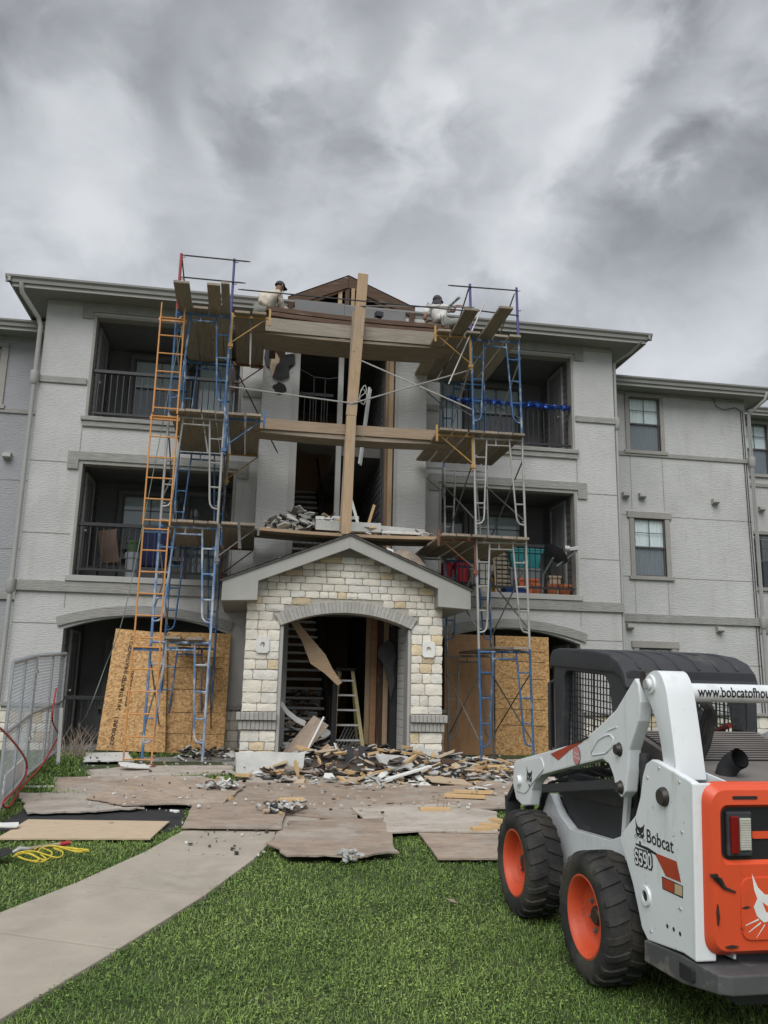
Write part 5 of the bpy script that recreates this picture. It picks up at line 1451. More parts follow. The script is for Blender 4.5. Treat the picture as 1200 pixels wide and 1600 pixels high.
# rear links and the cross tube carrying the dealer's address
lk_ = rpoly([(-.45, 1.765), (-.50, 1.865), (-.62, 1.89), (-.69, 1.80), (-.745, 1.58), (-.80, 1.31), (-.67, 1.31), (-.62, 1.53), (-.54, 1.67)], [.04, .05, .06, .05, .1, .01, .01, .1, .06], 3)
for s in (1, -1):
    p = lk_ if s > 0 else lk_[::-1]
    mb = MB(); mb.prism(p, 'y', min(s * .485, s * .655), max(s * .485, s * .655)); k = LB(mb, 'rear_link', M_['lw'], bevel=0.012, smooth=40)
    mb = MB(); mb.lathe([(.0, .02), (.03, .02), (.032, .0), (.052, .0), (.055, -.01), (.055, -.03)], 18, Matrix.Translation((-.535, s * .668, 1.80)) @ Matrix.Rotation(-s * PI / 2, 4, 'X')); LB(mb, 'pivot_boss', M_['lw'], k, smooth=40)
    mb = MB(); mb.lathe([(.0, .012), (.026, .012), (.028, 0)], 14, Matrix.Translation((-.535, s * .683, 1.80)) @ Matrix.Rotation(-s * PI / 2, 4, 'X')); LB(mb, 'pin', M_['alu'], k)
mb = MB(); mb.tube([(-.64, -.485, 1.765), (-.64, .485, 1.765)], .052, 20); ctb = LB(mb, 'cross_tube', M_['lw'], smooth=50)
def curved_text(s, size, bold, ax_c, rad, y_start, y_len, m, parent):
    me = text_mesh(s, size, 0, bold, 'LEFT')
    bm = bmesh.new(); bm.from_mesh(me); bmesh.ops.triangulate(bm, faces=bm.faces); bmesh.ops.subdivide_edges(bm, edges=[e for e in bm.edges if e.calc_length() > .006], cuts=4, use_grid_fill=True); bmesh.ops.triangulate(bm, faces=bm.faces); bm.to_mesh(me); bm.free()
    co = np.array([v.co[:] for v in me.vertices])
    x0, x1 = co[:, 0].min(), co[:, 0].max()
    for v in me.vertices:
        yy = y_start - (v.co.x - x0) / (x1 - x0) * y_len
        a = v.co.y / rad + 0.12
        v.co = Vector((ax_c[0] - (rad + .0015) * math.cos(a), yy, ax_c[1] + (rad + .0015) * math.sin(a)))
    me.materials.append(m)
    return link_mesh('lettering', me, parent, LM)
curved_text('www.bobcatofhouston.com', 0.080, 0.0014, (-.64, 1.765), .0525, lS(1090, 1076, x=-.69).y, 0.68, M_['dblk'], ctb)
# lift arms
arm = [(1.66, 1.03), (1.60, 1.065), (.94, 1.225), (.46, 1.345), (.33, 1.385), (.26, 1.425), (.12, 1.49), (-.12, 1.62), (-.36, 1.825), (-.40, 1.80), (-.425, 1.69), (-.40, 1.58), (-.33, 1.47), (-.285, 1.40), (-.265, 1.28), (-.235, 1.15), (-.175, 1.105), (-.115, 1.14), (-.075, 1.22), (-.02, 1.28), (.07, 1.295), (.5, 1.185), (.84, 1.095), (1.08, 1.03), (1.20, .965), (1.27, .885), (1.30, .77), (1.46, .735), (1.60, .76), (1.68, .87)]
am = plate('lift_arm', arm, 0.585, 0.665, M_['lw'], bevel=0.010)
plate('arm_reinforcement', rpoly([(1.64, 1.02), (1.40, 1.09), (1.06, 1.165), (1.0, 1.09), (1.12, 1.02), (1.26, .93), (1.38, .84), (1.62, .82)], .05, 3), 0.6655, 0.672, M_['lw'], am, bevel=0.003, mirror=False)
def outline_strip(pts, r, name, m, parent):
    mb = MB(); mb.tube([Vector(p) for p in pts], r, 5); return LB(mb, name, m, parent, smooth=60)
outline_strip([lS(*q, y=.666) for q in ((927, 1180), (924, 1175), (935, 1156), (945, 1150), (954, 1148), (959, 1154), (957, 1166), (946, 1177), (927, 1180))], .006, 'weld_bead', M_['lw'], am)
outline_strip([lS(*q, y=.666) for q in ((949, 1142), (956, 1139), (964, 1136))], .005, 'weld_bead', M_['lw'], am)
for x, z, r in ((-.16, 1.385, .036), (-.175, 1.165, .034), (-.10, 1.52, .0)):
    if r:
        mb = MB(); mb.lathe([(0, .03), (r * .8, .03), (r, .01), (r * 1.25, 0)], 14, Matrix.Translation((x, .664, z)) @ Matrix.Rotation(-PI / 2, 4, 'X')); LB(mb, 'pin', M_['grease'], am, smooth=40)
mb = MB(); mb.lathe([(0, .035), (.035, .035), (.04, .025), (.04, 0)], 14, Matrix.Translation((1.50, .664, .92)) @ Matrix.Rotation(-PI / 2, 4, 'X')); LB(mb, 'pin_boss', M_['lw'], am, smooth=40)
# decals on the arm
def decal(name, px, m, y=0.6665, parent=am, lift=0.0012):
    pts = [lS(*q, y=y + lift) for q in px]
    mb = MB(); mb.add(pts, [tuple(range(len(pts)))]); return LB(mb, name, m, parent)
decal('red_flash', [(860, 1178), (918, 1151), (909, 1160), (890, 1172), (872, 1188)], M_['dred'])
decal('black_flash', [(888, 1164), (920, 1150), (919, 1153), (905, 1161)], M_['dblk'], lift=0.002)
cc = lS(901, 1180, y=.667)
mb = MB(); mb.add([(cc.x + .062 * math.cos(a), .6685, cc.z + .062 * math.sin(a)) for a in [2 * PI * k / 24 for k in range(24)]], [tuple(range(24))]); LB(mb, 'round_sticker', M_['dblk'], am)
mb = MB(); mb.add([(cc.x + .058 * math.cos(a), .6692, cc.z + .058 * math.sin(a)) for a in [2 * PI * k / 24 for k in range(24)]], [tuple(range(24))]); LB(mb, 'round_sticker', M_['dpink'], am)
for s_, dz in (('Bobcat', .012), ('of Houston', -.014)):
    me = text_mesh(s_, .026, 0, .0004); me.materials.append(M_['white']); link_mesh('lettering', me, am, LM @ ML_(cc.x, cc.z + dz, .6698))
ce = lS(827, 1214, y=.674)
emblem('emblem', ML_(ce.x, ce.z + .01, .674), .125, (M_['dblk'], M_['lw']), am)
# lettering on the upright
RU = bpy.data.objects['rear_upright']
def side_text(s, x0, x1, z, h, m, bold=0.0, lift=0.0015, rot=0.0):
    me = text_mesh(s, 1.0, 0, bold, 'LEFT'); co = np.array([v.co[:] for v in me.vertices])
    a, b = co.min(0), co.max(0)
    for v in me.vertices: v.co = Vector(((v.co.x - a[0]) / (b[0] - a[0]) * abs(x1 - x0), (v.co.y - a[1]) / (b[1] - a[1]) * h, 0))
    me.materials.append(m)
    return link_mesh('lettering', me, RU, LM @ ML_(x0, z, .69 + lift) @ Matrix.Rotation(rot, 4, 'Z'))
b0, b1 = lS(1011, 1316, y=.69), lS(1053, 1334, y=.69)
t0 = lS(1011, 1295, y=.69)
side_text('Bobcat', b0.x, b1.x, b0.z, (t0.z - b0.z), M_['dblk'], .012, rot=math.atan2(b1.z - b0.z, abs(b1.x - b0.x)))
b0, b1 = lS(993.5, 1347, y=.69), lS(1021, 1357, y=.69); t0 = lS(993.5, 1328, y=.69)
rt = math.atan2(b1.z - b0.z, abs(b1.x - b0.x))
GL = {'S': ((1, .85), (.75, 1), (.25, 1), (0, .85), (0, .65), (.25, .52), (.75, .48), (1, .35), (1, .15), (.75, 0), (.25, 0), (0, .15)),
      '5': ((1, 1), (.05, 1), (.05, .55), (.7, .58), (1, .4), (1, .15), (.7, 0), (.25, 0), (0, .12)),
      '9': ((1, .6), (.75, .45), (.25, .45), (0, .6), (0, .85), (.25, 1), (.75, 1), (1, .85), (1, .15), (.75, 0), (.2, 0)),
      '0': ((.25, 0), (0, .2), (0, .8), (.25, 1), (.75, 1), (1, .8), (1, .2), (.75, 0), (.25, 0))}
def stroke_text(s, x0, x1, z0, h, wd, m, lift, rot):
    mb = MB(); pitch = abs(x1 - x0) / len(s); gw = pitch * .62; k = 0
    for n_, ch in enumerate(s):
        P = [Vector((n_ * pitch + gx * gw + (gz * .12) * gw, gz * h, 0)) for gx, gz in GL[ch]]
        for a, b in zip(P, P[1:]):
            d = (b - a).normalized(); n2 = Vector((-d.y, d.x, 0)) * wd / 2; a2, b2 = a - d * wd * .38, b + d * wd * .38
            k += 1; o = Vector((0, 0, lift + k * .00003))
            mb.add([a2 - n2 + o, b2 - n2 + o, b2 + n2 + o, a2 + n2 + o], [(0, 1, 2, 3)])
    M = LM @ ML_(x0, z0, .69) @ Matrix.Rotation(rot, 4, 'Z')
    return mb.build('lettering', m, RU, M, local=True)
stroke_text('S590', b0.x, b1.x, b0.z, (t0.z - b0.z), .030, M_['dblk'], .0012, rt)
stroke_text('S590', b0.x, b1.x, b0.z, (t0.z - b0.z), .013, M_['lw'], .0034, rt)
ce = lS(1000, 1298, y=.69)
emblem('emblem', ML_(ce.x, ce.z, .69), .115, (M_['dblk'], M_['lw']), RU)
decal('stripe', [(993, 1317), (1012, 1324), (1027, 1334), (1024, 1336), (1010, 1328), (993, 1320)], M_['dblk'], .69, RU)
decal('red_stripe', [(1024, 1336), (1027, 1334), (1057, 1346), (1064, 1379), (1040, 1369), (1034, 1356)], M_['dred'], .69, RU, .0016)
decal('warning_label', [(1034, 1369), (1067, 1384), (1067, 1404), (1035, 1389)], M_['dblk'], .69, RU, .0012)
decal('warning_label', [(1035, 1371), (1053, 1379), (1053, 1396), (1036, 1388)], M_['dred'], .69, RU, .0022)
decal('warning_label', [(1054, 1380), (1066, 1385), (1066, 1401), (1054, 1396)], M_['dtan'], .69, RU, .0022)
p = lS(1038, 1245, y=.69)
mb = MB(); mb.lathe([(0, .03), (.04, .03), (.05, .015), (.052, 0)], 16, Matrix.Translation((p.x, .69, p.z)) @ Matrix.Rotation(-PI / 2, 4, 'X')); LB(mb, 'pin', M_['grease'], RU, smooth=40)
p = lS(1010, 1400, y=.69)
mb = MB(); mb.lathe([(.03, .0), (.03, .012), (.05, .012), (.055, 0)], 18, Matrix.Translation((p.x, .69, p.z)) @ Matrix.Rotation(-PI / 2, 4, 'X')); LB(mb, 'collar', M_['lw'], RU, smooth=40)
mb = MB(); mb.lathe([(0, .003), (.031, .003)], 18, Matrix.Translation((p.x, .69, p.z)) @ Matrix.Rotation(-PI / 2, 4, 'X')); LB(mb, 'port', M_['char'], RU)
for q in ((1043, 1447), (1053, 1452), (1063, 1459)):
    p = lS(*q, y=.69)
    mb = MB(); mb.lathe([(0, .002), (.011, .002)], 10, Matrix.Translation((p.x, .69, p.z)) @ Matrix.Rotation(-PI / 2, 4, 'X')); LB(mb, 'bolt_hole', M_['char'], RU)
# scratches, chips and bolts
r = random.Random(44)
def scratch(parent, y, px, py, ln, wd, ang):
    c = lS(px, py, y=y); d = Vector((math.cos(ang), 0, math.sin(ang))); n_ = Vector((-math.sin(ang), 0, math.cos(ang)))
    mb = MB(); pts = [c - d * ln / 2, c - d * ln * .1 - n_ * wd * r.uniform(.4, 1), c + d * ln / 2, c + d * ln * .15 + n_ * wd * r.uniform(.4, 1)]
    for p in pts: p.y = y + .0009
    mb.add(pts, [(0, 1, 2, 3)]); LB(mb, 'scratch', M_['grease'], parent)
for _ in range(16): scratch(RU, .69, r.uniform(1020, 1068), r.uniform(1225, 1460), r.uniform(.008, .05), r.uniform(.001, .003), r.uniform(-.5, 1.2))
for _ in range(14): scratch(am, .665, r.uniform(870, 985), r.uniform(1140, 1185), r.uniform(.006, .03), r.uniform(.001, .003), r.uniform(-1, 1))
for q in ((1012, 1215), (1030, 1200), (1062, 1222), (1066, 1300), (1064, 1420), (1018, 1455)):
    p = lS(*q, y=.69); mb = MB(); mb.lathe([(0, .006), (.008, .006), (.009, 0)], 6, Matrix.Translation((p.x, .69, p.z)) @ Matrix.Rotation(-PI / 2, 4, 'X')); LB(mb, 'bolt', M_['alu'], RU)
mb = MB(); mb.tube([(.95, .60, 1.04), (.5, .585, 1.16), (.1, .57, 1.25), (-.15, .55, 1.24), (-.3, .5, 1.1)], .011, 7); LB(mb, 'hydraulic_hose', M_['rub'], smooth=60)
mb = MB(); mb.tube([(1.35, .53, .86), (1.2, .55, .95), (1.0, .575, 1.0), (.8, .575, 1.05)], .011, 7); LB(mb, 'hydraulic_hose', M_['rub'], smooth=60)
# control link, cylinders, hoses
for s in (1, -1):
    mb = MB(); mb.bar((1.16, s * .60, .92), (-.06, s * .60, 1.165), .05, .062); LB(mb, 'control_link', M_['lk'], bevel=0.006)
    mb = MB(); mb.tube([(-.27, s * .56, 1.38), (-.36, s * .56, .80)], .038, 12); LB(mb, 'lift_cylinder', M_['lk'], smooth=50)
    mb = MB(); mb.tube([(-.18, s * .56, 1.40), (-.50, s * .56, 1.05), (-.62, s * .56, .9)], .026, 10); LB(mb, 'cylinder_rod', M_['grease'], smooth=50)
    mb = MB(); mb.tube([(1.32, s * .52, .90), (1.45, s * .50, .72), (1.62, s * .48, .62)], .03, 8); LB(mb, 'tilt_cylinder', M_['lkm'], smooth=50)
mb = MB()
for d in (0, .03, .055):
    mb.tube([(-.45, .40 - d, 1.36), (-.5, .34 - d, 1.52), (-.52, .30 - d * .5, 1.66), (-.46, .36, 1.78), (-.38, .46, 1.80), (-.33, .50 - d, 1.70)], .014, 8)
LB(mb, 'hydraulic_hose', M_['rub'], smooth=60)
mb = MB(); mb.tube([(-.46, .36, 1.30), (-.48, .28, 1.45), (-.47, .22, 1.62), (-.45, .26, 1.72)], .024, 10); LB(mb, 'hydraulic_hose', M_['rub'], smooth=60)
mb = MB(); mb.lathe([(0, .05), (.045, .05), (.055, .03), (.055, -.05), (0, -.05)], 14, Matrix.Translation((-.435, .60, 1.825)) @ Matrix.Rotation(-PI / 2, 4, 'X')); LB(mb, 'pivot_pin', M_['grease'], smooth=40)
# quick attach plate at the front
mb = MB()
for s in (1, -1):
    mb.bar((1.60, s * .58, .98), (1.86, s * .60, .70), .05, .10, up=(0, 1, 0)); mb.bar((1.86, s * .60, .74), (1.80, s * .60, .42), .05, .12, up=(0, 1, 0))
    mb.bar((1.58, s * .55, .62), (1.80, s * .58, .52), .06, .10, up=(0, 1, 0))
    mb.bar((1.62, s * .55, .95), (1.60, s * .55, .55), .05, .07, up=(0, 1, 0))
for z, x in ((.70, 1.85), (.44, 1.80), (.96, 1.63)): mb.bar((x, -.62, z), (x, .62, z), .05, .06)
LB(mb, 'quick_attach_plate', M_['lkm'], bevel=0.004, bevel_seg=1)
# wheels
RW, HW = 0.362, 0.135
tp = [(.222, .085), (.232, .118), (.262, .136), (.315, .139), (.342, .128), (.357, .108), (RW, .085), (RW, -.085), (.357, -.108), (.342, -.128), (.30, -.136), (.232, -.118), (.222, -.085)]
tm = MB(); tm.lathe(tp, 48, close=True)
NL = 22
for k in range(NL):
    for sd_ in (1, -1):
        a0 = 2 * PI * (k + (0 if sd_ > 0 else .5)) / NL
        sec = [(.004, .0, RW, .012, .105), (.055, .05, RW, .013, .115), (.10, .085, RW - .004, .012, .12), (.128, .10, .348, .009, .12), (.137, .105, .322, .003, .11)]
        vs = []; fs = []
        for h, sk, r0, hh, wd in sec:
            for da, rr in ((-wd / 2, r0 - .01), (-wd / 2 * .8, r0 + hh), (wd / 2 * .8, r0 + hh), (wd / 2, r0 - .01)):
                a = a0 - sk + da
                vs.append((rr * math.cos(a), rr * math.sin(a), sd_ * h))
        for i in range(len(sec) - 1):
            for j in range(3): fs.append((i * 4 + j, i * 4 + j + 1, i * 4 + 5 + j, i * 4 + 4 + j))
        fs += [(0, 1, 2, 3), tuple(len(vs) - 4 + q for q in (3, 2, 1, 0))]
        tm.add(vs, fs)
tyre_me = tm.mesh('wheel', M_['rub'], smooth=35)
rm = MB(); rm.lathe([(.224, .09), (.234, .112), (.238, .122), (.228, .125), (.214, .112), (.206, .08), (.198, .05), (.192, .03), (.170, .016), (.155, .012), (.085, .012), (.080, .022), (.062, .024), (.0, .024)], 40)
rim_me = rm.mesh('rim', M_['rim'], smooth=35)
nm = MB(); nm.lathe([(0, .02), (.010, .02), (.011, .018), (.011, .004), (.02, .004), (.02, 0)], 6); nut_me = nm.mesh('wheel_nut', M_['steel'])
hm = MB(); hm.lathe([(0, .03), (.045, .03), (.055, .02), (.058, 0)], 20); hub_me = hm.mesh('hub', M_['grease'], smooth=40)
for (x, s) in ((0.0, 1), (1.20, 1), (0.0, -1), (1.20, -1)):
    M = LM @ Matrix.Translation((x, s * .705, .378)) @ Matrix.Rotation(-s * PI / 2, 4, 'X') @ Matrix.Rotation(0.3 + x, 4, 'Z')
    wh = link_mesh('wheel', tyre_me, LO, M)
    link_mesh('rim', rim_me, wh, M); link_mesh('hub', hub_me, wh, M @ Matrix.Translation((0, 0, .024)))
    for k in range(8):
        a = 2 * PI * k / 8
        link_mesh('wheel_nut', nut_me, wh, M @ Matrix.Translation((.118 * math.cos(a), .118 * math.sin(a), .012)))
# ------------------------------------------------------------ boards and sheets lying on the ground
NOGRASS = [[(p[0], p[1]) for p in PATH_L] + [(p[0], p[1]) for p in PATH_R[::-1]], [(-1.9, -2.33), (1.9, -2.33), (1.9, 2), (-1.9, 2)]]
def flat(name, px, h, m, label, cat='sheet', t=0.016, jag=0.02, seg=9, grass=True, tilt=0.0):
    pts = [pG(q[0], q[1], h + (q[2] if len(q) > 2 else 0)) for q in px]
    a = sum(((pts[i].x * pts[(i + 1) % len(pts)].y - pts[(i + 1) % len(pts)].x * pts[i].y) for i in range(len(pts))))
    if a < 0: pts.reverse()
    if grass: NOGRASS.append([(p.x, p.y) for p in pts])
    return sheet(name, pts, t, m, label, cat, 'plywood sheets laid on the ground', jag=jag, seg=seg)[0]
mb_pts = [(-30, 1300), (40, 1262), (150, 1258), (300, 1252), (288, 1291), (262, 1300), (60, 1305)]
o = flat('tarp', mb_pts, 0.012, M_['tar'], 'black felt strip showing between the plywood sheets at the left', 'tarp', t=0.006, jag=.03)
o = flat('tarp', [(118, 1196), (150, 1178), (210, 1186), (250, 1200), (215, 1214), (150, 1214)], 0.012, M_['tar'], 'black felt scrap round the foot of the orange ladder', 'tarp', t=0.006, jag=.05)
flat('plywood_sheet', [(-6, 1310), (235, 1310), (265, 1283), (44, 1280)], 0.045, M_['ply_t'], 'clean tan plywood sheet on the grass left of the walk', t=.014, jag=0.004, seg=6)
flat('plywood_sheet', [(84, 1214), (250, 1211), (300, 1216), (190, 1247), (82, 1238)], 0.03, M_['ply'], 'brown plywood sheet with split edge behind the pale one')
flat('plywood_sheet', [(26, 1238), (140, 1238), (226, 1262), (150, 1267), (43, 1270)], 0.055, M_['ply_p'], 'pale grey plywood sheet with ragged front edge near the fence', jag=.05)
flat('plywood_sheet', [(192, 1220), (240, 1212), (312, 1212), (385, 1226), (348, 1255), (190, 1257), (134, 1246)], 0.085, M_['ply'], 'brown plywood sheet lying across two others in front of the ladder', jag=.04)
flat('plywood_sheet', [(300, 1257), (452, 1246), (440, 1294), (284, 1292)], 0.075, M_['ply'], 'worn plywood sheet at the head of the concrete walk', jag=.015)
flat('plywood_sheet', [(130, 1203), (220, 1196), (362, 1196), (372, 1209), (250, 1214), (140, 1214)], 0.03, M_['ply_p'], 'pale sheet under the foot of the left scaffold', jag=.04)
flat('plywood_sheet', [(212, 1183), (372, 1181), (374, 1200), (240, 1203)], 0.015, M_['slab'], 'dirty grey sheet between the leaning boards and the scaffold', jag=.04)
flat('plywood_sheet', [(415, 1316), (452, 1282), (600, 1277), (624, 1331), (560, 1338), (448, 1336)], 0.085, M_['ply'], 'rounded brown plywood sheet on the lawn edge at the centre', jag=.05)
flat('plywood_sheet', [(548, 1263), (690, 1258), (775, 1270), (778, 1302), (655, 1300), (598, 1303)], 0.06, M_['ply_p'], 'pale plywood sheet behind the lone nailed block')
flat('plywood_sheet', [(652, 1298), (780, 1288), (815, 1341), (684, 1341)], 0.055, M_['ply'], 'plywood sheet beside the front wheel of the loader', jag=.008)
flat('plywood_sheet', [(352, 1222), (560, 1224), (562, 1284), (350, 1260)], 0.055, M_['ply'], 'trampled plywood sheet in front of the rubble heap, left half', jag=.03)
flat('plywood_sheet', [(556, 1226), (800, 1220), (800, 1262), (550, 1272)], 0.062, M_['ply'], 'trampled plywood sheet in front of the rubble heap, right half', jag=.03)
flat('plywood_sheet', [(692, 1186), (870, 1186), (880, 1226), (700, 1226)], 0.04, M_['ply_p'], 'dusty sheet below the right scaffold tower', jag=.03)
flat('plywood_sheet', [(134, 1176), (202, 1175), (210, 1188), (130, 1189)], 0.06, M_['white'], 'curled white panel in front of the leaning strand board', jag=.03)

# ------------------------------------------------------------ rubble
def shard(mb, c, size, th, seed, tilt=0.5, aspect=None, N=None):
    r = random.Random(seed)
    asp = aspect or r.uniform(0.35, 1.0); n = N or r.choice((4, 5, 6))
    M = Matrix.Translation(c) @ Matrix.Rotation(r.uniform(0, 2 * PI), 4, 'Z') @ Matrix.Rotation(r.uniform(-tilt, tilt), 4, 'X') @ Matrix.Rotation(r.uniform(-tilt, tilt), 4, 'Y')
    pts = [(size / 2 * math.cos(2 * PI * k / n + .5) * r.uniform(.7, 1.2), size * asp / 2 * math.sin(2 * PI * k / n + .5) * r.uniform(.7, 1.2)) for k in range(n)]
    vs = [M @ Vector((x, y, th / 2 + r.uniform(-.2, .2) * th)) for x, y in pts] + [M @ Vector((x, y, -th / 2)) for x, y in pts]
    mb.add(vs, [tuple(range(n)), tuple(range(2 * n - 1, n - 1, -1))] + [(i, i + n, (i + 1) % n + n, (i + 1) % n) for i in range(n)])
RM = [M_[k] for k in ('drywall', 'scrap_d', 'tar', 'lumber_n', 'rafter', 'ply_t', 'white', 'slab')]
def heap(label, n, pos, seed, wts=(22, 26, 18, 7, 14, 5, 8, 10), smin=.03, smax=.2, tilt=.6):
    r = random.Random(seed); mb = MB()
    for i in range(n):
        c, sc = pos(r)
        mb.cur = r.choices(range(8), wts)[0]
        s = r.uniform(smin, smax) * sc * (1.5 if mb.cur in (3, 4) else 1)
        shard(mb, c, s, r.uniform(.008, .022) if mb.cur != 3 else .035, r.randrange(10 ** 7), tilt, aspect=r.uniform(.1, .25) if mb.cur in (3, 4) else None)
    o = mb.build('rubble', RM, M=Matrix())
    return tag(o, label, kind='stuff')
def pile_h(x, y, cx_, cy_, rx, ry, h):
    d = ((x - cx_) / rx) ** 2 + ((y - cy_) / ry) ** 2
    return h * max(0, 1 - d) ** 1.2
def p_main(r):
    a = r.uniform(0, 2 * PI); q = math.sqrt(r.random()) * (1 if r.random() < .75 else 1.35)
    x = 0.55 + 2.0 * q * math.cos(a); y = -3.25 + 1.3 * q * math.sin(a)
    return Vector((x, y, g(y) + .04 + r.random() * pile_h(x, y, .4, -2.9, 2.0, 1.2, .34))), 1
def mound(cx_, cy_, rx, ry, h, m, name='rubble_bed', z=None):
    mb = MB(); nx = 26; ny = 16; vs = []
    for j in range(ny + 1):
        for i in range(nx + 1):
            x = cx_ + rx * (2 * i / nx - 1); y = cy_ + ry * (2 * j / ny - 1)
            hh = pile_h(x, y, cx_, cy_, rx, ry, h)
            if hh > 0: hh *= 0.75 + 0.5 * mnoise.noise((x * 5, y * 5, .3))
            vs.append((x, y, (g(y) if z is None else z) + hh + .012))
    mb.add(vs, [(j * (nx + 1) + i, j * (nx + 1) + i + 1, (j + 1) * (nx + 1) + i + 1, (j + 1) * (nx + 1) + i) for j in range(ny) for i in range(nx)])
    o = mb.build(name, m, M=Matrix()); return tag(o, 'fine dark rubble filling under the heap', kind='stuff')
mound(.35, -2.7, 1.7, 1.0, .26, M_['scrap_d'])
heap('demolition rubble heaped before the porch opening', 620, p_main, 11, (30, 14, 11, 12, 15, 12, 12, 8), .03, .24)
heap('larger torn boards and sheets in the rubble heap', 130, p_main, 31, (24, 6, 12, 16, 18, 16, 10, 8), .2, .5, .35)
heap('splintered wood and scraps right of the heap', 170, lambda r: ((lambda x, y: (Vector((x, y, g(y) + .06 + r.random() * .10)), 1))(r.uniform(1.2, 2.7), r.uniform(-4.0, -2.3))), 32, (16, 16, 8, 12, 22, 12, 8, 6), .04, .24, .3)
heap('rubble inside the porch', 420, lambda r: (Vector((r.uniform(-.95, .85), r.uniform(-2.2, .6), .50 + r.random() * .13)), 1), 12, (12, 26, 18, 10, 25, 8, 6, 12))
heap('small white crumbs scattered over the boards', 420, lambda r: ((lambda p: (p + Vector((0, 0, .10)), .3))(pG(r.uniform(120, 800), 1190 + 95 * r.random() ** 1.5))), 13, (50, 8, 4, 3, 6, 4, 25, 2), tilt=.2)
heap('bits dropped on the walk and lawn', 60, lambda r: ((lambda p: (p + Vector((0, 0, .05)), .25))(pG(r.uniform(280, 440), r.uniform(1285, 1345)))), 14, (30, 30, 10, 3, 6, 4, 10, 2), tilt=.2)
heap('torn pale sheets and boards piled at the stair foot', 70, lambda r: (lambda x, y: (Vector((x, y, .54 + .42 * max(0, 1 - ((x + .5) / .5) ** 2) * r.random())), 1))(r.uniform(-.95, -.02), r.uniform(-1.3, .3)), 33, (34, 8, 12, 8, 14, 12, 12, 6), .10, .36, .6)
heap('debris by the left pier and the blue scaffold feet', 120, lambda r: (Vector((r.uniform(-2.6, -1.75), r.uniform(-2.0, -.5), .48 + r.random() * .12)), 1), 15, (20, 20, 40, 2, 8, 2, 6, 10))
def p_walk(r):
    x = r.uniform(-1.45, .55) if r.random() < .8 else r.uniform(.5, 1.5)
    top = .34 * math.exp(-((x + .80) / .55) ** 2) + .18 * math.exp(-((x - .1) / .5) ** 2) + .05
    return Vector((x, r.uniform(-1.62, -1.0), zl + .10 + r.random() * top)), 1
heap('broken stucco heaped on the walkway above the porch', 240, p_walk, 16, (46, 8, 6, 2, 10, 6, 34, 4), .08, .30, .8)
heap('scraps lying on the porch roof', 30, lambda r: ((lambda x: (Vector((x, r.uniform(-2.2, -1.0), AZ - abs(x - AX) * SLP + .035)), .6))(r.uniform(-1.3, 1.3))), 17, (30, 20, 20, 2, 4, 2, 20, 2), tilt=.4)
# single larger pieces
def piece(name, c, sx, sy, sz, rz, m, label, cat, tilt=(0, 0), ragx=.012, seed=None):
    """a broken slab: box with chipped outline"""
    r = random.Random(seed or rnd.randrange(10 ** 6)); n = 10; top = []
    for k in range(n):
        for_x = [(-.5, -.5), (-.17, -.5), (.17, -.5), (.5, -.5), (.5, 0), (.5, .5), (.17, .5), (-.17, .5), (-.5, .5), (-.5, 0)][k]
        top.append((for_x[0] * sx + r.uniform(-1, 1) * ragx * sx * 2, for_x[1] * sy + r.uniform(-1, 1) * ragx * sy * 4))
    M = Matrix.Translation(c) @ Matrix.Rotation(rz, 4, 'Z') @ Matrix.Rotation(tilt[0], 4, 'X') @ Matrix.Rotation(tilt[1], 4, 'Y')
    mb = MB(); mb.add([(x, y, sz / 2) for x, y in top] + [(x * r.uniform(.96, 1.03), y * r.uniform(.96, 1.03), -sz / 2) for x, y in top], [tuple(range(n)), tuple(range(2 * n - 1, n - 1, -1))] + [(i, i + n, (i + 1) % n + n, (i + 1) % n) for i in range(n)])
    return tag(mb.build(name, m, None, M, local=True, bevel=.004, bevel_seg=1), label, cat)
def at(px, py, h): return pG(px, py, 0) + Vector((0, 0, h))
piece('stucco_slab', at(421, 1208, .13), .98, .3, .10, .02, M_['drywall'], 'big grey stucco slab lying against the left porch pier', 'slab', (1.25, 0))
piece('stucco_slab', at(620, 1215, .20), .52, .40, .05, .3, M_['drywall'], 'flat grey slab on top of the heap before the porch', 'slab', (.45, .1))
piece('trim_strip', at(640, 1226, .16), .75, .09, .03, .42, M_['white'], 'long white trim strip sloping across the heap', 'strip', (0, -.2))
piece('felt_sheet', at(545, 1208, .22), .2, .36, .012, .5, M_['tar'], 'torn black felt standing up in the heap', 'felt', (1.2, .2))
piece('felt_sheet', at(578, 1205, .24), .36, .28, .012, .1, M_['tar'], 'curved grey black felt piece behind the white strip', 'felt', (.9, .1))
piece('felt_sheet', at(530, 1205, .22), .16, .4, .015, .9, M_['white'], 'upright pale scrap beside the black felt', 'scrap', (1.1, .4))
piece('plywood_scrap', at(475, 1215, .10), .55, .2, .02, -.2, M_['ply'], 'brown plywood scrap left of the rubble heap', 'scrap', (.1, .1))
piece('plywood_scrap', at(700, 1232, .10), .6, .3, .02, .2, M_['ply_t'], 'tan plywood scrap at the right of the heap', 'scrap', (.15, .1))
piece('plywood_scrap', at(735, 1208, .12), .9, .22, .03, -.35, M_['rafter'], 'dark brown board lying at the right end of the heap', 'scrap', (.2, .1))
piece('plywood_scrap', at(690, 1200, .18), .7, .3, .02, -.2, M_['drywall'], 'bent grey sheet over the dark boards at the right', 'scrap', (.3, .2))
piece('insulation_block', at(716, 1200, .07), .2, .15, .12, .2, M_['curtain'], 'small pale blue foam block near the right scaffold foot', 'block', (.1, .1))
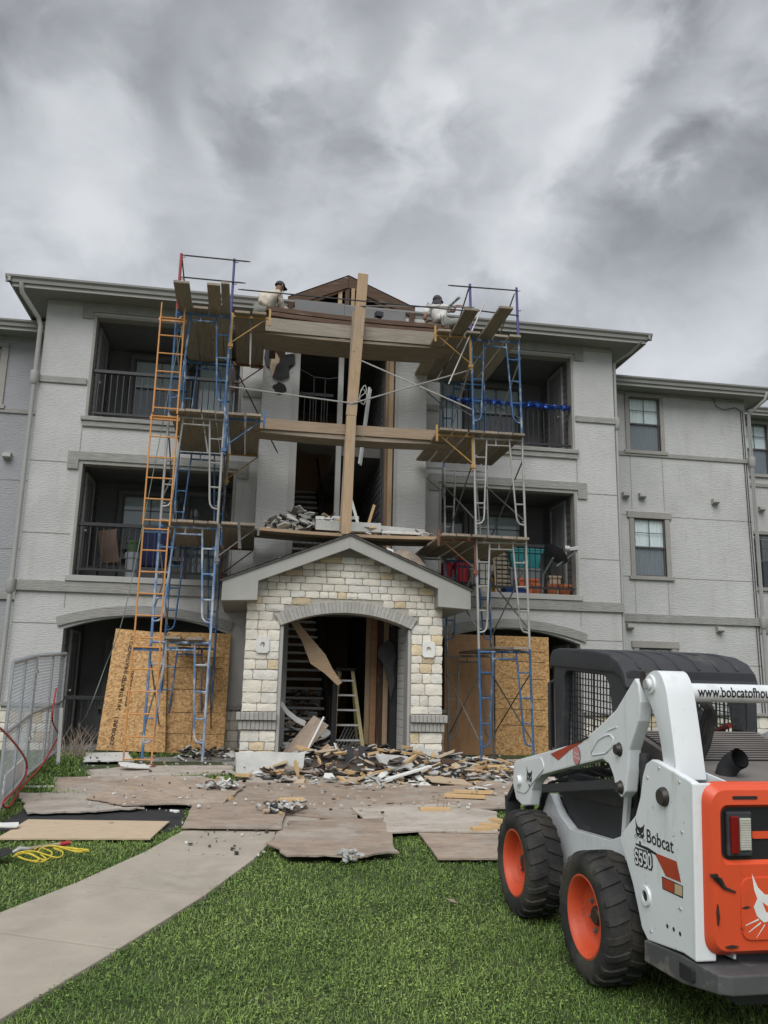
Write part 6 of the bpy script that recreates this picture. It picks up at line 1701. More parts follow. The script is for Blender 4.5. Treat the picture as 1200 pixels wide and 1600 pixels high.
for i, (px, py, ln, rz, lb) in enumerate(((726, 1256, .50, -.28, 'long sawn lumber offcut, front one of a pair'), (740, 1249, .52, -.22, 'long sawn lumber offcut, rear one of a pair'), (705, 1253, .16, .7, 'short lumber block left of the long pair'), (679, 1277, .36, .05, 'lone lumber block with nails on the pale sheet'),
                                          (752, 1309, .22, .1, 'lumber block by the loader wheel, left one'), (768, 1304, .24, -.8, 'lumber block by the loader wheel, leaning one'), (778, 1296, .2, -1.1, 'lumber block by the loader wheel, rear one'), (455, 1262, .3, .1, 'tan lumber stub left of the centre clump'), (380, 1222, .22, -.5, 'small lumber stub beside the grey slab'))):
    b = tag(board('lumber_offcut', at(px, py, .09) - Vector((math.cos(rz), math.sin(rz), 0)) * ln / 2, at(px, py, .09) + Vector((math.cos(rz), math.sin(rz), 0)) * ln / 2, .09, .04, M_['lumber_n'], rag=.01), lb, 'lumber', 'sawn lumber offcuts')
    if 'nails' in lb:
        mb = MB(); c = at(px, py, .11)
        for dx in (.03, .1, .14): mb.tube([c + Vector((dx, 0, 0)), c + Vector((dx + .01, 0, .07))], .003, 5)
        mb.build('nail', M_['steel'], b)
for px, py, n, lb in ((347, 1243, 60, 'clump of crumbled stucco and lath left of the heap'), (437, 1277, 80, 'clump of crumbled stucco on the centre sheet'), (549, 1352, 24, 'grey stucco lump lying alone on the lawn')):
    r = random.Random(px); mb = MB(); c = at(px, py, .09 if n > 30 else .05)
    for i in range(n):
        mb.cur = r.choices(range(8), (50, 20, 10, 0, 5, 3, 8, 4))[0] if n > 30 else 0
        shard(mb, c + Vector((r.gauss(0, .11 if n > 30 else .05), r.gauss(0, .10 if n > 30 else .04), r.random() * .07)), r.uniform(.03, .14) if n > 30 else r.uniform(.05, .1), .02, r.randrange(10 ** 6), .7)
    tag(mb.build('stucco_clump', RM), lb, 'debris')
piece('leaf_litter', at(706, 1418, .05), .07, .05, .006, .4, M_['ply'], 'single dead leaf on the lawn before the loader', 'leaf', (.3, .2), .1)
# on the walkway
zw = zl + .10
piece('stucco_slab', Vector((-.28, -1.62, zw + .09)), .56, .08, .17, .05, M_['drywall'], 'grey stucco block on the walkway left of the post', 'slab', (.1, 0))
piece('stucco_slab', Vector((.28, -1.60, zw + .09)), .60, .08, .17, -.04, M_['drywall'], 'grey stucco block on the walkway right of the post', 'slab', (-.1, 0))
piece('stucco_slab', Vector((.95, -1.45, zw + .09)), .95, .08, .12, .02, M_['drywall'], 'long pale stucco strip on the right half of the walkway', 'slab', (-.2, .04))
piece('stucco_slab', Vector((.95, -1.6, zw + .03)), .7, .16, .04, -.04, M_['white'], 'flat white strip lying in front on the right of the walkway', 'slab', (.2, 0))
tag(board('scrap_batten', (.33, -1.60, zw + .02), (.47, -1.55, zw + .52), .05, .03, M_['lumber_n'], up=(0, -1, 0)), 'tan batten standing in the walkway debris', 'batten')
tag(board('scrap_batten', (.22, -1.58, zw + .04), (.06, -1.48, zw + .62), .05, .03, M_['white'], up=(0, -1, 0)), 'white batten leaning in the walkway debris', 'batten')
tag(board('scrap_batten', (-.55, -1.4, zw + .26), (.22, -1.4, zw + .30), .06, .03, M_['white'], up=(0, -1, 0)), 'white strip resting across the walkway debris', 'batten')
mb = MB(); mb.tube([(1.42, -1.5, zw), (1.42, -1.5, zw + .22)], .016, 7); mb.tube([(1.42, -1.5, zw + .01), (1.75, -1.5, zw + .01)], .016, 7)
tag(mb.build('rusty_pipe', M_['rust'], smooth=50), 'rusty bent pipe stub on the right end of the walkway', 'pipe')
# curled panel on the porch roof
mb = MB(); cpts = []
for i in range(9):
    t = i / 8; x = .72 + .82 * t; z = AZ - abs(x - AX) * SLP + .04 + .28 * math.sin(PI * min(1, t * 1.05)) ** .8
    cpts.append((x, z))
vs = []
for x, z in cpts: vs += [(x, -1.95, AZ - abs(x - AX) * SLP + .03), (x, -1.75, z), (x, -1.70, z + .012)]
mb.add(vs, [(3 * i, 3 * i + 3, 3 * i + 4, 3 * i + 1) for i in range(8)] + [(3 * i + 1, 3 * i + 4, 3 * i + 5, 3 * i + 2) for i in range(8)])
tag(mb.build('curled_panel', M_['dirty'], smooth=60), 'curled dirty panel lying on the right slope of the porch roof', 'panel')
piece('white_scrap', Vector((.72, -1.95, 3.93)), .14, .16, .02, .3, M_['white'], 'white scrap beside the curled panel on the porch roof', 'scrap', (1.0, .3))

# ------------------------------------------------------------ inside the porch
SLO = Vector((.17, .25, 0))
sl = empty('stepladder', (.2, -.5, .5), 'yellow stepladder standing inside the dark porch', 'ladder')
fl, fr_, tl_, tr_ = [Vector(q) + SLO for q in ((-.20, -1.0, .50), (.34, -1.0, .50), (-.14, -.72, 1.95), (.13, -.72, 1.95))]
for a, b in ((fl, tl_), (fr_, tr_)): board('rail', a, b, .065, .028, M_['ladder_y'], sl, up=(0, -1, 0))
for a, b in (((-.18, -.15, .5), (-.08, -.62, 1.93)), ((.34, -.15, .5), (.14, -.62, 1.93))): board('rear_rail', Vector(a) + SLO, Vector(b) + SLO, .05, .025, M_['ladder_y'], sl, up=(0, -1, 0))
for i in range(5):
    t = (i + .9) / 5.6
    a, b = fl.lerp(tl_, t), fr_.lerp(tr_, t)
    board('step', a + Vector((.0, .02, 0)), b + Vector((0, .02, 0)), .08, .035, M_['alu'], sl)
mb = MB(); mb.box(-.18 + SLO.x, .18 + SLO.x, -.80 + SLO.y, -.60 + SLO.y, 1.95, 1.99); mb.build('ladder_top', M_['char'], sl, bevel=.006)
# hanging strip of sheathing
mb = MB(); P_ = [pY(457, 968, -1.35), pY(478, 998, -1.38), pY(497, 1030, -1.4), pY(513, 1048, -1.42), pY(531, 1069, -1.45)]
wd = (.06, .09, .17, .09, .05)
vs = []
for p, w_ in zip(P_, wd): vs += [p + Vector((-w_ * .75, 0, -w_ * .45)), p + Vector((w_ * .75, 0, w_ * .45)), p + Vector((-w_ * .75, .03, -w_ * .45)), p + Vector((w_ * .75, .03, w_ * .45))]
fs = []
for i in range(4):
    k = 4 * i; fs += [(k, k + 1, k + 5, k + 4), (k + 2, k + 6, k + 7, k + 3), (k, k + 4, k + 6, k + 2), (k + 1, k + 3, k + 7, k + 5)]
fs += [(0, 2, 3, 1), (16, 17, 19, 18)]
mb.add(vs, fs); tag(mb.build('hanging_board', M_['lumber']), 'broken tan board hanging slantwise from the porch ceiling', 'board')
tag(board('fallen_plywood', pY(452, 1185, -1.75), pY(500, 1128, -1.5), .30, .02, M_['ply'], up=(0, -1, .3), rag=.06), 'brown panel leaning on the lower stairs', 'panel')
tag(board('fallen_batten', pY(470, 1192, -1.85), pY(506, 1120, -1.6), .03, .02, M_['white'], up=(0, -1, .3)), 'white batten leaning on the lower stairs', 'batten')
tag(board('fallen_batten', pY(490, 1190, -1.7), pY(515, 1165, -1.5), .10, .02, M_['lumber'], up=(0, -1, .3)), 'short tan batten at the foot of the stairs', 'batten')
mb = MB(); pp = [pY(440, 1098, -1.3), pY(450, 1112, -1.3), pY(465, 1124, -1.3), pY(478, 1130, -1.3)]
vs = []
for p in pp: vs += [p + Vector((0, 0, .035)), p + Vector((-.02, 0, -.05)), p + Vector((0, .02, .035)), p + Vector((-.02, .02, -.05))]
mb.add(vs, [(4 * i, 4 * i + 1, 4 * i + 5, 4 * i + 4) for i in range(3)] + [(4 * i, 4 * i + 4, 4 * i + 6, 4 * i + 2) for i in range(3)])
tag(mb.build('bent_panel', M_['white'], smooth=60), 'bent pale panel caught on the porch stairs', 'panel')
heap('rubble lying on the porch stairs', 130, lambda r: (lambda k: (Vector((r.uniform(-.86, -.12), .0 + .275 * k + r.uniform(-.1, .1), .53 + .185 * (k + 1) + .03 + r.random() * .06)), 1.25))(r.randrange(0, 5)), 18, (30, 12, 10, 8, 14, 12, 14, 8))
tag(board('stair_post', (-.06, -.85, .5), (-.045, -.85, 1.95), .09, .09, M_['char'], up=(0, -1, 0)), 'charred post at the stair foot inside the porch', 'post')
for i, x in enumerate((.80, .70, .62)):
    tag(board('wall_stud', (x, -.55 + .14 * i, .5), (x, -.55 + .14 * i, 2.94), .11, .05, M_[('rafter', 'ply_r', 'lumber')[i]], up=(0, -1, 0)), ('dark brown', 'reddish', 'tan')[i] + ' stud standing at the right inside the porch', 'stud')
mb = MB(); mb.prism([(.70, 2.35), (.86, 2.5), (.97, 2.42), (1.02, 2.2), (.97, 2.05), (1.0, 1.75), (.93, 1.45), (.87, 1.8), (.80, 2.05), (.68, 2.22)], 'y', -.98, -.95)
tag(mb.build('felt_sheet', M_['tar']), 'black felt sheet hanging at the right inside the porch', 'felt')
# fallen railing at the back
mb = MB()
for i in range(9): mb.bar((.05 + i * .06, -.1, .52), (.28 + i * .06, .15, .92), .018, .018)
tag(mb.build('fallen_railing', M_['alu']), 'fallen railing with slanting bars behind the stepladder', 'railing')

# metal ladder and cable standing in the upper stairwell
lw_ = empty('aluminium_ladder', (.35, -.45, 6.5), 'aluminium ladder leaning in the upper stairwell behind the post', 'ladder')
for dx in (0, .10):
    board('rail', pY(561, 725, -.45) + Vector((dx * .4, dx, 0)), pY(577, 605, -.45) + Vector((dx * .4, dx, 0)), .05, .025, M_['alu'], lw_, up=(0, -1, 0))
rope('white_cable', [pY(563, 612, -.6), pY(570, 602, -.6), pY(572, 612, -.6), pY(562, 622, -.6), pY(568, 632, -.6), pY(573, 618, -.6), pY(566, 608, -.6), pY(560, 625, -.6)], .009, M_['white'], 'coiled white cable hanging behind the timber post', 'cable')

# ------------------------------------------------------------ things on the balconies
def chair(x, y, z, rz, seat_m, label):
    c = empty('patio_chair', (x, y, z), label, 'chair', 'patio chairs on the left balcony', rz=rz)
    M = Matrix.Translation((x, y, z)) @ Matrix.Rotation(rz, 4, 'Z')
    for s in (-1, 1):
        mb = MB(); mb.tube([M @ Vector(p) for p in ((s * .28, -.26, 0), (s * .28, -.24, .42), (s * .29, -.22, .62), (s * .29, .18, .64), (s * .27, .26, .40), (s * .28, .36, 0))], .014, 6)
        mb.build('arm_frame', M_['black_rail'], c, smooth=60)
        mb = MB(); mb.tube([M @ Vector(p) for p in ((s * .25, -.24, .42), (s * .25, .2, .40), (s * .25, .36, 1.0))], .012, 6); mb.build('back_frame', M_['black_rail'], c, smooth=60)
    mb = MB(); pr = [(-.26, .43), (-.05, .40), (.2, .41), (.3, .72), (.37, 1.02)]; vs = []
    for y_, z_ in pr: vs += [M @ Vector((-.24, y_, z_)), M @ Vector((.24, y_, z_)), M @ Vector((-.24, y_ + .01, z_ - .012)), M @ Vector((.24, y_ + .01, z_ - .012))]
    mb.add(vs, [(4 * i, 4 * i + 1, 4 * i + 5, 4 * i + 4) for i in range(4)] + [(4 * i + 2, 4 * i + 6, 4 * i + 7, 4 * i + 3) for i in range(4)])
    mb.build('sling', seat_m, c, smooth=60)
M_['sling'] = mat('brown sling cloth', (0.17, 0.115, 0.085), .8, .1, 9)
M_['sling_b'] = mat('navy sling cloth', (0.02, 0.03, 0.10), .8, .1, 9)
M_['terra'] = mat('terracotta', (0.40, 0.13, 0.055), .85, .15, 9)
M_['orange_t'] = mat('orange plastic', (0.50, 0.10, 0.02), .5, .08, 6)
M_['teal'] = mat('teal plastic', (0.02, 0.22, 0.23), .5, .08, 6)
M_['greyp'] = mat('grey plastic', (0.20, 0.22, 0.24), .5, .08, 6)
M_['redp'] = mat('red plastic', (0.36, 0.01, 0.02), .4, .08, 6)
M_['whitep'] = mat('white plastic', (0.55, 0.54, 0.49), .5, .08, 6)
M_['bluep'] = mat('blue plastic', (0.02, 0.06, 0.24), .5, .08, 6)
M_['yellowp'] = mat('yellow plastic', (0.50, 0.30, 0.02), .5, .08, 6)
M_['wick'] = wood('beige slats', (0.40, 0.34, 0.25), .15, .8, .1)
M_['leaf'] = mat('dull leaves', (0.06, 0.11, 0.04), .7, .3, 9, rand=.2)
chair(-4.2, 1.0, F2 + .02, 2.5, M_['sling'], 'brown sling patio chair on the second floor balcony at the left')
chair(-3.55, 1.2, F2 + .02, 3.3, M_['sling_b'], 'dark blue patio chair beside the brown one')
def tub(name, x, y, z, r0, r1, h, m, label, cat, lid=None, group=None, sq=0, plantm=None):
    mb = MB()
    if sq:
        mb.add([(x + a * r0 * (1 if sq == 1 else sq), y + b * r0 * .7, z) for a, b in ((-1, -1), (1, -1), (1, 1), (-1, 1))] + [(x + a * r1 * (1 if sq == 1 else sq), y + b * r1 * .7, z + h) for a, b in ((-1, -1), (1, -1), (1, 1), (-1, 1))], [(0, 3, 2, 1), (4, 5, 6, 7), (0, 1, 5, 4), (1, 2, 6, 5), (2, 3, 7, 6), (3, 0, 4, 7)])
        o = mb.build(name, m, bevel=.015)
        mb = MB(); q = r1 * (1 if sq == 1 else sq) + .02; mb.box(x - q, x + q, y - r1 * .7 - .02, y + r1 * .7 + .02, z + h - .05, z + h - .0); mb.build('rim', m, o, bevel=.008)
    else:
        mb.lathe([(0, 0), (r0, 0), (r1 * .97, h * .8), (r1 * 1.08, h * .8), (r1 * 1.1, h), (r1 * .95, h), (r1 * .9, h * .85), (0, h * .85)], 18, Matrix.Translation((x, y, z)))
        o = mb.build(name, m, smooth=40)
    if lid:
        mb = MB()
        if sq: q = r1 * (1 if sq == 1 else sq) + .04; mb.box(x - q, x + q, y - r1 * .7 - .03, y + r1 * .7 + .03, z + h + .001, z + h + .04)
        else: mb.lathe([(r1 * 1.1, h + .001), (r1 * 1.12, h + .03), (r1 * .6, h + .09), (r1 * .15, h + .10), (r1 * .15, h + .14), (0, h + .14)], 18, Matrix.Translation((x, y, z)))
        mb.build('lid', lid, o, bevel=.01 if sq else 0, smooth=40)
    return tag(o, label, cat, group)
ZB = F2 + .021
tub('plant_pot', -3.86, .45, ZB + .55, .10, .14, .22, M_['leaf'], 'pale green planter on the stool of the left balcony', 'pot')
tub('stool', -3.86, .45, ZB, .12, .14, .548, M_['greyp'], 'grey stool under the green planter on the left balcony', 'stool')
tub('storage_box', -4.62, .45, ZB, .13, .14, .25, M_['char'], 'small black box at the left end of the balcony', 'box', sq=1)
b = at_b = lambda px, py, Y: pY(px, py, Y)
tub('red_can', 2.30, .55, ZB + .25, .11, .13, .32, M_['redp'], 'red lidded can on the right balcony, left one of two', 'can', M_['redp'], 'red cans on the right balcony')
tub('red_can', 2.58, .45, ZB + .25, .13, .15, .38, M_['redp'], 'larger red lidded can on the right balcony beside the white bin', 'can', M_['redp'], 'red cans on the right balcony')
tub('crate', 2.42, .55, ZB, .32, .32, .249, M_['char'], 'dark low crate carrying the red cans', 'crate', sq=1)
tub('white_bin', 3.0, .5, ZB, .19, .24, .62, M_['whitep'], 'large white bin behind the balcony railing', 'bin')
tub('yellow_bucket', 3.40, .9, ZB, .14, .16, .42, M_['yellowp'], 'yellow bucket behind the scaffold on the right balcony', 'bucket')
tub('grey_tote', 3.98, .75, ZB, .24, .27, .62, M_['greyp'], 'grey plastic tote under the teal one', 'tote', sq=1.2)
tub('teal_tote', 3.98, .72, ZB + .622, .24, .29, .36, M_['teal'], 'teal plastic tote on top of the grey one', 'tote', M_['teal'], sq=1.2)
tub('orange_box', 3.93, .36, ZB, .15, .17, .36, M_['orange_t'], 'bright orange square bucket on the right balcony', 'bucket', sq=1.2)
tub('blue_crate', 3.66, .33, ZB, .18, .19, .16, M_['bluep'], 'low blue crate at the balcony railing', 'crate', sq=1.2)
tub('terracotta_pot', 4.10, .30, ZB, .085, .12, .26, M_['terra'], 'small terracotta pot left of the satellite dish foot', 'pot', group='terracotta pots on the right balcony')
tub('terracotta_pot', 4.45, .32, ZB, .09, .125, .27, M_['terra'], 'middle terracotta pot just right of the dish foot', 'pot', group='terracotta pots on the right balcony')
tub('terracotta_pot', 4.72, .30, ZB, .10, .145, .27, M_['terra'], 'largest terracotta pot at the right end of the balcony', 'pot', group='terracotta pots on the right balcony')
tub('paper_bag', 4.66, .75, ZB, .13, .12, .50, M_['ply_t'], 'tan paper sack behind the largest pot', 'bag', sq=1)
sc = empty('slatted_chair', (3.55, .65, ZB), 'folded beige slatted garden chair on the right balcony', 'chair')
for i in range(9): board('slat', (3.36, .62 + .01 * i, ZB + .15 + i * .095), (3.78, .62 + .01 * i, ZB + .15 + i * .095), .065, .02, M_['wick'], sc, up=(0, -1, 0))
for x in (3.35, 3.79): board('leg', (x, .55, ZB), (x, .78, ZB + 1.05), .04, .03, M_['wick'], sc, up=(0, -1, 0))
# satellite dish
sdh = empty('satellite_dish', (4.22, .0, ZB), 'dark satellite dish on a mast at the balcony railing', 'dish')
dc = pY(868, 866, -.15)
ax_ = Vector((.64, .16, .66)).normalized()
Md = Matrix.Translation(dc) @ ax_.to_track_quat('Z', 'Y').to_matrix().to_4x4()
mb = MB(); mb.lathe([(0, -.075), (.16, -.06), (.29, -.016), (.35, .015), (.357, .008), (.29, -.027), (.16, -.07), (0, -.085)], 28, Md @ Matrix.Diagonal((.82, .76, .9, 1))); mb.build('reflector', M_['lk'], sdh, smooth=50)
lnb = pY(902, 858, -.35)
mb = MB(); mb.bar(dc + Vector((0.02, 0, -.24)), lnb + Vector((0, 0, -.03)), .03, .03); mb.build('feed_arm', M_['greyp'], sdh)
mb = MB(); mb.bar(lnb + Vector((-.17, 0, -.01)), lnb + Vector((.02, 0, .02)), .07, .07); mb.lathe([(0, .05), (.06, .05), (.06, -.05), (0, -.05)], 14, Matrix.Translation(lnb + Vector((-.22, 0, .0))) @ Matrix.Rotation(PI / 2, 4, 'Y')); mb.build('receiver', M_['alu'], sdh, bevel=.006)
mb = MB(); mb.tube([(4.22, .28, ZB), (4.24, .22, ZB + .45), dc - ax_ * .08 + Vector((0, 0, -.02))], .024, 8); mb.box(4.13, 4.31, .20, .36, ZB, ZB + .02); mb.build('mast', M_['greyp'], sdh, smooth=50)
# tinsel garland on the third floor railing
M_['tinsel'] = mat('blue tinsel', (0.03, 0.10, 0.42), .3, .5, 20, metal=.5)
r = random.Random(5); mb = MB()
for i in range(2200):
    x = r.uniform(2.08, 4.84); s_ = .028 + .022 * abs(math.sin(x * 9)); p = Vector((x, .04 + r.gauss(0, .015), F3 + 1.0 - .03 * math.sin((x - 2.1) * 3.2) ** 2 + r.gauss(0, .025)))
    d = Vector((r.gauss(0, 1), r.gauss(0, 1), r.gauss(0, 1))).normalized() * s_ * r.uniform(.6, 1.9); e_ = d.orthogonal().normalized() * .010
    mb.add([p - e_, p + e_, p + d], [(0, 1, 2)])
for i in range(14):
    x = 2.2 + i * .19; p = Vector((x, .0, F3 + .99 + r.gauss(0, .015))); k = 10
    mb.add([p + Vector((math.cos(2 * PI * q / k) * (.055 if q % 2 else .022), r.uniform(-.01, .01), math.sin(2 * PI * q / k) * (.055 if q % 2 else .022))) for q in range(k)], [tuple(range(k))])
tag(mb.build('tinsel_garland', M_['tinsel']), 'blue tinsel garland with stars along the third floor railing', 'garland')

# ------------------------------------------------------------ left side: fence, cable, rope, shovel, shrub
def fence_panel(a, b, label):
    a, b = Vector(a), Vector(b); F = empty('chain_link_panel', ((a + b) / 2), label, 'fence', 'temporary fence panels')
    up = Vector((0, 0, 1)); H = 1.56; Ln = (b - a).length; d = (b - a) / Ln
    a0, b0 = a + up * .10, b + up * .10
    for p, q, nm in ((a, a + up * (H + .08), 'post'), (b, b + up * (H + .08), 'post'), (a0 + up * (H - .04), b0 + up * (H - .04), 'top_rail'), (a0, b0, 'bottom_rail'), ((a + b) / 2 + up * .1, (a + b) / 2 + up * (H + .06), 'post'), (a0 + up * H * .5, b0 + up * H * .5, 'mid_rail')):
        mb = MB(); mb.tube([p, q], .019, 7); mb.build(nm, M_['chain'], F, smooth=50)
    mb = MB(); st = .082; nrm = Vector((d.y, -d.x, 0)) * .004
    k = -H
    while k < Ln:
        for s in (1, -1):
            x0, x1 = k, k + H; z0, z1 = (0, H) if s > 0 else (H, 0)
            t0 = max(0, (0 - x0) / H); t1 = min(1, (Ln - x0) / H)
            if t1 > t0:
                p = a0 + d * (x0 + H * t0) + up * (z0 + (z1 - z0) * t0) + nrm * s; q = a0 + d * (x0 + H * t1) + up * (z0 + (z1 - z0) * t1) + nrm * s
                mb.tube([p, q], .0027, 3, caps=False)
        k += st
    w_ = mb.build('wire_mesh', M_['chain'], F); w_['kind'] = 'stuff'
    return F
f1 = fence_panel((-4.52, -1.42, g(-1.42)), (-4.335, -4.12, g(-4.12)), 'chain link fence panel nearest the building wall')
f2 = fence_panel((-4.33, -4.20, g(-4.20)), (-4.08, -6.25, g(-6.25)), 'chain link fence panel at the left edge in front')
for z in (.9, 1.75):
    mb = MB(); mb.box(-4.37, -4.30, -4.21, -4.11, z, z + .05); mb.build('clamp', M_['alu'], f2, bevel=.005)
mb = MB(); mb.bar((-4.30, -4.4, .62), (-4.13, -5.9, .56), .012, .20); tag(mb.build('white_strip', M_['white']), 'white strip tied low on the front fence panel', 'panel')
mb = MB(); mb.bar((-4.25, -2.6, .46), (-4.36, -2.2, 1.25), .05, .025); tag(mb.build('pale_stake', M_['pipe']), 'pale stake leaning behind the fence near the shrub', 'stake')
def fpt(px, py, off=0.05):
    a_, b_ = Vector((-4.52, -1.42, 0)), Vector((-4.08, -6.25, 0)); n_ = Vector((-(b_ - a_).y, (b_ - a_).x, 0)).normalized()
    d = ray(px, py); a_ = a_ + n_ * off
    p = CAM + d * ((a_ - CAM).dot(n_) / d.dot(n_))
    return p if p.z > g(p.y) + .04 else pG(px, py, .05)
rope('red_cable', [fpt(-6, 1135), fpt(6, 1143), fpt(28, 1168), fpt(41, 1190), fpt(40, 1210), fpt(26, 1232), fpt(7, 1250), fpt(6, 1260), fpt(16, 1258), fpt(36, 1228), fpt(66, 1195), fpt(86, 1160), fpt(91, 1148), fpt(82, 1126), fpt(84, 1100), fpt(88, 1075)], .0125, M_['red_c'], 'red cable looped over the chain link fence', 'cable', n=8, sm=7)
r = random.Random(21); pts = []
path_ = [(22, 1338), (40, 1333), (62, 1342), (48, 1345), (28, 1338), (45, 1332), (70, 1344), (80, 1332), (66, 1324), (82, 1322), (100, 1326), (122, 1331), (139, 1330), (118, 1327), (95, 1323), (76, 1322), (60, 1330), (73, 1343), (58, 1347), (36, 1342), (24, 1334), (50, 1330), (88, 1340), (98, 1332), (86, 1325), (110, 1329), (136, 1328), (112, 1325), (70, 1321), (52, 1327)]
rope('yellow_rope', [pG(x + r.uniform(-2, 2), y, .085 + r.random() * .035) for x, y in path_], .0065, M_['yellow_r'], 'tangled yellow rope lying on the grass', 'rope', n=7)
sv = empty('shovel', pG(40, 1328, .06), 'shovel with a red ended handle lying on the grass', 'shovel')
a, b, c = pG(42, 1327, .09), pG(108, 1317, .10), pG(18, 1333, .08)
mb = MB(); mb.tube([a, b], .017, 8); mb.build('shaft', M_['plank'], sv, smooth=50)
mb = MB(); mb.tube([a.lerp(b, .78), b + (b - a) * .02], .020, 8); mb.build('grip', M_['red_c'], sv, smooth=50)
mb = MB(); mb.tube([a + (b - a) * .02, a.lerp(c, .5) + Vector((0, 0, .02)), c], [.019, .021, .014], 8); mb.build('socket', M_['alu'], sv, smooth=50)
dd = (c - a).normalized(); sd2 = Vector((-dd.y, dd.x, 0)).normalized()
mb = MB(); vs = []
for t, w_, z_ in ((0, .05, .015), (.06, .11, .0), (.22, .12, -.02), (.30, .05, -.03), (.33, .004, -.03)):
    for k in (-1, -.4, .4, 1): vs.append(c + dd * t + sd2 * w_ * k + Vector((0, 0, z_ + .03 * k * k)))
mb.add(vs, [(4 * i + j, 4 * i + j + 1, 4 * i + 5 + j, 4 * i + 4 + j) for i in range(4) for j in range(3)]); mb.build('blade', M_['char'], sv, smooth=60)
r = random.Random(8); mb = MB(); bs = pG(112, 1186, 0)
for i in range(55):
    p = bs + Vector((r.gauss(0, .12), r.gauss(0, .12), 0)); q = p + Vector((r.gauss(0, .18), r.gauss(0, .15), r.uniform(.2, .55)))
    mb.tube([p, p.lerp(q, .5) + Vector((r.gauss(0, .04), 0, .05)), q], [.006, .004, .002], 4)
tag(mb.build('dead_shrub', M_['ply']), 'dry brown shrub left of the leaning strand board', 'shrub')
a, b = pG(34, 1229, .03), pG(84, 1229, .04)
tag(board('white_stick', a, b, .03, .02, M_['white']), 'thin white stick on the grass behind the pale plywood', 'stick')
for (x, y, s_, lb) in ((-2, 1304, .3, 'white curled scrap at the left edge of the tan plywood'), (272, 1281, .10, 'white scrap at the right corner of the tan plywood'), (207, 1206, .42, 'white curved scrap under the ladder foot')):
    piece('white_scrap', at(x, y, .09), s_, s_ * .4, .02, .2, M_['white'], lb, 'scrap', (.2, .1), .05)

# ------------------------------------------------------------ two workers on the roof edge
M_['skin'] = mat('skin', (0.24, 0.13, 0.085), .6, .08, 9)
M_['shirt_c'] = mat('cream shirt', (0.52, 0.47, 0.39), .9, .08, 5, bump=.6, bscale=9, bdist=.03)
M_['shirt_w'] = mat('white shirt', (0.60, 0.58, 0.55), .9, .06, 5, bump=.6, bscale=9, bdist=.03)
M_['trous'] = mat('grey green trousers', (0.20, 0.215, 0.19), .9, .1, 5, bump=.5, bscale=9, bdist=.03)
M_['cap'] = mat('dark cap', (0.035, 0.037, 0.045), .8, .2, 9)
M_['boot'] = mat('red brown boot', (0.09, 0.035, 0.03), .7, .2, 9)
def skin(name, V, E, m, parent, sub=2, root=None):
    """V: name -> (pos, radius); grows one continuous surface along the edges"""
    ks = list(V); me = bpy.data.meshes.new(name)
    me.from_pydata([tuple(V[k][0]) for k in ks], [(ks.index(a), ks.index(b)) for a, b in E], [])
    o = bpy.data.objects.new(name, me); COL.objects.link(o)
    o.modifiers.new('s', 'SKIN'); sv_ = me.skin_vertices[0].data
    for i, k in enumerate(ks):
        rr = V[k][1]; sv_[i].radius = rr if isinstance(rr, tuple) else (rr, rr)
        sv_[i].use_root = (k == (root or ks[0]))
    sb = o.modifiers.new('b', 'SUBSURF'); sb.levels = sub; sb.render_levels = sub
    dg = bpy.context.evaluated_depsgraph_get(); dg.update()
    nm_ = bpy.data.meshes.new_from_object(o.evaluated_get(dg)); bpy.data.objects.remove(o)
    if name in ('shirt', 'trousers'):
        for v in nm_.vertices: v.co += v.normal * (.020 * mnoise.noise(v.co * 9) + .012 * mnoise.noise(Vector((v.co.x * 22, v.co.y * 22, v.co.z * 10))))
    nm_.materials.clear(); nm_.materials.append(m); nm_.polygons.foreach_set('use_smooth', [True] * len(nm_.polygons))
    if parent:
        nm_.transform(wm(parent).inverted())
        return link_mesh(name, nm_, parent, wm(parent))
    return link_mesh(name, nm_, None, Matrix())
def ellip(c, rx, ry, rz, n=12, zc=None, M=None):
    mb = MB(); prof = []
    k = 10
    for i in range(k + 1):
        a = -PI / 2 + PI * i / k
        if zc is not None and math.sin(a) < zc: continue
        prof.append((max(1e-4, math.cos(a)), math.sin(a)))
    return mb.lathe(prof, 16, Matrix.Translation(c) @ (M or Matrix()) @ Matrix.Diagonal((rx, ry, rz, 1)))
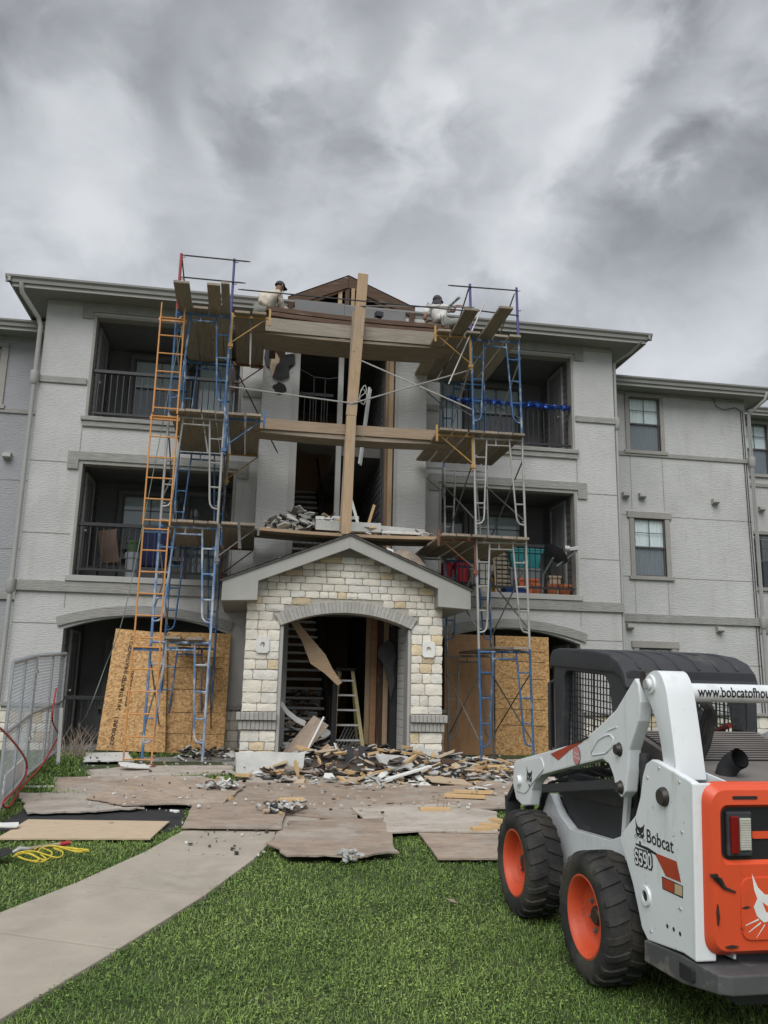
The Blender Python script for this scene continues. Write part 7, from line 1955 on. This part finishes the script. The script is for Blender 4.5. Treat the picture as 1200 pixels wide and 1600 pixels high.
def person(label, J, shirt, trousers, hat, face):
    """J: joint positions in world space"""
    P = {k: Vector(v) for k, v in J.items() if k != 'long'}
    V = {'pelvis': (P['pelvis'], (.12, .10)), 'waist': (P['pelvis'].lerp(P['chest'], .45), (.11, .085)), 'chest': (P['chest'], (.135, .10)), 'nb': (P['chest'].lerp(P['neck'], .7), (.08, .07)), 'neck': (P['neck'], .05), 'head0': (P['neck'].lerp(P['head'], .5), (.062, .066)), 'head': (P['head'], (.078, .09)), 'crown': (P['head'] + (P['head'] - P['neck']).normalized() * .07, .062)}
    E = [('pelvis', 'waist'), ('waist', 'chest'), ('chest', 'nb'), ('nb', 'neck'), ('neck', 'head0'), ('head0', 'head'), ('head', 'crown')]
    Vs = {'pelvis': (P['pelvis'], (.17, .15)), 'waist': (V['waist'][0], (.175, .145)), 'chest': (P['chest'], (.195, .16)), 'nb': (V['nb'][0], (.12, .10))}
    Es = [('pelvis', 'waist'), ('waist', 'chest'), ('chest', 'nb')]
    Vt = {'pelvis': (P['pelvis'] - Vector((0, 0, .02)), (.145, .12))}
    Et = []
    for s in 'LR':
        sh, el_, wr, ti = P['sh' + s], P['el' + s], P['wr' + s], P['ti' + s]
        V.update({'sh' + s: (sh, .058), 'el' + s: (el_, .042), 'wr' + s: (wr, .027), 'pa' + s: (wr.lerp(ti, .55), (.036, .02))})
        E += [('chest', 'sh' + s), ('sh' + s, 'el' + s), ('el' + s, 'wr' + s), ('wr' + s, 'pa' + s)]
        f = (ti - wr).normalized(); side = f.orthogonal().normalized()
        pa = V['pa' + s][0]
        for k, off in enumerate((-.03, -.01, .01, .03)):
            ln = (.06, .075, .07, .055)[k]; a = pa + side * off + f * .01; c_ = pa + side * off * 1.2 + f * ln; d_ = c_ + f * .012 - f.cross(side) * .025
            V.update({f'f{s}{k}a': (a, .010), f'f{s}{k}b': (c_, .009), f'f{s}{k}c': (d_, .008)}); E += [('pa' + s, f'f{s}{k}a'), (f'f{s}{k}a', f'f{s}{k}b'), (f'f{s}{k}b', f'f{s}{k}c')]
        V[f't{s}'] = (pa + side * .05 - f * .005 - f.cross(side) * .03, .010); E.append(('pa' + s, f't{s}'))
        cut = el_.lerp(wr, .75) if J.get('long') else sh.lerp(el_, .75)
        Vs.update({'sh' + s: (sh, .078), 'c' + s: (el_ if J.get('long') else cut, .062)}); Es += [('chest', 'sh' + s), ('sh' + s, 'c' + s)]
        if J.get('long'): Vs['d' + s] = (cut, .046); Es.append(('c' + s, 'd' + s))
        hp, kn, an, to = P['hp' + s], P['kn' + s], P['an' + s], P['to' + s]
        V.update({'hp' + s: (hp, .085), 'kn' + s: (kn, .055), 'an' + s: (an, .038), 'he' + s: (an.lerp(to, .3), .036), 'to' + s: (to, .03)}); E += [('pelvis', 'hp' + s), ('hp' + s, 'kn' + s), ('kn' + s, 'an' + s), ('an' + s, 'he' + s), ('he' + s, 'to' + s)]
        Vt.update({'hp' + s: (hp, .105), 'kn' + s: (kn, .078), 'an' + s: (an.lerp(kn, .12), .066)}); Et += [('pelvis', 'hp' + s), ('hp' + s, 'kn' + s), ('kn' + s, 'an' + s)]
    b_ = skin('person', V, E, M_['skin'], None, 2, 'pelvis')
    tag(b_, label, 'person', 'workers on the roof edge')
    skin('shirt', Vs, Es, shirt, b_, 3, 'pelvis'); skin('trousers', Vt, Et, trousers, b_, 3, 'pelvis')
    for s in 'LR':
        an, to = P['an' + s], P['to' + s]
        skin('boot', {'a': (an + Vector((0, 0, .05)), .052), 'b': (an.lerp(to, .1), .052), 'c': (an.lerp(to, .7), (.05, .04)), 'd': (to, .036)}, [('a', 'b'), ('b', 'c'), ('c', 'd')], M_['boot'], b_, 1)
    f = Vector(face).normalized(); hd = P['head']; sd3 = Vector((0, 0, 1)).cross(f).normalized()
    e_ = MB()
    for s in (-1, 1):
        q = ellip(hd + f * .080 + sd3 * s * .03 + Vector((0, 0, .01)), .011, .011, .008); e_.add(q.v, q.f)
    e_.build('eyes', M_['char'], b_)
    q = MB(); q.add([hd + f * .078 + Vector((0, 0, .01)), hd + f * .082 + sd3 * .016 + Vector((0, 0, -.03)), hd + f * .082 - sd3 * .016 + Vector((0, 0, -.03)), hd + f * .108 + Vector((0, 0, -.025))], [(0, 1, 3), (0, 3, 2), (1, 2, 3)]); q.build('nose', M_['skin'], b_)
    q = MB(); q.obox(frame(hd + f * .08 - sd3 * .022 + Vector((0, 0, -.055)), hd + f * .08 + sd3 * .022 + Vector((0, 0, -.055))), .044, .01, .008); q.build('mouth', M_['boot'], b_)
    for s in (-1, 1): ellip(hd + sd3 * s * .08, .014, .022, .032).build('ear', M_['skin'], b_, smooth=60)
    Q = f.to_track_quat('X', 'Z').to_matrix().to_4x4()
    cp = ellip(hd + Vector((0, 0, .025)), .105, .092, .105, zc=-.12, M=Q).build('cap', M_['cap'], b_, smooth=60)
    q = MB(); vs = []
    for i in range(9):
        a = -1.1 + 2.2 * i / 8; vs += [hd + Vector((0, 0, .03)) + f * math.cos(a) * .09 + sd3 * math.sin(a) * .085, hd + Vector((0, 0, .012)) + f * (math.cos(a) * .10 + .06) + sd3 * math.sin(a) * .075]
    q.add(vs, [(2 * i, 2 * i + 2, 2 * i + 3, 2 * i + 1) for i in range(8)]); q.build('cap_peak', M_['cap'], cp)
    if hat == 'cloth':
        q = MB(); vs = []
        for i in range(13):
            a = PI / 2 + 0.25 + (PI - .5) * i / 12; dv = f * math.cos(a) * .09 + sd3 * math.sin(a) * .09
            vs += [hd + Vector((0, 0, .02)) + dv, hd + Vector((0, 0, -.10)) + dv * 1.5]
        q.add(vs, [(2 * i, 2 * i + 2, 2 * i + 3, 2 * i + 1) for i in range(12)]); q.build('neck_cloth', M_['cap'], cp, smooth=60)
    return b_
seat = zs + .10
Yw = -1.0
h1 = pY(437.5, 449, Yw); p1 = Vector((pY(411, 490, Yw).x, Yw, seat + .06))
ch = p1.lerp(h1, .60) + Vector((-.06, -.03, -.02)); nk = h1 + Vector((-.05, 0, -.15))
person('worker in cream shirt and dark cap hunched at the left of the gable', {
    'pelvis': p1, 'chest': ch, 'neck': nk, 'head': h1, 'long': 1,
    'shL': ch + Vector((-.14, .08, .06)), 'elL': ch + Vector((-.05, .32, -.14)), 'wrL': ch + Vector((.22, .40, -.12)), 'tiL': ch + Vector((.38, .42, -.10)),
    'shR': ch + Vector((.15, -.02, .05)), 'elR': ch + Vector((.24, .12, -.2)), 'wrR': ch + Vector((.38, .30, -.12)), 'tiR': ch + Vector((.50, .40, -.08)),
    'hpL': p1 + Vector((-.08, .05, -.02)), 'knL': p1 + Vector((.05, .48, .12)), 'anL': p1 + Vector((.08, .58, -.30)), 'toL': p1 + Vector((.14, .76, -.34)),
    'hpR': p1 + Vector((.09, .0, -.02)), 'knR': p1 + Vector((.42, .30, .10)), 'anR': p1 + Vector((.40, .42, -.30)), 'toR': p1 + Vector((.48, .58, -.34))},
    M_['shirt_c'], M_['trous'], 'cap', (.85, .5, -.15))
Yw = -1.08
h2 = pY(683.5, 471, Yw); p2 = Vector((pY(688, 500, Yw).x, Yw, seat + .03))
ch = p2.lerp(h2, .58) + Vector((-.03, -.02, 0)); nk = h2 + Vector((-.01, -.02, -.15))
hand = pY(716, 478, Yw - .1)
person('worker in white shirt and neck cloth sitting on the dark plank', {
    'pelvis': p2, 'chest': ch, 'neck': nk, 'head': h2,
    'shL': ch + Vector((-.17, .0, .05)), 'elL': ch + Vector((-.26, -.02, -.2)), 'wrL': p2 + Vector((-.26, .02, .04)), 'tiL': p2 + Vector((-.28, -.10, -.01)),
    'shR': ch + Vector((.17, -.02, .06)), 'elR': ch + Vector((.32, -.06, -.03)), 'wrR': hand + Vector((-.06, 0, -.01)), 'tiR': hand + Vector((.08, 0, .01)),
    'hpL': p2 + Vector((.05, .08, 0)), 'knL': p2 + Vector((.46, .12, .05)), 'anL': p2 + Vector((.50, .10, -.36)), 'toL': p2 + Vector((.68, .08, -.40)),
    'hpR': p2 + Vector((.07, -.08, 0)), 'knR': p2 + Vector((.42, -.14, .02)), 'anR': p2 + Vector((.42, -.17, -.38)), 'toR': p2 + Vector((.60, -.20, -.42))},
    M_['shirt_w'], M_['trous'], 'cloth', (.75, .65, 0))
# the teal brush the seated worker holds
M_['bristle'] = mat('teal bristles', (0.015, 0.10, 0.115), .8, .3, 20)
br = empty('brush', hand, 'teal bristle brush held up by the seated worker', 'brush')
r = random.Random(4); mb = MB(); a, b = pY(701, 480, Yw - .12), pY(717, 466, Yw - .12)
for i in range(320):
    t = r.random(); p = a.lerp(b, t); d = Vector((r.gauss(0, 1), r.gauss(0, 1), r.gauss(0, 1))).normalized(); d = (d + (b - a).normalized() * .6) * .05
    e_ = d.orthogonal().normalized() * .005; mb.add([p - e_, p + e_, p + d], [(0, 1, 2)])
mb.build('bristles', M_['bristle'], br)
mb = MB(); mb.tube([a.lerp(b, -.05), b], .012, 6); mb.tube([a.lerp(b, .1), hand, pY(735, 486, Yw - .1)], .010, 6); mb.build('handle', M_['rust'], br)
tag(piece('tool_bag', Vector((pY(592, 492, -1.2).x, -1.2, seat + .05)), .14, .12, .10, .3, M_['cap'], 'small dark tool bag on the seat plank right of the post', 'bag'), None)

# ------------------------------------------------------------ grass
def inside(px, py, poly):
    c = np.zeros(len(px), bool); n = len(poly)
    for i in range(n):
        x0, y0 = poly[i]; x1, y1 = poly[(i + 1) % n]
        if y0 == y1: continue
        c ^= ((y0 > py) != (y1 > py)) & (px < (x1 - x0) * (py - y0) / (y1 - y0) + x0)
    return c
def shrink(poly, k=.045):
    c = np.mean(np.array(poly), 0); out = []
    for p in poly:
        v = np.array(p) - c; l = np.linalg.norm(v); out.append(tuple(c + v * max(0, (l - k)) / l))
    return out
rng = np.random.default_rng(3)
def blades(x0, x1, y0, y1, dens, hmin, hmax, wid):
    n = int((x1 - x0) * (y1 - y0) * dens)
    return np.stack([rng.uniform(x0, x1, n), rng.uniform(y0, y1, n), rng.uniform(hmin, hmax, n), rng.uniform(*wid, n)], 1)
B = np.concatenate([blades(-4.6, 2.4, -13.2, -9.6, 6600, .016, .046, (.0028, .0052)), blades(-4.9, 3.4, -9.6, -5.0, 4600, .016, .048, (.0034, .006)), blades(-5.2, -1.0, -5.0, -.9, 1500, .04, .09, (.005, .009)), blades(1.8, 3.6, -13.2, -9.6, 2000, .035, .08, (.004, .007)), blades(3.4, 12, -9.6, .9, 160, .05, .10, (.006, .011))])
keep = np.ones(len(B), bool)
for poly in NOGRASS: keep &= ~inside(B[:, 0], B[:, 1], shrink(poly))
keep &= ~((B[:, 0] > -1.7) & (B[:, 0] < 2.2) & (B[:, 1] > -5.3))
B = B[keep]
# patches: taller tufts along the edges, thin spots elsewhere
gz = np.clip(.06 * (B[:, 1] + 10), -.16, .46)
pn = np.array([mnoise.noise((x * 1.7, y * 1.7, 0)) for x, y in B[:, :2]]); pn2 = np.array([mnoise.noise((x * 6, y * 6, 4)) for x, y in B[:, :2]])
B = B[(pn2 > -.45) | (rng.random(len(B)) < .4)]; 
gz = np.clip(.06 * (B[:, 1] + 10), -.16, .46); n = len(B)
pn = np.array([mnoise.noise((x * 1.7, y * 1.7, 0)) for x, y in B[:, :2]])
h = B[:, 2] * (1 + .45 * pn); w_ = B[:, 3]
broad = rng.random(n) < np.clip(.22 + .35 * pn, .05, .6)      # clover and broad weed leaves lie flat in patches
w_ = np.where(broad, w_ * 3.2, w_)
az = rng.uniform(0, 2 * PI, n); ln = np.where(broad, rng.uniform(.009, .019, n), rng.uniform(.25, 1.7, n) * h)
mid = np.where(broad, .95, .66); tip = np.where(broad, .98, rng.uniform(.55, 1.0, n)); h = np.where(broad, h * rng.uniform(.55, .95, n), h)
root = np.where(broad, .85, 0.0)
dx, dy = np.cos(az), np.sin(az)
def P(t, lz, side):
    return np.stack([B[:, 0] + dx * ln * t - dy * w_ * side, B[:, 1] + dy * ln * t + dx * w_ * side, gz + h * lz], 1)
V = np.stack([P(0, root, -.4), P(0, root, .4), P(.45, mid, -.48), P(.45, mid, .48), P(1.0, tip, 0)], 1).reshape(-1, 3)
base = np.arange(n)[:, None] * 5
F = np.concatenate([base + np.array([0, 1, 3, 2])], 1); T = base + np.array([2, 3, 4])
me = bpy.data.meshes.new('grass')
me.vertices.add(n * 5); me.vertices.foreach_set('co', V.ravel())
lo = np.concatenate([np.concatenate([F, T], 1).ravel()])
me.loops.add(len(lo)); me.loops.foreach_set('vertex_index', lo)
me.polygons.add(2 * n)
st_ = np.stack([np.arange(n) * 7, np.arange(n) * 7 + 4], 1).ravel(); me.polygons.foreach_set('loop_start', st_)
me.materials.append(M_['grass']); me.update(calc_edges=True); me.validate()
tag(link_mesh('grass', me, None, Matrix()), 'short green lawn grass around the walk and the loader', kind='stuff')
